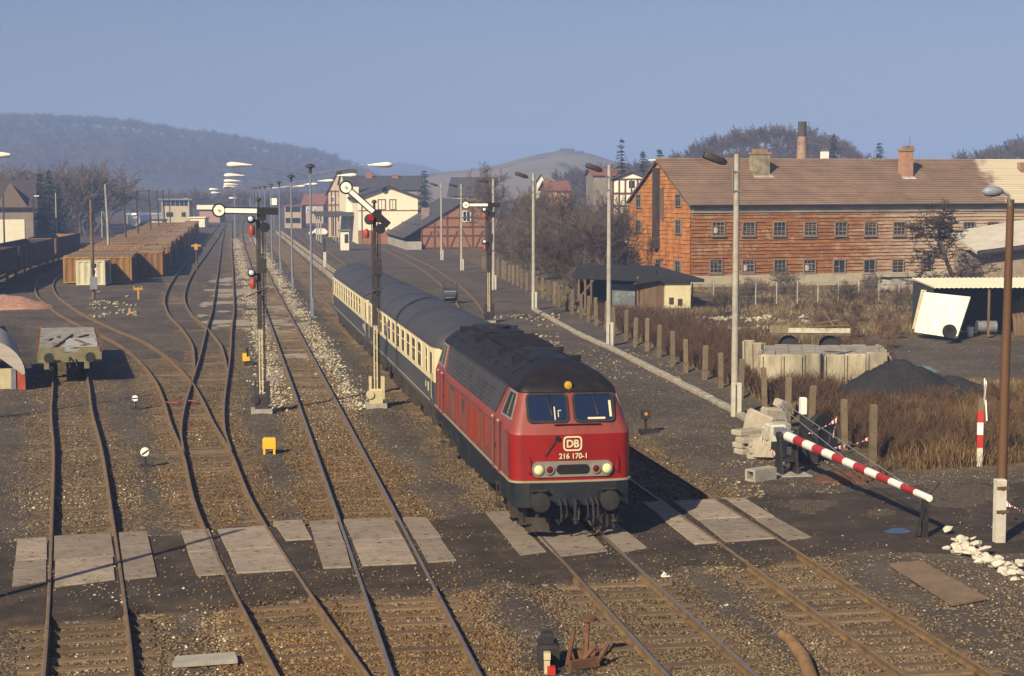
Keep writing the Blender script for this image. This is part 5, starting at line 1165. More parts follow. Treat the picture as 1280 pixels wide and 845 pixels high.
mb = MB(); mb.tube([(-.1, 0, 2.2), (0, 0, 2.2), (6.5, 0, 2.2), (6.6, 0, 2.2)], [.9, 1.35, 1.35, .9], 18); mb.build('tank', [mat('silver_paint', (.5, .5, .52), .35, .1, metal=.4)], tk, 40)
mb = MB(); mb.box((3.3, 0, .85), (7, 2.3, .3)); mb.build('frame', [wag_dark], tk)
for x in (1.2, 5.4): mb = MB(); mb.cyl((x, -.9, .45), (x, .9, .45), .45, n=14); mb.build('wheel', [dark_steel], tk)
e, w, h = lowbox('red_brick_house', 'hazy pinkish gatehouse beside the track beyond the lamp masts', 'house', 356, 377, 258, 290, 370, 8, mat('pale_pink_render', (.36, .28, .20), .9, .15), red_tile)
for a in (3, 8, 12):
    for z in (1.6, 4.0): mb = MB(); mb.box((a*w/15, -.03, z), (1, .08, 1.1)); mb.build('window', [glass_dark], e)
house('hazy_house', 'faint hazy house with reddish roof beyond the lamp masts, left of the platform canopy', 'house', 379, 405, 420, 255, 243, 9, False, mat('hazy_plaster', (.36, .28, .24), .9, .12), red_tile, [(384, 387, 260, 266, 0), (393, 396, 260, 266, 0)], rz=-.1)
p = RZ(342, 252, 330); sg = E('white_board_sign', 'white square board raised on a post between the lamp masts', 'sign', (p.x, p.y, 0), -YAW)
mb = MB(); mb.box((0, 0, p.z), (1.25, .1, 1.3)); mb.build('board', [white_enamel], sg); mb = MB(); mb.cyl((0, .08, 0), (0, .08, p.z), .08, n=7); mb.build('post', [galv], sg)

# ------------------------------------------------------------------ containers
ochre = NT('ochre_corrugated_steel'); v = ochre.coord('Object'); n = ochre.noise(ochre.coord('Object', (1, 1, .2)), 1.6, 6, .7); oi = ochre.new('ShaderNodeObjectInfo').outputs['Random']
c = ochre.ramp(n, [(.3, (.15, .075, .022)), (.5, (.27, .14, .042)), (.7, (.35, .205, .07))]); c = ochre.mix(1.0, c, ochre.ramp(oi, [(0, (.62, .58, .6)), (.5, (.9, .9, .9)), (1, (1.1, 1.1, 1.05))]), 'MULTIPLY'); ochre = ochre.out(c, .75, 0, .3)
cont_roof = mat('dusty_container_roof', (.20, .15, .105), .9, .25, 1.3, (.12, .09, .065), .5)
pale_green = mat('pale_green_white_steel', (.50, .47, .33), .75, .15, 2, (.22, .18, .11), .5, stretch=(1, 1, .2))
def container(label, loc, rz, L=6.06, W=2.44, Hh=2.35, m=None, rm=None, group='containers in the yard'):
    e = E('container', label, 'container', loc, rz, group); mb = MB()
    def corr(a, b, nrm):
        a = Vector(a); b = Vector(b); n = int((b-a).length/.14); pts = []
        for i in range(n+1):
            o = .045 if (i//2) % 2 == 0 else -.02; pts.append(a.lerp(b, i/n)+nrm*o)
        vs = [p+Vector((0, 0, .12)) for p in pts]+[p+Vector((0, 0, Hh-.1)) for p in pts]; k = len(pts); mb.add(vs, [(i, i+1, k+i+1, k+i) for i in range(k-1)])
    corr((.05, .05, 0), (L-.05, .05, 0), Vector((0, -1, 0))); corr((L-.05, .05, 0), (L-.05, W-.05, 0), Vector((1, 0, 0))); corr((L-.05, W-.05, 0), (.05, W-.05, 0), Vector((0, 1, 0))); corr((.05, W-.05, 0), (.05, .05, 0), Vector((-1, 0, 0)))
    mb.build('walls', [m or ochre], e)
    mb = MB()
    for x in (.06, L-.06):
        for y in (.06, W-.06): mb.box((x, y, Hh/2), (.14, .14, Hh))
    for z in (.07, Hh-.06):
        for y in (.05, W-.05): mb.box((L/2, y, z), (L-.26, .12, .12))
        for x in (.05, L-.05): mb.box((x, W/2, z), (.12, W-.26, .12))
    mb.build('frame', [m or ochre], e)
    mb = MB(); mb.box((L/2, W/2, Hh-.03), (L-.1, W-.1, .05))
    for i in range(1, 14): mb.box((L*i/14, W/2, Hh+.005), (.12, W-.3, .03))
    mb.build('roof', [rm or cont_roof], e)
    mb = MB(); 
    for y in (.65, 1.2, 1.3, 1.85): mb.cyl((L+.05, y, .2), (L+.05, y, Hh-.2), .025, n=6)
    mb.build('door_bars', [signal_dark], e)
    return e
c0 = G(166, 352.5); a0 = RZ(89, 330, 157.5)
cpro = container('ochre corrugated container facing the camera, front of the stack', (c0.x-6.1, c0.y+.3, -.05), -.10)
container('pale greenish-white container standing apart before the ochre front one', (G(94, 356).x+.1, G(94, 356).y, -.05), -.10, 2.5, 3.2, 2.15, pale_green, pale_green, group='')
k = 0
yy = c0.y+12.5; dirn = Vector((.012, 1, 0))
for i in range(25):
    x = c0.x-.35+.012*(yy-c0.y)*(.7) + random.uniform(-.12, .12)
    L6 = 6.06
    dup(cpro, (x+2.44, yy, -.05+random.uniform(-.02, .02)), R(90)+random.uniform(-.02, .02), f'ochre container {ordn(i)} behind the front one in the right-hand file', scale=(1, 1, random.choice((1, 1, 1.03, .96, .9))))
    yy += L6+random.choice((.15, .2, .5, .9))
yy = c0.y+3.2
for i in range(34):
    x = c0.x-6.45+.012*(yy-c0.y)*.7 + random.uniform(-.15, .15)
    dup(cpro, (x, yy, -.05+random.uniform(-.03, .03)), -.03+random.uniform(-.015, .015), f'broadside ochre container, {ordn(i)} row of the left-hand file', scale=(1, 1, random.choice((1, 1, .97, .94))))
    yy += 2.44+random.choice((.2, .3, 1.8, 2.6, 4.0))

# ------------------------------------------------------------------ shack, cream annex, bunker, carport, brick shed
def lz(u, v, Z): return RZ(u, v, Z).z
felt = mat('black_roof_felt', (.018, .017, .019), .85, .3, 2, (.05, .045, .04), .3)
Zs = 119; A = RZ(722, 380, Zs); g0 = gz(A.x, A.y); shk = E('wooden_shack', 'open wooden shack with sagging dark felt roof beside the bare trees', 'shack', (A.x, A.y, g0), -YAW)
pw = lambda u: (u-722)*Zs/F
zt = lz(722, 345, Zs)-g0
mb = MB(); mb.slab([Vector((-.4, -.6, zt)), Vector((pw(815)+.2, -.8, zt-.25)), Vector((pw(828), 5, zt+.5)), Vector((.2, 5, zt+.55))], .14); mb.slab([Vector((pw(790), -1.2, zt-.45)), Vector((pw(832), -1.0, zt-.1)), Vector((pw(834), 4, zt+.25)), Vector((pw(800), 4, zt+.0))], .12); mb.build('roof', [felt], shk)
mb = MB(); mb.box((pw(780), .4, .95), (pw(794)-pw(765), .08, 1.7)); mb.build('sheet_wall', [mat('blue_grey_sheet', (.11, .13, .145), .6, .2, 2, (.3, .3, .28), .3)], shk)
mb = MB()
for i in range(12): mb.box((pw(800)+i*.145, -.6, 1.05), (.13, .05, 2.0+random.uniform(-.1, .05)))
mb.build('plank_wall', [wood_old], shk)
mb = MB(); mb.box((pw(775), 4.6, 1.2), (pw(828)-pw(722), .1, 2.4)); mb.box((-.0, 2.5, 1.2), (.1, 4.2, 2.4)); mb.build('back_wall', [wag_dark], shk)
for u in (723, 731, 738.5, 796.5): mb = MB(); mb.box((pw(u), -.5, zt/2), (.14, .14, zt-.05)); mb.build('post', [wood_old], shk)
mb = MB(); mb.M = Matrix.Translation((pw(728), -.55, 1.2)) @ Matrix.Rotation(R(38), 4, 'Y'); mb.box((0, 0, 0), (.1, .08, 2.6)); mb.build('brace', [wood_old], shk)
Za = 118; A = RZ(831, 388, Za); g0 = gz(A.x, A.y); w = (RZ(863.5, 388, Za)-A).length; zt = lz(847, 352.5, Za)-g0
an = E('cream_annex', 'low cream-rendered annex with flat dark roof before the orange gable', 'outbuilding', (A.x, A.y, g0), -YAW+.08)
mb = MB(); mb.box((w/2, 9, zt/2-.3), (w, 18, zt+.6)); mb.build('wall', [mat('yellowish_render', (.56, .50, .31), .9, .15, 1.2, (.3, .26, .16), .4)], an)
mb = MB(); mb.box((w/2+.3, 9, zt+.1), (w+1.2, 18.6, .22), ); mb.build('roof', [felt], an)
for u, z in ((839, .55), (850, .45)): mb = MB(); mb.box(((u-831)/32.5*w, -.02, z), (.3, .08, .45)); mb.build('vent', [wag_dark], an)
# concrete silo walls
mb0 = RZ(930, 478, 71); sil = E('concrete_silo', 'old concrete bunker of upright ribbed wall panels, open on top', 'bunker', (0, 0, 0))
A = GP(950, 484); B = GP(1108, 484); dv = (B-A).normalized(); nv = Vector((-dv.y, dv.x, 0)); Lx = (B-A).length
panel_m = mat('weathered_wall_panel', (.36, .32, .235), .9, .3, 1.3, (.10, .083, .06), .8, 1.1, .45, 16, stretch=(1, 1, .3), randv=.18)
def wallpanel(p, d, w, h, th, tilt=0):
    mb = MB(); n = Vector((-d.y, d.x, 0)); T = Matrix(((d.x, n.x, 0, p.x), (d.y, n.y, 0, p.y), (0, 0, 1, p.z), (0, 0, 0, 1))); mb.M = T @ Matrix.Rotation(tilt, 4, 'X')
    mb.bbox((w/2, 0, h/2), (w-.03, th, h), .03); mb.box((.06, -th*.7, h/2-.02), (.10, th*.5, h-.05)); mb.box((w-.06, -th*.7, h/2-.02), (.10, th*.5, h-.05))
    return mb.build('wall_panel', [panel_m], sil)
np_ = 6
for i in range(np_): 
    p = A+dv*(Lx*i/np_); p.z = gz(p.x, p.y)-.3; wallpanel(p+nv*random.uniform(-.12, .12), dv, Lx/np_, 1.75+random.uniform(-.06, .06), .2, random.uniform(-.03, .05))
p = GP(930, 470); p.z -= .3; 
for i, (u, v) in enumerate(((931, 470), (941, 474))): q = GP(u, v); q.z -= .3; wallpanel(q, (dv+nv*-.55).normalized(), .55, 1.95, .2, .04)
C_ = GP(938, 445); C_.z -= .2
for i in range(6): q = A+nv*(6.3+.15*i)+dv*(Lx*(i)/6); q.z = gz(q.x, q.y)-.3; wallpanel(q, dv, Lx/6, 1.5, .2, 0)
for i in range(4):
    for base, sg in ((A, 1), (B, 1)): q = base+nv*(1.55*i+.1); q.z = gz(q.x, q.y)-.3; wallpanel(q, nv, 1.5, 1.65, .2, 0)
mb = MB(); cpt = (A+B)/2+nv*3.2; mb.M = Matrix.Translation((cpt.x, cpt.y, gz(cpt.x, cpt.y)+1.2)) @ Matrix.Rotation(math.atan2(dv.y, dv.x), 4, 'Z')
for i in range(9): mb.box((-Lx/2+.35+i*Lx/9, 0, random.uniform(-.02, .02)), (Lx/9-.015, 6.2, .12), random.uniform(-.01, .01), 0, random.uniform(-.015, .015))
mb.build('cover_planks', [mat('grey_cover', (.30, .275, .23), .9, .25, 1.5, (.15, .13, .11), .5, 1, .5, 12)], sil)
# farm trailer
A = RZ(962, 428, 84); g0 = gz(A.x, A.y); tr_ = E('farm_trailer', 'flatbed farm trailer with olive end board loaded with poles, behind the concrete bunker', 'trailer', (A.x, A.y, g0), -YAW-.12)
mb = MB(); mb.box((2.0, .9, 1.22), (3.9, 1.8, .12)); mb.build('bed', [wood_old], tr_)
mb = MB(); mb.box((.5, -.0, 1.45), (1.0, .06, .38)); mb.build('end_board', [olive], tr_); mb = MB(); mb.box((2.4, -.02, 1.4), (3.0, .05, .24)); mb.build('side_board', [mat('pale_worn_paint', (.45, .43, .34), .8, .2, 4, (.15, .12, .08), .5)], tr_)
for i, (a, b) in enumerate((((.9, .3, .8), (2.2, .6, 1.75)), ((1.6, .5, .95), (3.4, .7, 1.2)), ((2.6, .8, 1.7), (3.2, .5, .85)), ((1.8, .2, .9), (3.9, .4, .98)))): mb = MB(); mb.cyl((a[0], a[1], a[2]+.65), (b[0], b[1], b[2]+.65), .045, n=6); mb.build('pole', [wood_old], tr_)
for x in (1.0, 3.0):
    for y in (.15, 1.65): mb = MB(); mb.cyl((x, y-.1, .5), (x, y+.1, .5), .52, n=14); mb.build('wheel', [rubber], tr_)
# carport with leaning white panel
Zc = 96; A = RZ(1166, 420, Zc); g0 = gz(A.x, A.y); cpo = E('open_shed', 'open shed with corrugated white roof edge beside the wooden pole', 'shed', (A.x, A.y, g0), -YAW)
pc = lambda u: (u-1150)*Zc/F
zt = lz(1200, 359, Zc)-g0
mb = MB(); n = 70; W = 9.5
top = []; bot = []
for i in range(n+1):
    x = -.1+W*i/n; o = .04*(i % 2); top.append(x); 
vs = [Vector((x, -.6, zt+.03+.045*(i % 2)+.02*x/W)) for i, x in enumerate(top)]+[Vector((x, 5, zt+.25+.045*(i % 2))) for i, x in enumerate(top)]
mb.add(vs+[p-Vector((0, 0, .06)) for p in vs], [(i, i+1, n+1+i+1, n+1+i) for i in range(n)]+[(2*n+2+i, n*3+3+i, n*3+3+i+1, 2*n+2+i+1) for i in range(n)]+[(i, 2*n+2+i, 2*n+2+i+1, i+1) for i in range(n)])
mb.build('roof', [cream_wall], cpo)
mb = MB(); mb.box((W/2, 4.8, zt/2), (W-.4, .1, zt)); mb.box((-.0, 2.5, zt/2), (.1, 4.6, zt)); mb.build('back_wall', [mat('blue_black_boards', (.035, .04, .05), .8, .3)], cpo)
for x in (3.0, 6.2, 9.2): mb = MB(); mb.box((x, -.4, zt/2), (.12, .12, zt)); mb.build('post', [wood_old], cpo)
q = [RZ(1143, 415, 95), RZ(1196, 423, 93.5), RZ(1213, 371, 94.5), RZ(1155, 365, 95.6)]; q[0].z = max(q[0].z, gz(q[0].x, q[0].y)); c = q[0].copy()
wpn = MB(); upv = (q[1]-q[0]).cross(q[3]-q[0]).normalized(); wpn.slab([p-c for p in q], .10, up=upv); wpn = wpn.build('leaning_board', [mat('white_board', (.72, .69, .58), .6, .06, 2, (.42, .36, .27), .45, 1.4, stretch=(3, 3, .5))], loc=c); tag(wpn, 'big white board leaning against the open shed', 'board')
for i, (u, v, u2, v2) in enumerate(((1140.5, 411, 1152, 362), (1142.5, 411.5, 1155.5, 362.5))):
    a = RZ(u, v, 95.4); b = RZ(u2, v2, 96); mb = MB(); mb.slab([a-a, Vector((.12, -.02, 0)), b-a+Vector((.12, -.02, 0)), b-a], .06, up=Vector((0, -1, 0))); o = mb.build('plank', [cream_paint], loc=a); tag(o, ['left one of two narrow cream boards leaning beside the white board', 'right one of two narrow cream boards leaning beside the white board'][i], 'plank')
def tyre(label, p, r, rz=0.0, tilt=90):
    o = MB(); o.lathe([(r*.45, -.10), (r*.94, -.13), (r, -.07), (r, .07), (r*.94, .13), (r*.45, .10), (r*.42, 0), (r*.45, -.10)], 24); o.f = o.f[:-2]; o.m = o.m[:-2]
    o = o.build('tyre', [rubber], smooth=50, loc=p); o.rotation_euler = (R(tilt), 0, rz); hb = MB(); hb.cyl((0, 0, -.04), (0, 0, .04), r*.44, n=20); hb.build('hub', [dark_steel], o); tag(o, label, 'tyre'); return o
p = RZ(1187, 414.5, 92.5); tyre('black tyre leaning at the foot of the big white board', p, .40, -YAW+.25, 84)
p = GP(1213, 414); p = RZ(1213, 412, 96.3); bk = E('bucket', 'white bucket standing in the open shed mouth', 'bucket', (p.x, p.y, gz(p.x, p.y)))
mb = MB(); mb.lathe([(.16, 0), (.2, .55), (.18, .55), (.15, .05)], 16); mb.build('pail', [white_enamel], bk); mb = MB(); mb.tube([(.2*math.cos(a), 0, .5+.18*math.sin(a)) for a in [math.pi*k/8 for k in range(9)]], .012, 5); mb.build('handle', [galv], bk)
p = RZ(1232, 400, 98); dr = E('drum', 'grey drum lying inside the open shed', 'drum', (p.x, p.y, gz(p.x, p.y)), -YAW)
mb = MB(); mb.cyl((-.5, 0, .42), (.6, 0, .42), .34, n=16); mb.build('barrel', [galv], dr); mb = MB(); [mb.cyl((x, 0, .42), (x+.04, 0, .42), .36, n=16) for x in (-.5, -.1, .25, .56)]; mb.build('rib', [galv], dr)
for i, u in enumerate((1268, 1273, 1278)): 
    p = RZ(u, 412, 97); mb = MB(); mb.slab([Vector((0, 0, 0)), Vector((.22, 0, 0)), Vector((.4, .8, 1.8+.2*i)), Vector((.18, .8, 1.8+.2*i))], .05, up=Vector((0, -1, .3)).normalized()); o = mb.build('plank', [wood_old], loc=(p.x, p.y, gz(p.x, p.y))); tag(o, ['left of the brown planks propped in the shed at the right edge', 'middle one of the brown planks propped in the shed at the right edge', 'rightmost brown plank propped in the shed at the photo edge'][i], 'plank')
# brick shed at the far right and concrete steps at the foot of the orange building
Zb = 126; A = RZ(1228, 358, Zb); g0 = gz(A.x, A.y); bs = E('brick_shed', 'grey-brown brick shed with pale pitched roof at the right edge', 'shed', (A.x, A.y, g0), -YAW+.1)
zt = lz(1250, 316, Zb)-g0; mb = MB(); mb.box((3.5, 3, zt/2-.3), (7, 6, zt+.6)); mb.build('wall', [mat('grey_brown_brick', (.25, .19, .145), .9, .25, 3, (.36, .31, .25), .4, 1, .4, 18)], bs)
mb = MB(); mb.slab([Vector((-.5, -.5, zt)), Vector((7.5, -.5, zt+1.0)), Vector((7.5, 6, zt+2.6)), Vector((-.5, 6, zt+1.4))], .2); mb.build('roof', [mat('pale_sheet_roof', (.48, .45, .38), .8, .15, 1)], bs)
mb = MB(); mb.tube([(-.6, -.6, zt-.05), (7.6, -.6, zt+.9)], .25, 8); mb.build('gutter', [signal_dark], bs)
A = RZ(1098, 345, 140); stp = E('concrete_ramp', 'weathered concrete ramp block at the foot of the orange building', 'ramp', (A.x, A.y, gz(A.x, A.y)), -YAW+BA)
mb = MB(); mb.loft([[Vector((x, y, z)) for x, z in ((0, -.2), (3.2, -.2), (3.2, 1.15), (.6, 1.05))] for y in (-1.2, .6)]); mb.build('block', [concrete], stp); mb = MB(); mb.box((2, -.3, 1.2), (3.6, 2.1, .14)); mb.build('slab', [plinth_m], stp)
# ------------------------------------------------------------------ hills and far woods
t = NT('forest_hill'); v = t.pos(); n = t.noise(v, .02, 6, .65); hill_forest = t.out(t.ramp(n, [(.3, (.05, .041, .039)), (.7, (.075, .061, .057))]), .95)
t = NT('field_hill'); v = t.pos(); n = t.noise(v, .006, 5, .6); n2 = t.noise(t.coord('Object', (1, .25, 1)), .02, 5, .6)
field_m = t.out(t.mix(t.ramp(n2, [(.55, 0), (.62, 1)]), t.ramp(n, [(.35, (.14, .115, .07)), (.5, (.20, .15, .095)), (.65, (.12, .11, .06))]), (.055, .045, .038)), .95)
def hill(name, prof, Z, run, m, base_drop=0.0, rough=.05):
    us = np.arange(prof[0][0], prof[-1][0]+1, 6.0); vs_ = np.interp(us, [p[0] for p in prof], [p[1] for p in prof])
    rows = 14; V = []
    for j in range(rows+4):
        for u, vv in zip(us, vs_):
            top = RZ(u, vv, Z); f = min(1, j/rows); zz = Z-run+run*f if j <= rows else Z+run*.5*(j-rows)/3
            hgt = top.z*(math.sin(f*math.pi/2)**1.3) if j <= rows else top.z*(1-.4*(j-rows)/3)
            p = RZ(u, 300, zz); hgt *= 1+rough*math.sin(u*.05+j)*(1-f)
            V.append((p.x, p.y, hgt-(1-f)*(.8+base_drop)))
    n = len(us); ii = np.arange((rows+4)*n).reshape(rows+4, n)
    Fq = np.stack([ii[:-1, :-1].ravel(), ii[:-1, 1:].ravel(), ii[1:, 1:].ravel(), ii[1:, :-1].ravel()], 1)
    o = struct(npmesh(name, np.array(V), Fq, m, k=4)); o.data.polygons.foreach_set('use_smooth', np.ones(len(Fq), dtype=bool)); return o, np.array(V).reshape(rows+4, n, 3)
PL = [(-420, 172), (-200, 157), (-60, 157), (60, 157), (120, 160), (180, 166), (240, 175), (300, 184), (360, 195), (400, 201), (430, 212), (470, 232), (520, 246)]
_, HL = hill('hills', PL, 1350, 520, hill_forest)
hill('hills', [(380, 236), (420, 218), (460, 208), (500, 203), (535, 208), (580, 224), (640, 240), (700, 246)], 2300, 700, hill_forest)
hill('hills', [(440, 246), (500, 228), (540, 216), (580, 213), (620, 207), (660, 196), (700, 189), (735, 192), (780, 206), (860, 222), (960, 236)], 1050, 420, field_m)
PR = [(700, 240), (760, 232), (830, 228), (865, 210), (900, 194), (950, 186), (1000, 184), (1040, 192), (1080, 222), (1120, 242), (1165, 240), (1210, 214), (1280, 200), (1400, 194), (1700, 190)]
_, HR = hill('hills', PR, 430, 150, hill_forest)

def grow(seed, height, r0, spread=.55, levels=4, nch=(9, 7, 6, 5), up=.25, trunk_f=.35, multi=1, twig_r=.012, jitter=.18):
    """bare branching: lists of (p0,p1,r0,r1,level)"""
    rn = random.Random(seed); segs = []
    def branch(p, d, L, r, lev):
        ns = 5 if lev == 0 else (4 if lev == 1 else (2 if lev < levels-1 else 1)); pts = [p]; dirs = []; rad = [r]
        for i in range(ns):
            d = (d + Vector((rn.gauss(0, jitter), rn.gauss(0, jitter), rn.gauss(0, jitter)*.6 + up*.25*(lev > 0)))).normalized()
            pts.append(pts[-1]+d*(L/ns)); dirs.append(d); rad.append(max(twig_r*.6, r*(1-.75*(i+1)/ns)))
        for i in range(ns): segs.append((pts[i], pts[i+1], rad[i], rad[i+1], lev))
        if lev >= levels: return
        n = nch[min(lev, len(nch)-1)]
        for k in range(n):
            f = (trunk_f + (1-trunk_f)*(k+rn.random())/n) if lev == 0 else (.2+.8*(k+rn.random())/n)
            f = min(f, .99); i = int(f*ns); q = pts[i].lerp(pts[i+1], f*ns-i); dd = dirs[i]
            az = rn.uniform(0, 6.283) if lev else k*2.4+rn.uniform(-.4, .4); a = Vector((math.cos(az), math.sin(az), 0)); a = (a - dd*a.dot(dd))
            if a.length < .05: a = Vector((0, 0, 1))
            a.normalize(); ang = rn.uniform(.55, 1.05)*spread*1.7
            nd = dd*math.cos(ang)+a*math.sin(ang); nd = (nd+Vector((0, 0, up*.5))).normalized()
            branch(q, nd, L*rn.uniform(.38, .62)*(1.15-.55*f if lev == 0 else 1), max(twig_r, rad[i]*rn.uniform(.45, .62)), lev+1)
    for m in range(multi):
        a = rn.uniform(0, 6.283); off = Vector((math.cos(a), math.sin(a), 0))*(.0 if multi == 1 else rn.uniform(.05, .9))
        d = Vector((rn.gauss(0, .06), rn.gauss(0, .06), 1)) if multi == 1 else Vector((math.cos(a)*.35, math.sin(a)*.35, 1))
        branch(off, d.normalized(), height*(.72 if multi == 1 else rn.uniform(.5, .8)), r0, 0)
    return segs
def segmesh(name, segs, m, parent=None):
    n = len(segs); P0 = np.array([s[0][:] for s in segs]); P1 = np.array([s[1][:] for s in segs]); R0 = np.array([s[2] for s in segs]); R1 = np.array([s[3] for s in segs])
    lv = np.array([s[4] for s in segs]); out_v = []; out_f = []; base = 0
    for k, msk in ((6, lv == 0), (4, lv == 1), (3, lv > 1)):
        if not msk.any(): continue
        p0, p1, r0, r1 = P0[msk], P1[msk], R0[msk], R1[msk]; d = p1-p0; d /= np.maximum(np.linalg.norm(d, axis=1), 1e-9)[:, None]
        a = np.where(np.abs(d[:, 2:3]) < .9, np.array([[0, 0, 1.]]), np.array([[1., 0, 0]])); e1 = np.cross(d, a); e1 /= np.linalg.norm(e1, axis=1)[:, None]; e2 = np.cross(d, e1)
        t = np.arange(k)*2*np.pi/k; ring = e1[:, None]*np.cos(t)[None, :, None]+e2[:, None]*np.sin(t)[None, :, None]
        v = np.concatenate([p0[:, None]+ring*r0[:, None, None], p1[:, None]+ring*r1[:, None, None]], 1); nn = len(p0)
        f = np.array([(i, (i+1) % k, k+(i+1) % k, k+i) for i in range(k)])
        out_f.append((f[None]+(np.arange(nn)*2*k)[:, None, None]+base).reshape(-1, 4)); out_v.append(v.reshape(-1, 3)); base += nn*2*k
    return npmesh(name, np.concatenate(out_v), np.concatenate(out_f), m, parent, k=4)
bark = mat('grey_brown_bark', (.105, .085, .068), .95, .3, 3, (.055, .045, .038), .4, 2, .5, 14, randv=.15)
twig = mat('winter_twigs', (.115, .085, .066), .95, .3, .6, randv=.3, bump=0)
twig2 = mat('russet_twigs', (.15, .088, .056), .95, .3, .6, randv=.3, bump=0)
def tree_thing(name, label, cat, loc, segs, group=None, tw=twig, split=1, scale=1, rz=0):
    e = E(name, label, cat, loc, rz, group); e.scale = (scale,)*3
    segmesh('trunk', [s for s in segs if s[4] <= split], bark, e); segmesh('crown', [s for s in segs if s[4] > split], tw, e); return e
# big and middle trees one can tell apart
def bt(label, u, vb, Z, vt, seed, kw=None, tw=twig, group='bare trees on the right', name='bare_tree'):
    p = RZ(u, 300, Z); g = gz(p.x, p.y); h = RZ(u, vt, Z).z-g; k = dict(spread=.6); k.update(kw or {})
    return tree_thing(name, label, 'tree', (p.x, p.y, g-.1), grow(seed, h, .022*h+.05, **k), group, tw)
bt('large round-crowned bare tree rising above the goods shed, right of it', 628, 0, 225, 198, 3, dict(levels=4, nch=(12, 8, 6, 6), twig_r=.022))
bt('bare tree with pale leaning trunk between the third and fourth box-headed lamps', 742, 0, 134, 250, 8, dict(levels=4, nch=(9, 8, 6, 5), twig_r=.014, spread=.7))
bt('bare tree standing before the orange-red house', 704, 0, 190, 232, 12, dict(levels=4, nch=(9, 7, 6, 5), twig_r=.018))
bt('dark bare fruit tree in front of the pale right end of the orange building', 1199, 0, 122, 228, 21, dict(levels=4, nch=(10, 8, 6, 5), twig_r=.024, spread=.95, trunk_f=.25, up=.1), mat('dark_branches', (.048, .034, .028), .95, .3, .6, bump=0))
bt('bare tree close behind the shack, right of the pale-trunked tree', 768, 0, 140, 262, 24, dict(nch=(9, 7, 6, 5), twig_r=.014))
# thicket: copies of five shrub shapes
protos = []
for i, (sd, h, kw) in enumerate(((31, 5.2, dict(multi=5, levels=3, nch=(8, 7, 6), twig_r=.014)), (32, 4.2, dict(multi=7, levels=3, nch=(7, 6, 6), twig_r=.013)), (33, 6.5, dict(multi=3, levels=4, nch=(8, 6, 5, 4), twig_r=.014)), (34, 7.5, dict(multi=2, levels=4, nch=(9, 7, 5, 5), twig_r=.016)), (35, 2.2, dict(multi=9, levels=3, nch=(6, 5, 5), twig_r=.010)))):
    protos.append(('shrub', grow(sd, h, .05, spread=.6, **kw)))
pobj = []
def shrub(i, loc, label, sc_, group):
    while len(pobj) <= i: pobj.append(None)
    if pobj[i] is None:
        pobj[i] = tree_thing('shrub', label, 'shrub', loc, protos[i][1], group, twig if i != 4 else twig2, split=0, scale=sc_, rz=random.uniform(0, 6)); return pobj[i]
    return dup(pobj[i], loc, random.uniform(0, 6.28), label, group, sc_)
cnt = 0
def cpx(p):
    d = Vector((p[0], p[1], 3))-Vector((0, 0, H)); return 640+F*d.dot(_r2)/d.dot(_fw)
for _ in range(1400):
    y = random.uniform(92, 235); x = 19.6+.058*(y-49.3)+2.0+random.expovariate(1/14)
    p = Vector((x, y, 0)); u = cpx(p); Z = x*_f0.x+y*_f0.y
    if u < 596 or u > 800 or (u > 700 and 106 < Z < 127) or (u > 775 and Z > 112): continue
    if u > 690 and Z < 122: continue
    if x > 22 and 226 < y and u < 650: continue
    i = random.choice((0, 1, 2, 2, 3, 3, 0)) if Z > 128 else random.choice((0, 1, 1, 2))
    s = random.uniform(.6, .95)
    if u < 622 and Z > 150: continue
    if u < 640 and Z > 160: s *= .7
    if Z < 118: s *= .8
    cnt += 1; shrub(i, (x, y, gz(x, y)-.1), 'leafless grey-brown shrub in the dense thicket right of the fence row', s, 'shrubs of the thicket')
    if cnt >= 105: break
protos.append(('shrub', grow(61, 8.5, .15, spread=.55, levels=4, nch=(9, 6, 5, 4), twig_r=.015, trunk_f=.3))); cnt = 0
for _ in range(200):
    y = random.uniform(112, 215); x = 19.6+.058*(y-49.3)+3+random.expovariate(1/16); u = cpx((x, y)); Z = x*_f0.x+y*_f0.y
    if u < 632 or u > 792 or Z < 128: continue
    cnt += 1; o = shrub(5, (x, y, gz(x, y)-.1), 'slender bare tree standing up out of the thicket', random.uniform(.75, 1.15), 'slender trees of the thicket'); o['category'] = 'tree'
    if cnt >= 20: break
cnt = 0
for _ in range(400):
    Z = random.uniform(112, 137); u = random.uniform(866, 1130); p = RZ(u, 300, Z); 
    if Z < 120 and random.random() < .6: continue
    cnt += 1; shrub(4 if random.random() < .8 else 1, (p.x, p.y, gz(p.x, p.y)-.1), 'low russet shrub before the plinth of the orange building', random.uniform(.3, .6), 'low shrubs before the orange building')
    if cnt >= 40: break
cnt = 0
for _ in range(300):
    Z = random.uniform(80, 108); u = random.uniform(1030, 1150); p = RZ(u, 300, Z)
    cnt += 1; shrub(4, (p.x, p.y, gz(p.x, p.y)-.1), 'russet dry shrub in the waste ground left of the white board', random.uniform(.5, .85), 'dry shrubs left of the white board')
    if cnt >= 14: break
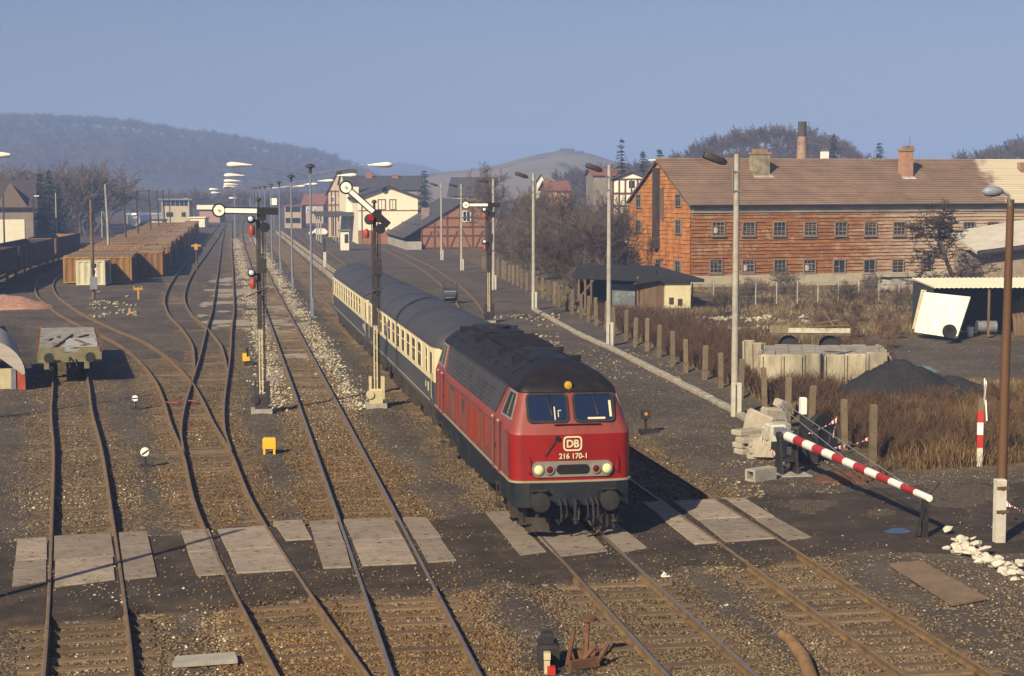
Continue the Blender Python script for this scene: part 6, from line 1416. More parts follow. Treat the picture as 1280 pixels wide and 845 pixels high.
# conifers
needle = mat('dark_needles', (.030, .042, .032), .9, .35, 1.2, bump=0, randv=.1)
needle_b = mat('blue_green_needles', (.035, .060, .068), .9, .3, 1.2, bump=0)
def conifer(label, u, vb, vt, Z, wf=.2, seed=1, m=None, sparse=1.0, group='conifers', ntier=44):
    p = RZ(u, 300, Z); g = gz(p.x, p.y); h = RZ(u, vt, Z).z-g; rn = random.Random(seed); e = E('conifer', label, 'tree', (p.x, p.y, g-.1), 0, group)
    mb = MB(); mb.tube([(0, 0, 0), (.05*h*.1, 0, h*.5), (0, 0, h)], [.018*h, .011*h, .02], 7); mb.build('trunk', [bark], e)
    V = []; Fc = []
    for i in range(ntier):
        f = .12+.88*i/ntier; zz = h*f; L = h*wf*(1-f)**.8+.25; nb = int((13-7*f)*sparse)+3; zz += rn.uniform(-.012, .012)*h
        for b in range(nb):
            a = rn.uniform(0, 6.283); l = L*rn.uniform(.35, 1.15); d = Vector((math.cos(a), math.sin(a), 0)); droop = rn.uniform(.15, .42)
            n = max(4, int(l/.22)); s = Vector((-d.y, d.x, 0))
            for q in range(n):
                ff = (q+.6)/n; c = d*l*ff+Vector((0, 0, zz-droop*l*ff*ff+rn.uniform(-.08, .08)))
                for sg in (-1, 1):
                    w = (.3+.55*(1-ff))*rn.uniform(.6, 1.2)*min(1.3, l*.5); k = len(V); V += [c, c+s*sg*w+d*w*.5+Vector((0, 0, -w*.45+rn.uniform(-.1, .1))), c+d*(.26)+Vector((0, 0, -.05))]; Fc.append((k, k+1, k+2))
    npmesh('crown', np.array([v[:] for v in V]), np.array(Fc), m or needle, e); return e
conifer('tall dark conifer left of the two at the yard edge', 52, 292, 214, 250, .2, 5, group='')
conifer('taller ragged conifer by the hazy hedge, right of its neighbour', 63, 292, 211, 256, .21, 6, group='')
conifer('shorter dark conifer tucked right of the ragged tall one', 75, 292, 229, 262, .2, 7, group='')
conifer('blue spruce behind the goods shed roof, right of the station', 531, 260, 211, 300, .22, 8, needle_b, group='')
conifer('thin-topped tall conifer left of the orange building gable', 776, 250, 170, 235, .15, 9, needle, .6, group='', ntier=36)
conifer('small dark conifer on the skyline left of the orange roof peak', 824, 215, 184, 260, .2, 10, group='')
conifer('slim conifer between the tall one and the orange roof peak', 803, 215, 187, 280, .15, 11, group='')
conifer('lone sparse conifer above the roof, left of the pale red chimney', 1098, 220, 176, 270, .22, 12, None, .7, group='')
conifer('sparse conifer above the roof right of the factory chimney', 1040, 220, 165, 280, .16, 13, None, .7, group='')
# far woods, one mass each
lite = [grow(s, 1.0, .018, spread=.55, levels=3, nch=(9, 6, 5), twig_r=.006) for s in (51, 52, 53)]
def wood(name, label, P, hs, m):
    """merge many light bare trees standing at P (n,3) with heights hs"""
    out = []; 
    for k, seg in enumerate(lite):
        a = np.array([s[0][:]+s[1][:] for s in seg]); r = np.array([(s[2], s[3]) for s in seg]); out.append((a, r))
    Vs = []; 
    for i, (p, h) in enumerate(zip(P, hs)):
        a, r = out[i % 3]; th = rng.uniform(0, 6.28); c, s = math.cos(th), math.sin(th); w = rng.uniform(.85, 1.25)
        p0 = a[:, :3]*h; p1 = a[:, 3:]*h
        R2 = np.array([[c, -s, 0], [s, c, 0], [0, 0, 1]])*np.array([[w], [w], [1]]); p0 = p0@R2.T+p; p1 = p1@R2.T+p; ra = r*h
        d = p1-p0; perp = np.cross(d, np.array([.3, .9, .3])); perp /= np.maximum(np.linalg.norm(perp, axis=1), 1e-9)[:, None]
        perp2 = np.cross(d, perp); perp2 /= np.maximum(np.linalg.norm(perp2, axis=1), 1e-9)[:, None]
        Vs.append(np.stack([p0+perp*ra[:, :1], p0-perp*ra[:, :1]*.5+perp2*ra[:, :1], p1+perp*ra[:, 1:], p1-perp*ra[:, 1:]], 1).reshape(-1, 3))
    V = np.concatenate(Vs); n = len(V)//4; Fq = np.arange(n*4).reshape(n, 4)[:, [0, 1, 3, 2]]
    return stuff(npmesh(name, V, Fq, m, k=4), label, 'woodland')
far_twig = mat('far_wood', (.070, .056, .054), .95, .3, .05, bump=0)
def on_hill(HM, n, j0, j1):
    P = []
    for _ in range(n):
        j = rng.uniform(j0, j1); i = rng.uniform(0, HM.shape[1]-1.01); a, b = int(j), int(i); P.append(HM[a, b]*(1-(j-a))*(1-(i-b))+HM[a+1, b]*(j-a)*(1-(i-b))+HM[a, b+1]*(1-(j-a))*(i-b)+HM[a+1, b+1]*(j-a)*(i-b))
    return np.array(P)
P = np.concatenate([on_hill(HL, 2300, 3, 13.6), on_hill(HL, 1300, 12.8, 14.2)]); wood('forest', 'hazy bare forest covering the long hill at the left', P, rng.uniform(6, 11, len(P)), far_twig)
P = np.concatenate([on_hill(HR, 700, 4, 14.3), on_hill(HR, 350, 12.6, 14.6)]); wood('hillside_wood', 'bare wood on the skyline behind the orange building', P, rng.uniform(3.5, 7.0, len(P)), far_twig)
P = []
for _ in range(120): Z = rng.uniform(300, 400); u = rng.uniform(-30, 135); p = RZ(u, 300, Z); P.append((p.x, p.y, 0))
wood('tree_belt', 'reddish-grey bare tree belt behind the conifers at the left', np.array(P), rng.uniform(10, 15, len(P)), mat('reddish_far_twigs', (.078, .058, .05), .95, .3, .05, bump=0))
P = []
for _ in range(160): Z = rng.uniform(240, 420); u = rng.uniform(560, 800); p = RZ(u, 300, Z); P.append((p.x, p.y, gz(p.x, p.y)))
wood('garden_trees', 'hazy mass of bare garden trees on the slope behind the thicket', np.array(P), rng.uniform(4.5, 8, len(P)), far_twig)
P = []
for _ in range(170): Z = rng.uniform(430, 700); u = rng.uniform(150, 440); p = RZ(u, 300, Z); P.append((p.x, p.y, 0))
wood('far_hedgerow', 'hazy bare trees along the far end of the yard', np.array(P), rng.uniform(5, 10, len(P)), far_twig)
P = []
for _ in range(40): u = rng.uniform(690, 730); Z = rng.uniform(1000, 1060); p = RZ(u, 190.5, 1050); P.append((p.x, p.y, p.z-4))
wood('hilltop_copse', 'small dark copse on the top of the bare hill', np.array(P), rng.uniform(4, 6, len(P)), far_twig)
p = RZ(709, 191, 1035); hv = E('hilltop_house', 'tiny white house among the copse on the bare hilltop', 'house', (p.x, p.y, p.z-3))
mb = MB(); mb.box((0, 0, 1), (8, 6, 4)); mb.build('wall', [white_wall], hv); mb = MB(); mb.loft([[Vector((x, -3.5, 3)), Vector((x, 3.5, 3)), Vector((x, 0, 5.6))] for x in (-4.3, 4.3)]); mb.build('roof', [slate], hv)

# ------------------------------------------------------------------ dry grass and brambles
t = NT('dry_grass'); rv = t.attr('rnd').outputs['Fac']; grass_m = t.out(t.ramp(rv, [(0, (.045, .026, .014)), (.35, (.105, .060, .026)), (.7, (.18, .115, .05)), (1, (.30, .23, .13))]), .9, 0, .2)
t = NT('bramble'); rv = t.attr('rnd').outputs['Fac']; bramble_m = t.out(t.ramp(rv, [(0, (.036, .020, .015)), (.5, (.080, .047, .031)), (1, (.15, .095, .055))]), .95, 0, .2)
def blades(name, label, x, y, h, w, m, lean=.4, shade=None, zoff=0):
    n = len(x); z = ground_z(x, y)-.03+zoff; th = rng.uniform(0, 6.283, n); lx = np.cos(th)*lean*h*rng.uniform(.2, 1, n); ly = np.sin(th)*lean*h*rng.uniform(.2, 1, n)
    th2 = rng.uniform(0, 6.283, n); wx, wy = np.cos(th2)*w, np.sin(th2)*w
    B = np.stack([x, y, z], 1); W = np.stack([wx, wy, 0*wx], 1); M_ = np.stack([x+lx*.35, y+ly*.35, z+h*.6], 1); T_ = np.stack([x+lx, y+ly, z+h*rng.uniform(.75, 1, n)], 1)
    V = np.stack([B-W, B+W, M_+W*.7, M_-W*.7, T_, T_], 1)[:, :5].reshape(-1, 3); o = (np.arange(n)*5)[:, None]
    Ft = np.concatenate([np.array([[0, 1, 2]])+o, np.array([[0, 2, 3]])+o, np.array([[3, 2, 4]])+o])
    return stuff(npmesh(name, V, Ft, m, col=np.repeat(rng.beta(2, 2, n) if shade is None else shade, 5)), label, 'brambles' if m is bramble_m else 'dry grass')
fl = lambda y: 19.6+.058*(y-49.3)
n = 60000; y = rng.uniform(47.5, 64, n); x = fl(y)+rng.uniform(-.6, 12, n)+.25*(y-47); nz = fbm(x, y, 2.4, 5)
n2_ = fbm(x, y, .9, 6); k = (nz > .34) & (n2_ > .40) & (y > 47.8+.8*(fbm(x, y, 1.5, 66)-.3)); x, y, nz = x[k], y[k], nz[k]
blades('dry_grass', 'tall straw-brown dry grass behind the last fence posts', x, y, rng.uniform(.25, .9, len(x))*(.25+1.3*nz**1.5+.2), .010, grass_m, .6)
for i in range(34):
    yy_ = random.uniform(49.5, 62); xx_ = fl(yy_)+random.uniform(.8, 9)+.25*(yy_-47); shrub(4, (xx_, yy_, gz(xx_, yy_)-.05), 'thin russet shrub among the tall dry grass behind the last fence posts', random.uniform(.35, .62), 'russet shrubs in the tall dry grass')
n = 90000; u_ = rng.uniform(0, 1, n); y = 60+90*u_**1.5; x = fl(y)+.4+rng.uniform(0, 1, n)*(14+.3*(y-60)); nz = fbm(x, y, 3.5, 8)
cxx = x*_r.x+y*_r.y; Zc_ = x*_f0.x+y*_f0.y; u = 640+F*cxx/Zc_; yard = (u > 1020+rng.normal(0, 25, n)) & (Zc_ > 74) & (Zc_ < 97)
k = (nz > .42) & ~yard; x, y, nz = x[k], y[k], nz[k]
t = NT('straw_grass'); rv = t.attr('rnd').outputs['Fac']; straw_m = t.out(t.ramp(rv, [(0, (.07, .048, .026)), (.4, (.15, .11, .055)), (.75, (.24, .185, .10)), (1, (.36, .30, .19))]), .9, 0, .2)
blades('waste_grass', 'brown tufted grass over the waste ground before the orange building', x, y, rng.uniform(.12, .45, len(x))*(.4+nz), .018, straw_m)
n = 70000; y = rng.uniform(50, 110, n); x = fl(y)+.5+rng.exponential(2.0, n); nz = fbm(x, y, 2.0, 18)
k = (nz > .40) & (x < fl(y)+9); x, y, nz = x[k], y[k], nz[k]
blades('brambles', 'dark reddish brambles behind the row of concrete fence posts', x, y, rng.uniform(.3, 1.15, len(x))*(.45+nz), .011, bramble_m, .8)
n = 9000; y = rng.uniform(30, 62, n); x = 15.5+rng.normal(0, 1, n)*2.0+.05*(y-45); nz = fbm(x, y, 1.1, 28); k = (nz > .6) & (road_mask(x, y) < .3); x, y = x[k], y[k]
blades('verge_tufts', 'short dead tufts along the trodden verge', x, y, rng.uniform(.05, .2, len(x)), .007, grass_m)
# ------------------------------------------------------------------ fence row, kerb, verge
FX = lambda y: 19.5+.058*(y-49.3)
fp = E('fence_post', 'square concrete fence post, first and nearest of the row, with tape tied to it', 'fence post', (FX(49.3), 49.3, gz(FX(49.3), 49.3)-.1), 0, 'concrete fence posts of one row')
mb = MB(); mb.bbox((0, 0, .98), (.19, .17, 2.0), .03); mb.build('shaft', [post_concrete], fp)
mb = MB(); [mb.box((0, -.09, z), (.05, .02, .03)) for z in (.6, 1.1, 1.6)]; mb.build('wire_eye', [rust], fp)
ys = [52.4, 55.9, 59.2, 62.5, 65.9, 69.4, 72.8, 76.2, 79.5, 82.8, 86.1, 89.4, 92.8] + [92.8+3.32*i for i in range(1, 27)]
for i, y in enumerate(ys):
    x = FX(y)+random.uniform(-.08, .08); o = dup(fp, (x, y, gz(x, y)-.1), random.uniform(-.1, .1), f'square concrete fence post, {ordn(i+1)} of the row from the crossing end', scale=(1, 1, random.uniform(.80, .95))); o.rotation_euler = (random.uniform(-.03, .03), random.uniform(-.04, .04), random.uniform(-.1, .1))
wf = E('wire_fence', 'sagging wire mesh fence with thin posts before the orange building', 'fence', CW(0, 0)); Zf = 121
A = RZ(866, 300, Zf); B = RZ(1125, 300, Zf+4); wf.location = (A.x, A.y, gz(A.x, A.y)); B = Vector((B.x-A.x, B.y-A.y, 0))
for i in range(11): q = B*(i/10); mb = MB(); mb.cyl((q.x, q.y, 0), (q.x, q.y, 1.6), .05, n=6); mb.build('post', [concrete], wf)
mb = MB()
for z in (.25, .6, .95, 1.3, 1.5): mb.tube([(B.x*k/10, B.y*k/10, z-.05*(k % 2)) for k in range(11)], .012, 4, cap=False)
mb.build('wire', [galv], wf)
# kerb
kb = MB(); pts = [GP(u, v) for u, v in ((946, 534), (920, 517), (880, 496), (840, 475), (800, 455), (760, 435), (720, 417), (690, 400), (668, 388))]
kerbm = mat('kerb_stone', (.30, .27, .22), .9, .2, 2, (.15, .13, .1), .4, randv=.15)
n = 0
for a, b in zip(pts[:-1], pts[1:]):
    L = (b-a).length; m = max(1, int(L/1.0))
    for i in range(m): p = a.lerp(b, (i+.5)/m); d = b-a; kb.bbox((p.x, p.y+random.uniform(-.02, .02), p.z+.03+random.uniform(-.02, .02)), (L/m-.03, .32, .26), .03, math.atan2(d.y, d.x)+random.uniform(-.01, .01))
struct(kb.build('kerb', [kerbm]))
# ------------------------------------------------------------------ level-crossing barrier
hv_ = GP(978, 598); bz = E('barrier', 'red and white striped crossing barrier boom lowered onto its rest post', 'barrier', (16.45, 48.3, gz(16.45, 48.3)), 0)
tip = Vector((16.62-16.45, 38.35-48.3, 1.08)); piv = Vector((0, 0, 1.15)); d = tip-piv; nst = 13
for i in range(nst):
    a = piv+d*(i/nst); b = piv+d*((i+1)/nst); mb = MB(); r0 = .145-.06*i/nst; r1 = .145-.06*(i+1)/nst; mb.cyl(a, b, r0, r1, 14)
    mb.build('boom_stripe', [white_enamel if i % 2 == 0 else mat('barrier_red', (.36, .025, .022), .45, .15, 4, (.2, .05, .04), .2) if i == 1 else bpy.data.materials.get('barrier_red')], bz, 40)
mb = MB()
for s in (-1, 1):
    mb.loft([[Vector((s*.24+o, y*k+.1, z)) for o in (-.035, .035) for y in ((-.38, .38) if o < 0 else (.38, -.38))] for z, k in ((-.1, 1), (.5, .6), (1.2, .22))])
    mb.cyl((s*.3, .1, 1.15), (s*.18, .1, 1.15), .14, n=12)
mb.box((0, .1, .45), (.5, .5, .08)); mb.build('pedestal', [dark_steel], bz)
mb = MB(); mb.box((0, .45, 1.2), (.3, .9, .22)); mb.cyl((-.22, .15, 1.18), (.22, .15, 1.18), .13, n=12); mb.build('pivot_head', [galv], bz)
mb = MB(); mb.bbox((0, 1.2, 1.12), (.5, .55, .5), .05); mb.bbox((.02, 1.75, 1.0), (.42, .4, .42), .05); mb.build('counterweight', [concrete_pale], bz)
mb = MB(); mb.bbox((0, .1, -.05), (1.2, 1.3, .2), .03); mb.build('foundation', [concrete], bz)
for s in (-1, 1): mb = MB(); mb.tube([piv+Vector((s*.12, -.1, .1)), (s*.15, -1.2, 1.75)] if False else [(s*.12+.1, .9, 2.0), piv+d*.45+Vector((0, 0, .1)) if s < 0 else piv+d*.88+Vector((0, 0, .08))], .014, 5); mb.build('stay_wire', [galv], bz)
mb = MB(); mb.tube([(.1, .1, 1.1), (.1, .9, 2.05)], .03, 6); mb.build('stay_post', [galv], bz)
mb = MB(); mb.box((tip.x, tip.y+.25, .5), (.14, .10, 1.1)); mb.box((tip.x-.16, tip.y+.2, .4), (.05, .08, .95), 0, None, 0, .25); mb.box((tip.x, tip.y+.25, 1.08), (.09, .35, .06)); mb.tube([(tip.x+.05, tip.y+.2, 1.1), (tip.x+.3, tip.y+.1, 1.45)], .025, 5); mb.build('rest_post', [dark_steel], bz)
mb = MB(); [mb.tube([piv+d*f+Vector((0, 0, -.12)), piv+d*f+Vector((.02, 0, -.3))], .02, 5) for f in (.5, .54, .58, .63)]; mb.build('hanger', [rust], bz)
concrete_mid = mat('grey_buff_concrete', (.36, .325, .26), .9, .25, 2.2, (.2, .17, .13), .5, 1.4, .4, 25)
# hollow block, stacked kerb slabs, big leaning slabs
p = GP(951, 600); hb = MB(); T = Matrix.Translation((p.x, p.y, p.z)) @ Matrix.Rotation(.5, 4, 'Z'); hb.M = T
hb.box((0, -.16, .17), (.9, .08, .36)); hb.box((0, .16, .17), (.9, .08, .36)); hb.box((0, 0, .03), (.9, .24, .07)); hb.box((0, 0, .33), (.9, .24, .07))
tag(hb.build('hollow_block', [concrete]), 'hollow grey concrete trough block lying left of the barrier pedestal', 'block')
for i, (u, v, z, rz) in enumerate(((938, 566, .08, .3), (936, 565, .26, .35), (940, 566, .44, .25), (934, 563, .62, .4), (952, 572, .08, -.2), (953, 572, .26, -.1), (954, 571, .44, -.25))):
    p = GP(u, v); mb = MB(); mb.bbox((0, 0, 0), (.95, .5, .16), .03)
    o = mb.build('kerb_slab', [concrete_mid], loc=(p.x, p.y, p.z+z)); o.rotation_euler = (0, 0, rz)
    tag(o, ['lowest grey slab in the left pile of stacked slabs before the barrier', 'second slab up in the left pile of stacked slabs', 'third slab up in the left pile of stacked slabs', 'top slab of the left pile of stacked slabs', 'lowest slab in the right-hand slab pile beside the leaning concrete blocks', 'middle slab in the right-hand slab pile beside the leaning blocks', 'top slab in the right-hand slab pile beside the leaning blocks'][i], 'concrete slab', 'slabs stacked by the barrier')
for i, (u, v, z, dims, rx, ry, rz) in enumerate(((949, 552, .55, (.25, 1.5, 1.1), .2, .12, .5), (962, 575, .4, (.2, 1.6, .8), -.1, .2, .55), (972, 560, .55, (.9, .5, .8), .1, .05, .3), (966, 545, .8, (.9, .6, .45), .05, .1, .2), (976, 538, .95, (.45, .5, .35), .2, .3, .4))):
    p = GP(u, v); mb = MB(); mb.bbox((0, 0, 0), tuple(a*.8 for a in dims), .06); o = mb.build('concrete_block', [concrete_mid], loc=(p.x, p.y, p.z+z)); o.rotation_euler = (rx, ry, rz)
    tag(o, ['tall pale concrete slab leaning at the end of the kerb', 'long pale concrete slab with tape over it, beside the barrier pivot', 'pale concrete block next to the barrier pivot', 'broken block resting on the heap behind the barrier pivot', 'small topmost lump of concrete on the heap by the barrier'][i], 'concrete block')
def tape(label, a, b, sag=.05, w=.09, post=None):
    a = Vector(a); b = Vector(b); n = 18; m0 = MB()
    for i in range(n):
        def P(t): return a.lerp(b, t)+Vector((0, 0, -sag*4*t*(1-t)))
        p, q = P(i/n), P((i+1)/n); tw0, tw1 = i*.5, (i+1)*.5
        def o(t): return Vector((0, math.sin(t)*w*.4, math.cos(t)*w*.5+w*.3))
        m0.add([p-o(tw0), q-o(tw1), q+o(tw1), p+o(tw0)], [(0, 1, 2, 3)], i % 2); m0.add([p-o(tw0)+Vector((.004, .004, 0)), q-o(tw1)+Vector((.004, .004, 0)), q+o(tw1)+Vector((.004, .004, 0)), p+o(tw0)+Vector((.004, .004, 0))], [(3, 2, 1, 0)], i % 2)
    return tag(m0.build('barrier_tape', [white_enamel, red_paint]), label, 'tape')
def up(u, v, gp): 
    """point above ground point gp (keeps its depth) at pixel u,v"""
    Z = gp.x*_f0.x+gp.y*_f0.y; return RZ(u, v, Z)
p1 = GP(1091, 578); pm = GP(1042, 585)
tape('red and white tape tied to the nearest fence post, running behind the barrier', up(1090, 546, p1), up(1040, 560, GP(1040, 590)), .08)
tape('red and white tape loop from the wheel to the barrier stay', up(1046, 525, GP(1048, 575)), up(1008, 543, GP(1005, 580)), .03)
tape('short red and white tape end hanging beside the dark wheel', up(1046, 523, GP(1048, 575)), up(1041, 548, GP(1043, 575)), .0)
tape('red and white tape draped over the leaning concrete blocks', up(951, 547, GP(951, 582)), up(975, 573, GP(974, 592)), .05)
p = GP(1275, 655); tape('red and white tape at the right photo edge beside the concrete stub', up(1258, 629, p), up(1288, 639, p), .04)
p = GP(1027, 568); tyre('big dark tyre standing behind the barrier among brambles', (p.x, p.y, p.z+.6), .72, .6, 80); 
p = GP(1003, 560); mk = E('marker_post', 'short white-topped marker post behind the barrier', 'post', (p.x, p.y, p.z))
mb = MB(); mb.bbox((0, 0, .75), (.16, .16, 1.5), .02); mb.build('post', [dark_steel], mk); mb = MB(); mb.bbox((0, 0, 1.4), (.2, .2, .55), .03); mb.build('cap', [white_enamel], mk)
p = GP(1010, 578); mb = MB(); mb.bbox((0, 0, .55), (.5, .45, 1.1), .05); mb.bbox((-.1, -.05, 1.2), (.3, .3, .3), .04); tag(mb.build('winch_box', [dark_steel], loc=p), 'dark winch box behind the barrier pedestal', 'winch')
p = GP(1060, 598); mb = MB(); mb.slab([Vector((-1.3, -.5, .06)), Vector((.2, -.9, .06)), Vector((1.3, .2, .10)), Vector((-.3, .8, .12))], .1); tag(mb.build('steel_plate', [rust], loc=p), 'rusty flat plate lying under the middle of the barrier boom', 'plate')
# saltire warning cross at the road
p = GP(1224, 582); sx = E('crossing_sign', 'striped level-crossing post with a split white cross seen edge-on', 'sign', p, R(72))
def seg(z0, z1, m, nm='post_band'): mb = MB(); mb.bbox((0, 0, (z0+z1)/2), (.17, .17, z1-z0), .004); mb.build(nm, [m], sx)
for i, (a, b) in enumerate(((-.1, .55), (.55, .95), (.95, 1.32), (1.32, 1.68), (1.68, 2.05))): seg(a, b, (concrete_pale, red_paint, white_enamel, red_paint, post_concrete)[i])
for s in (-1, 1):
    for k in (-1, 1):
        mb = MB(); mb.M = Matrix.Translation((0, -.12, 1.98)) @ Matrix.Rotation(s*R(33), 4, 'Y'); mb.box((0, -.02*s, k*.36), (.17, .03, .70));  mb.build('cross_arm', [white_enamel, red_paint], sx)
# coal heap and things near it
def heap(name, label, cat, p, rx, ry, h, m, seed, n=26, rz=0):
    V = []; Fc = []
    for j in range(n+1):
        for i in range(n+1):
            a, b = i/n*2-1, j/n*2-1; r = math.hypot(a, b); x, y = a*rx, b*ry
            z = h*max(0, 1-r**1.3)*(.65+.7*float(fbm(np.array([x+seed]), np.array([y]), rx*.6, seed))) + (float(fbm(np.array([x*3+seed]), np.array([y*3]), .5, seed+3))-.5)*.16*h*(r < .95)-(.12 if r >= .93 else 0)
            V.append((x, y, z))
    for j in range(n):
        for i in range(n): k = j*(n+1)+i; Fc.append((k, k+1, k+n+2, k+n+1))
    o = npmesh(name, np.array(V), np.array(Fc), m, k=4); o.location = p; o.rotation_euler = (0, 0, rz); return tag(o, label, cat)
coal = NT('coal'); v = coal.coord('Object'); n = coal.noise(v, 6, 5, .8); coal.bump(n, 1, .08); coal = coal.out(coal.ramp(n, [(.3, (.010, .010, .012)), (.65, (.026, .025, .028)), (.8, (.09, .085, .085))]), .7, 0, .5)
p = GP(1125, 503); heap('coal_heap', 'black coal heap behind the tall dry grass', 'coal heap', (p.x, p.y, p.z), 3.2, 2.4, 1.65, coal, 4, 40)
p = GP(1195, 500); heap('coal_heap', 'lower black coal heap right of the larger one', 'coal heap', (p.x, p.y, p.z), 2.4, 2, 1.0, coal, 9, 30)
p = GP(1148, 478); mb = MB(); mb.lathe([(.55, 0), (.85, .15), (.8, .6), (.5, .85), (.15, .92)], 14); o = mb.build('tarpaulin_bundle', [mat('faded_green_tarp', (.12, .19, .17), .7, .3, 3, (.3, .3, .25), .4)], smooth=True, loc=p); o.scale = (1.1, .8, .8); tag(o, 'faded green tarpaulin bundle just behind the coal heap', 'tarpaulin')
# white rubble heap, plates, log
p0 = GP(1195, 690); k = 0
for i in range(100):
    f = random.random(); u = 1182+f*98; v = 676+f*44+random.gauss(0, 6); p = GP(u, v); r = random.uniform(.04, .15)*(1.2-.3*f)
    mb = MB(); mb.lathe([(r*.5, -r*.5), (r*random.uniform(.8, 1.1), -r*.1), (r*random.uniform(.6, 1), r*.4), (r*.3, r*.65)], random.choice((5, 6, 7)))
    mb.v = [(a+random.uniform(-.2, .2)*r, b+random.uniform(-.2, .2)*r, c+random.uniform(-.15, .15)*r) for a, b, c in mb.v]
    o = mb.build('rubble_lump', [mat('white_lime_rubble', (.56, .52, .43), .95, .25, 5, (.24, .2, .15), .5) if i == 0 else bpy.data.materials['white_lime_rubble']], loc=(p.x, p.y, p.z+r*.2+(.10 if random.random() < .3 else 0))); o.scale = (1.2, 1, random.uniform(.45, .8)); o.rotation_euler = (random.uniform(-.4, .4), random.uniform(-.4, .4), random.uniform(0, 6)); tag(o, 'whitish lump of rubble dumped below the wooden lamp pole', 'rubble', 'white rubble lumps')
p = GP(1175, 735); mb = MB(); q = [GP(*a) for a in ((1112, 710), (1150, 706), (1233, 752), (1190, 760))]; mb.slab([a-p+Vector((0, 0, .10)) for a in q][::-1], .06); tag(mb.build('fallen_board', [mat('brown_board', (.19, .13, .085), .85, .25, 2, (.1, .07, .05), .4)], loc=p), 'brown sheet of board lying beside the rightmost track', 'board')
p = GP(1010, 828); mb = MB(); pts = [GP(978, 800), GP(988, 806), GP(1005, 830), GP(1012, 850), GP(1020, 870)]; mb.tube([a-p+Vector((0, 0, .10)) for a in pts], [.10, .12, .13, .13, .12], 10); tag(mb.build('log', [mat('pale_brown_log', (.22, .13, .06), .85, .3, 3, (.1, .06, .03), .4)], loc=p, smooth=True), 'pale brown log lying beside the rightmost track at the bottom edge', 'log')
# point machine with rods, bottom middle
p = GP(712, 832); pmn = E('point_machine', 'open point lever box with rusty rods beside the locomotive track', 'point machine', p, -.15)
mb = MB(); mb.bbox((-.38, .1, .2), (.38, .6, .42), .05); mb.bbox((-.40, .15, .48), (.22, .3, .2), .04); mb.build('casing', [dark_steel], pmn)
mb = MB(); mb.box((-.42, -.3, .15), (.10, .3, .35)); mb.box((-.42, -.42, .30), (.12, .12, .12)); mb.build('lever_base', [cream_paint], pmn)
for i, (a, b) in enumerate((((-.05, -.2, .05), (.1, .5, .5)), ((.15, -.1, .05), (.45, -.05, .35)), ((.3, .1, .05), (.35, .4, .75)), ((.5, -.1, .1), (.7, .25, .3)))): mb = MB(); mb.cyl(a, b, .045, n=7); mb.build('rod', [rust], pmn)
mb = MB(); mb.box((.25, -.15, .08), (.6, .12, .16), .5); mb.box((.3, .3, .1), (.5, .14, .2), -.4); mb.lathe([(.14, 0), (.14, .06)], 12, c=(.38, .4, .72)); mb.build('crank', [rust], pmn)
mb = MB(); mb.box((-.35, -.5, .06), (.14, .14, .14)); mb.build('red_weight', [red_paint], pmn)
dull_yellow = mat('dull_orange_yellow', (.45, .23, .05), .6, .2, 4, (.2, .1, .03), .4)
# small things along the left tracks
p = GP(337, 567); yb = E('yellow_box', 'bright yellow box on legs between the tracks', 'box', p, -.1)
mb = MB(); mb.bbox((0, 0, .35), (.42, .34, .34), .03); mb.build('box', [yellow_paint], yb)
for sx__ in (-.16, .16): mb = MB(); mb.box((sx__, -.12, .08), (.07, .07, .2)); mb.build('leg', [yellow_paint], yb)
p = GP(309, 457); yl_ = E('yellow_point_lantern', 'yellow point lantern beside the loop track', 'point lantern', p)
mb = MB(); mb.box((-.12, 0, .42), (.2, .25, .38)); mb.box((.05, 0, .34), (.14, .25, .2)); mb.build('plate', [yellow_paint], yl_); mb = MB(); mb.cyl((0, 0, 0), (0, 0, .8), .05, n=8); mb.box((.08, .05, .1), (.45, .4, .2)); mb.lathe([(.06, .75), (.10, .82), (.05, .9)], 8); mb.build('stand', [dark_steel], yl_)
def shunt(label, u, v, tilt=0):
    p = GP(u, v); e = E('shunting_disc', label, 'signal', p, 0, 'small shunting discs'); mb = MB(); mb.cyl((0, 0, 0), (0, 0, .42), .04, n=8); mb.box((.05, .05, .04), (.5, .3, .08)); mb.build('stand', [dark_steel], e)
    mb = MB(); mb.M = Matrix.Translation((0, 0, .62)) @ Matrix.Rotation(tilt, 4, 'Y'); mb.lathe([(.17, 0), (.19, .05), (.19, .2), (.15, .24)], 16, axis=AX); h = mb.build('disc_case', [signal_dark if not tilt else white_enamel], e, 40)
    mb = MB(); mb.M = Matrix.Translation((0, 0, .62)) @ Matrix.Rotation(tilt, 4, 'Y'); mb.lathe([(.165, 0), (.16, .015)], 16, c=(0, -.235, 0), axis=AX); mb.build('white_face', [white_enamel], h); mb = MB(); mb.M = Matrix.Translation((0, -.255, .62)) @ Matrix.Rotation(tilt, 4, 'Y'); mb.box((0, 0, 0), (.30, .015, .06)); mb.build('black_bar', [black_paint], h); e.scale = (.75,)*3; return e
shunt('white shunting disc with a black bar, beside the yard points', 169.5, 512); shunt('white shunting lamp tilted sideways, left of the second track', 182, 583, R(-35))
p = GP(807, 543); dl = E('point_lantern', 'dark point lantern right of the locomotive cab', 'point lantern', p); mb = MB(); mb.cyl((0, 0, 0), (0, 0, .6), .05, n=8); mb.box((.15, .1, .08), (.7, .3, .16)); mb.build('stand', [dark_steel], dl); mb = MB(); mb.bbox((0, 0, .72), (.28, .28, .34), .05); mb.build('lamp', [signal_dark], dl); mb = MB(); mb.lathe([(.06, 0), (.06, .02)], 10, c=(-.02, -.14, .74), axis=AX); mb.build('lens', [amber_m], dl)
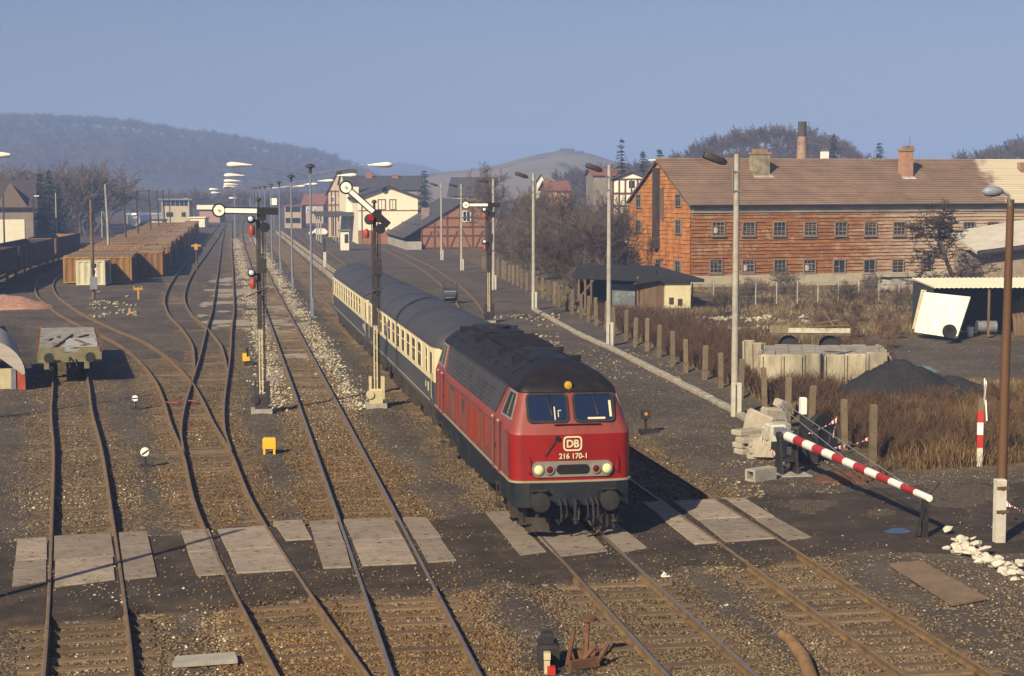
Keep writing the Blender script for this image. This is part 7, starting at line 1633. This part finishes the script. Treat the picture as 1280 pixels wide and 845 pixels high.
p = GP(563, 379); cd = E('cable_drum', 'dark blue-grey cable drum standing on the dirt right of the coaches', 'cable drum', p, -.15); DM = mat('blue_black_steel', (.028, .035, .05), .6, .25, 3)
for x in (-.5, .5): mb = MB(); mb.box((x, 0, .75), (.10, .7, 1.5)); mb.build('frame', [DM], cd)
mb = MB(); mb.cyl((-.45, 0, .65), (.45, 0, .65), .5, n=18); mb.build('reel', [DM], cd); mb = MB(); mb.box((0, -.53, .45), (.7, .04, .06)); mb.box((0, -.48, .9), (.9, .05, .1)); mb.build('bar', [galv], cd)
p = GP(247, 366); yp = E('yellow_cross_post', 'rusty post with a yellow cross top beside the container track', 'post', p); mb = MB(); mb.tube([(0, 0, 0), (-.06, 0, 4.1)], .055, 7); mb.build('post', [rust], yp); mb = MB(); mb.box((-.06, -.05, 3.9), (.8, .1, .16), 0, 0, 0, .0); mb.box((-.06, -.06, 3.8), (.28, .12, .5)); mb.build('cross_top', [dull_yellow], yp)
p = GP(173, 374); yc = E('low_yellow_marker', 'low orange-yellow T-shaped marker on the trodden yard', 'marker', p); mb = MB(); mb.box((0, 0, .45), (.14, .14, .95)); mb.build('post', [dull_yellow], yc); mb = MB(); mb.box((0, -.02, .80), (.7, .12, .13)); [mb.lathe([(.05, 0), (.10, .12), (.1, .16)], 8, c=(s_*.28, -.02, .84)) for s_ in (-1, 1)]; mb.build('cross_top', [dull_yellow], yc)
p = GP(162, 391.5); mb = MB(); mb.bbox((0, 0, .15), (.16, .16, .4), .03); tag(mb.build('yellow_stake', [dull_yellow], loc=p), 'tiny yellow stake in the bare yard ground', 'stake')
for i, (u, v) in enumerate(((208, 507), (231, 505))): p = GP(u, v); mb = MB(); mb.box((-.25, 0, .12), (.6, .06, .04), .35); mb.box((.2, 0, .13), (.6, .06, .04), -.4); tag(mb.build('red_tie', [mat('red_lead_paint', (.24, .06, .04), .7)] if i == 0 else [bpy.data.materials['red_lead_paint']], loc=p), ['red painted cross tie on the left blade of the yard points', 'red painted cross tie on the right blade of the yard points'][i], 'rail tie')
p = GP(20, 384); heap('ballast_heap', 'pinkish ballast heap left of the flat wagon', 'gravel heap', (p.x-1, p.y, p.z), 3.8, 3.0, .95, mat('pink_gravel', (.36, .20, .14), .95, .3, 5, (.22, .12, .09), .4, 3, .8, 14), 3, 40)
p = GP(255, 832); mb = MB(); mb.slab([Vector((-.55, -.2, .12)), Vector((.6, -.1, .12)), Vector((.55, .4, .12)), Vector((-.5, .3, .12))], .08); tag(mb.build('loose_slab', [concrete], loc=p), 'broken grey slab lying between the two leftmost tracks', 'slab')
p = GP(830, 722); bd = mb = MB(); mb.box((0, 0, .06), (.07, .05, .12), .4, None, .3, .5); mb.box((.06, .02, .03), (.14, .10, .02)); tag(mb.build('paper_scrap', [white_enamel], loc=p), 'crumpled white paper scrap between the two right-hand tracks', 'litter')
for i, (u, v, lab) in enumerate(((560, 326, 'short post at the platform end left of the farthest coach'),)):
    p = GP(406, 334); e = E('platform_post', 'pale concrete post with dark box at the platform end', 'post', p); mb = MB(); mb.bbox((0, 0, .8), (.3, .3, 1.7), .03); mb.build('post', [concrete_pale], e); mb = MB(); mb.box((0, 0, 2.4), (.2, .2, 1.6)); mb.build('box', [dark_steel], e)
# platform strips between the far tracks
pf = MB()
for x0, x1, y0, y1 in ((10.0, 10.25, 128, 335), (10.95, 11.15, 150, 340)): pf.bbox(((x0+x1)/2, (y0+y1)/2, .0), (x1-x0, y1-y0, .5), .04)
struct(pf.build('platform_edge', [mat('buff_edge_stone', (.34, .29, .21), .9, .25, .3, (.12, .1, .08), .6, .25)]))
# puddle and cobbled patches on the road
t = NT('puddle'); t.out((.012, .014, .02), .05, 0, .6)
q = [GP(1122+16*math.cos(a)*(1+.2*math.sin(3*a)), 664+3.3*math.sin(a)) for a in [math.pi*2*k/22 for k in range(22)]]; mb = MB(); zc = max(a.z for a in q)+.006; mb.poly([Vector((a.x, a.y, zc)) for a in q][::-1]); o = struct(mb.build('puddle', [t.m]))
# cobbles of the road
cob = NT('cobble'); n = cob.noise(cob.pos(), 6, 4); cob = cob.out(cob.ramp(n, [(.3, (.038, .030, .024)), (.7, (.085, .066, .050))]), .75, 0, .35)
V = []; Fc = []; mb = MB()
for (u0, u1, v0, v1, mode) in ((965, 1050, 620, 642, 0), (1120, 1290, 605, 640, 1), (1078, 1150, 628, 655, 0)):
    A = GP(u0, v1); B = GP(u1, v1); C_ = GP(u0, v0); nx_ = int((B-A).length/.17); ny_ = int((C_-A).length/.15)
    for j in range(ny_):
        for i in range(nx_):
            p = A+(B-A)*((i+.5*(j % 2))/nx_)+(C_-A)*(j/ny_)
            ex, ey = (i+.5)/nx_*2-1, (j+.5)/ny_*2-1
            if float(fbm(np.array([p.x]), np.array([p.y]), 1.6, 71)) < .36+.3*(ex*ex+ey*ey): continue
            mb.bbox((p.x, p.y, gz(p.x, p.y)-.02+random.uniform(-.008, .008)), (.14, .12, .09), .03, random.uniform(-.08, .08))
if mb.v: o = mb.build('cobblestones', [cob]); stuff(o, 'worn cobblestones showing through the crossing road', 'cobblestones')
# ------------------------------------------------------------------ haze: the air of the valley
hz = MB(); hz.box((0, 1420, 45), (5200, 3000, 100)); hzo = hz.build('haze', []); hzo['kind'] = 'stuff'; hzo['label'] = 'pale blue winter haze filling the valley'; hzo['category'] = 'haze'
hm = bpy.data.materials.new('haze'); hm.use_nodes = True; nt = hm.node_tree; nt.nodes.clear(); o_ = nt.nodes.new('ShaderNodeOutputMaterial'); pv = nt.nodes.new('ShaderNodeVolumePrincipled')
pv.inputs['Color'].default_value = (.36, .54, 1.0, 1); pv.inputs['Density'].default_value = .00062; pv.inputs['Anisotropy'].default_value = -.1; nt.links.new(pv.outputs[0], o_.inputs['Volume']); hzo.data.materials.append(hm)
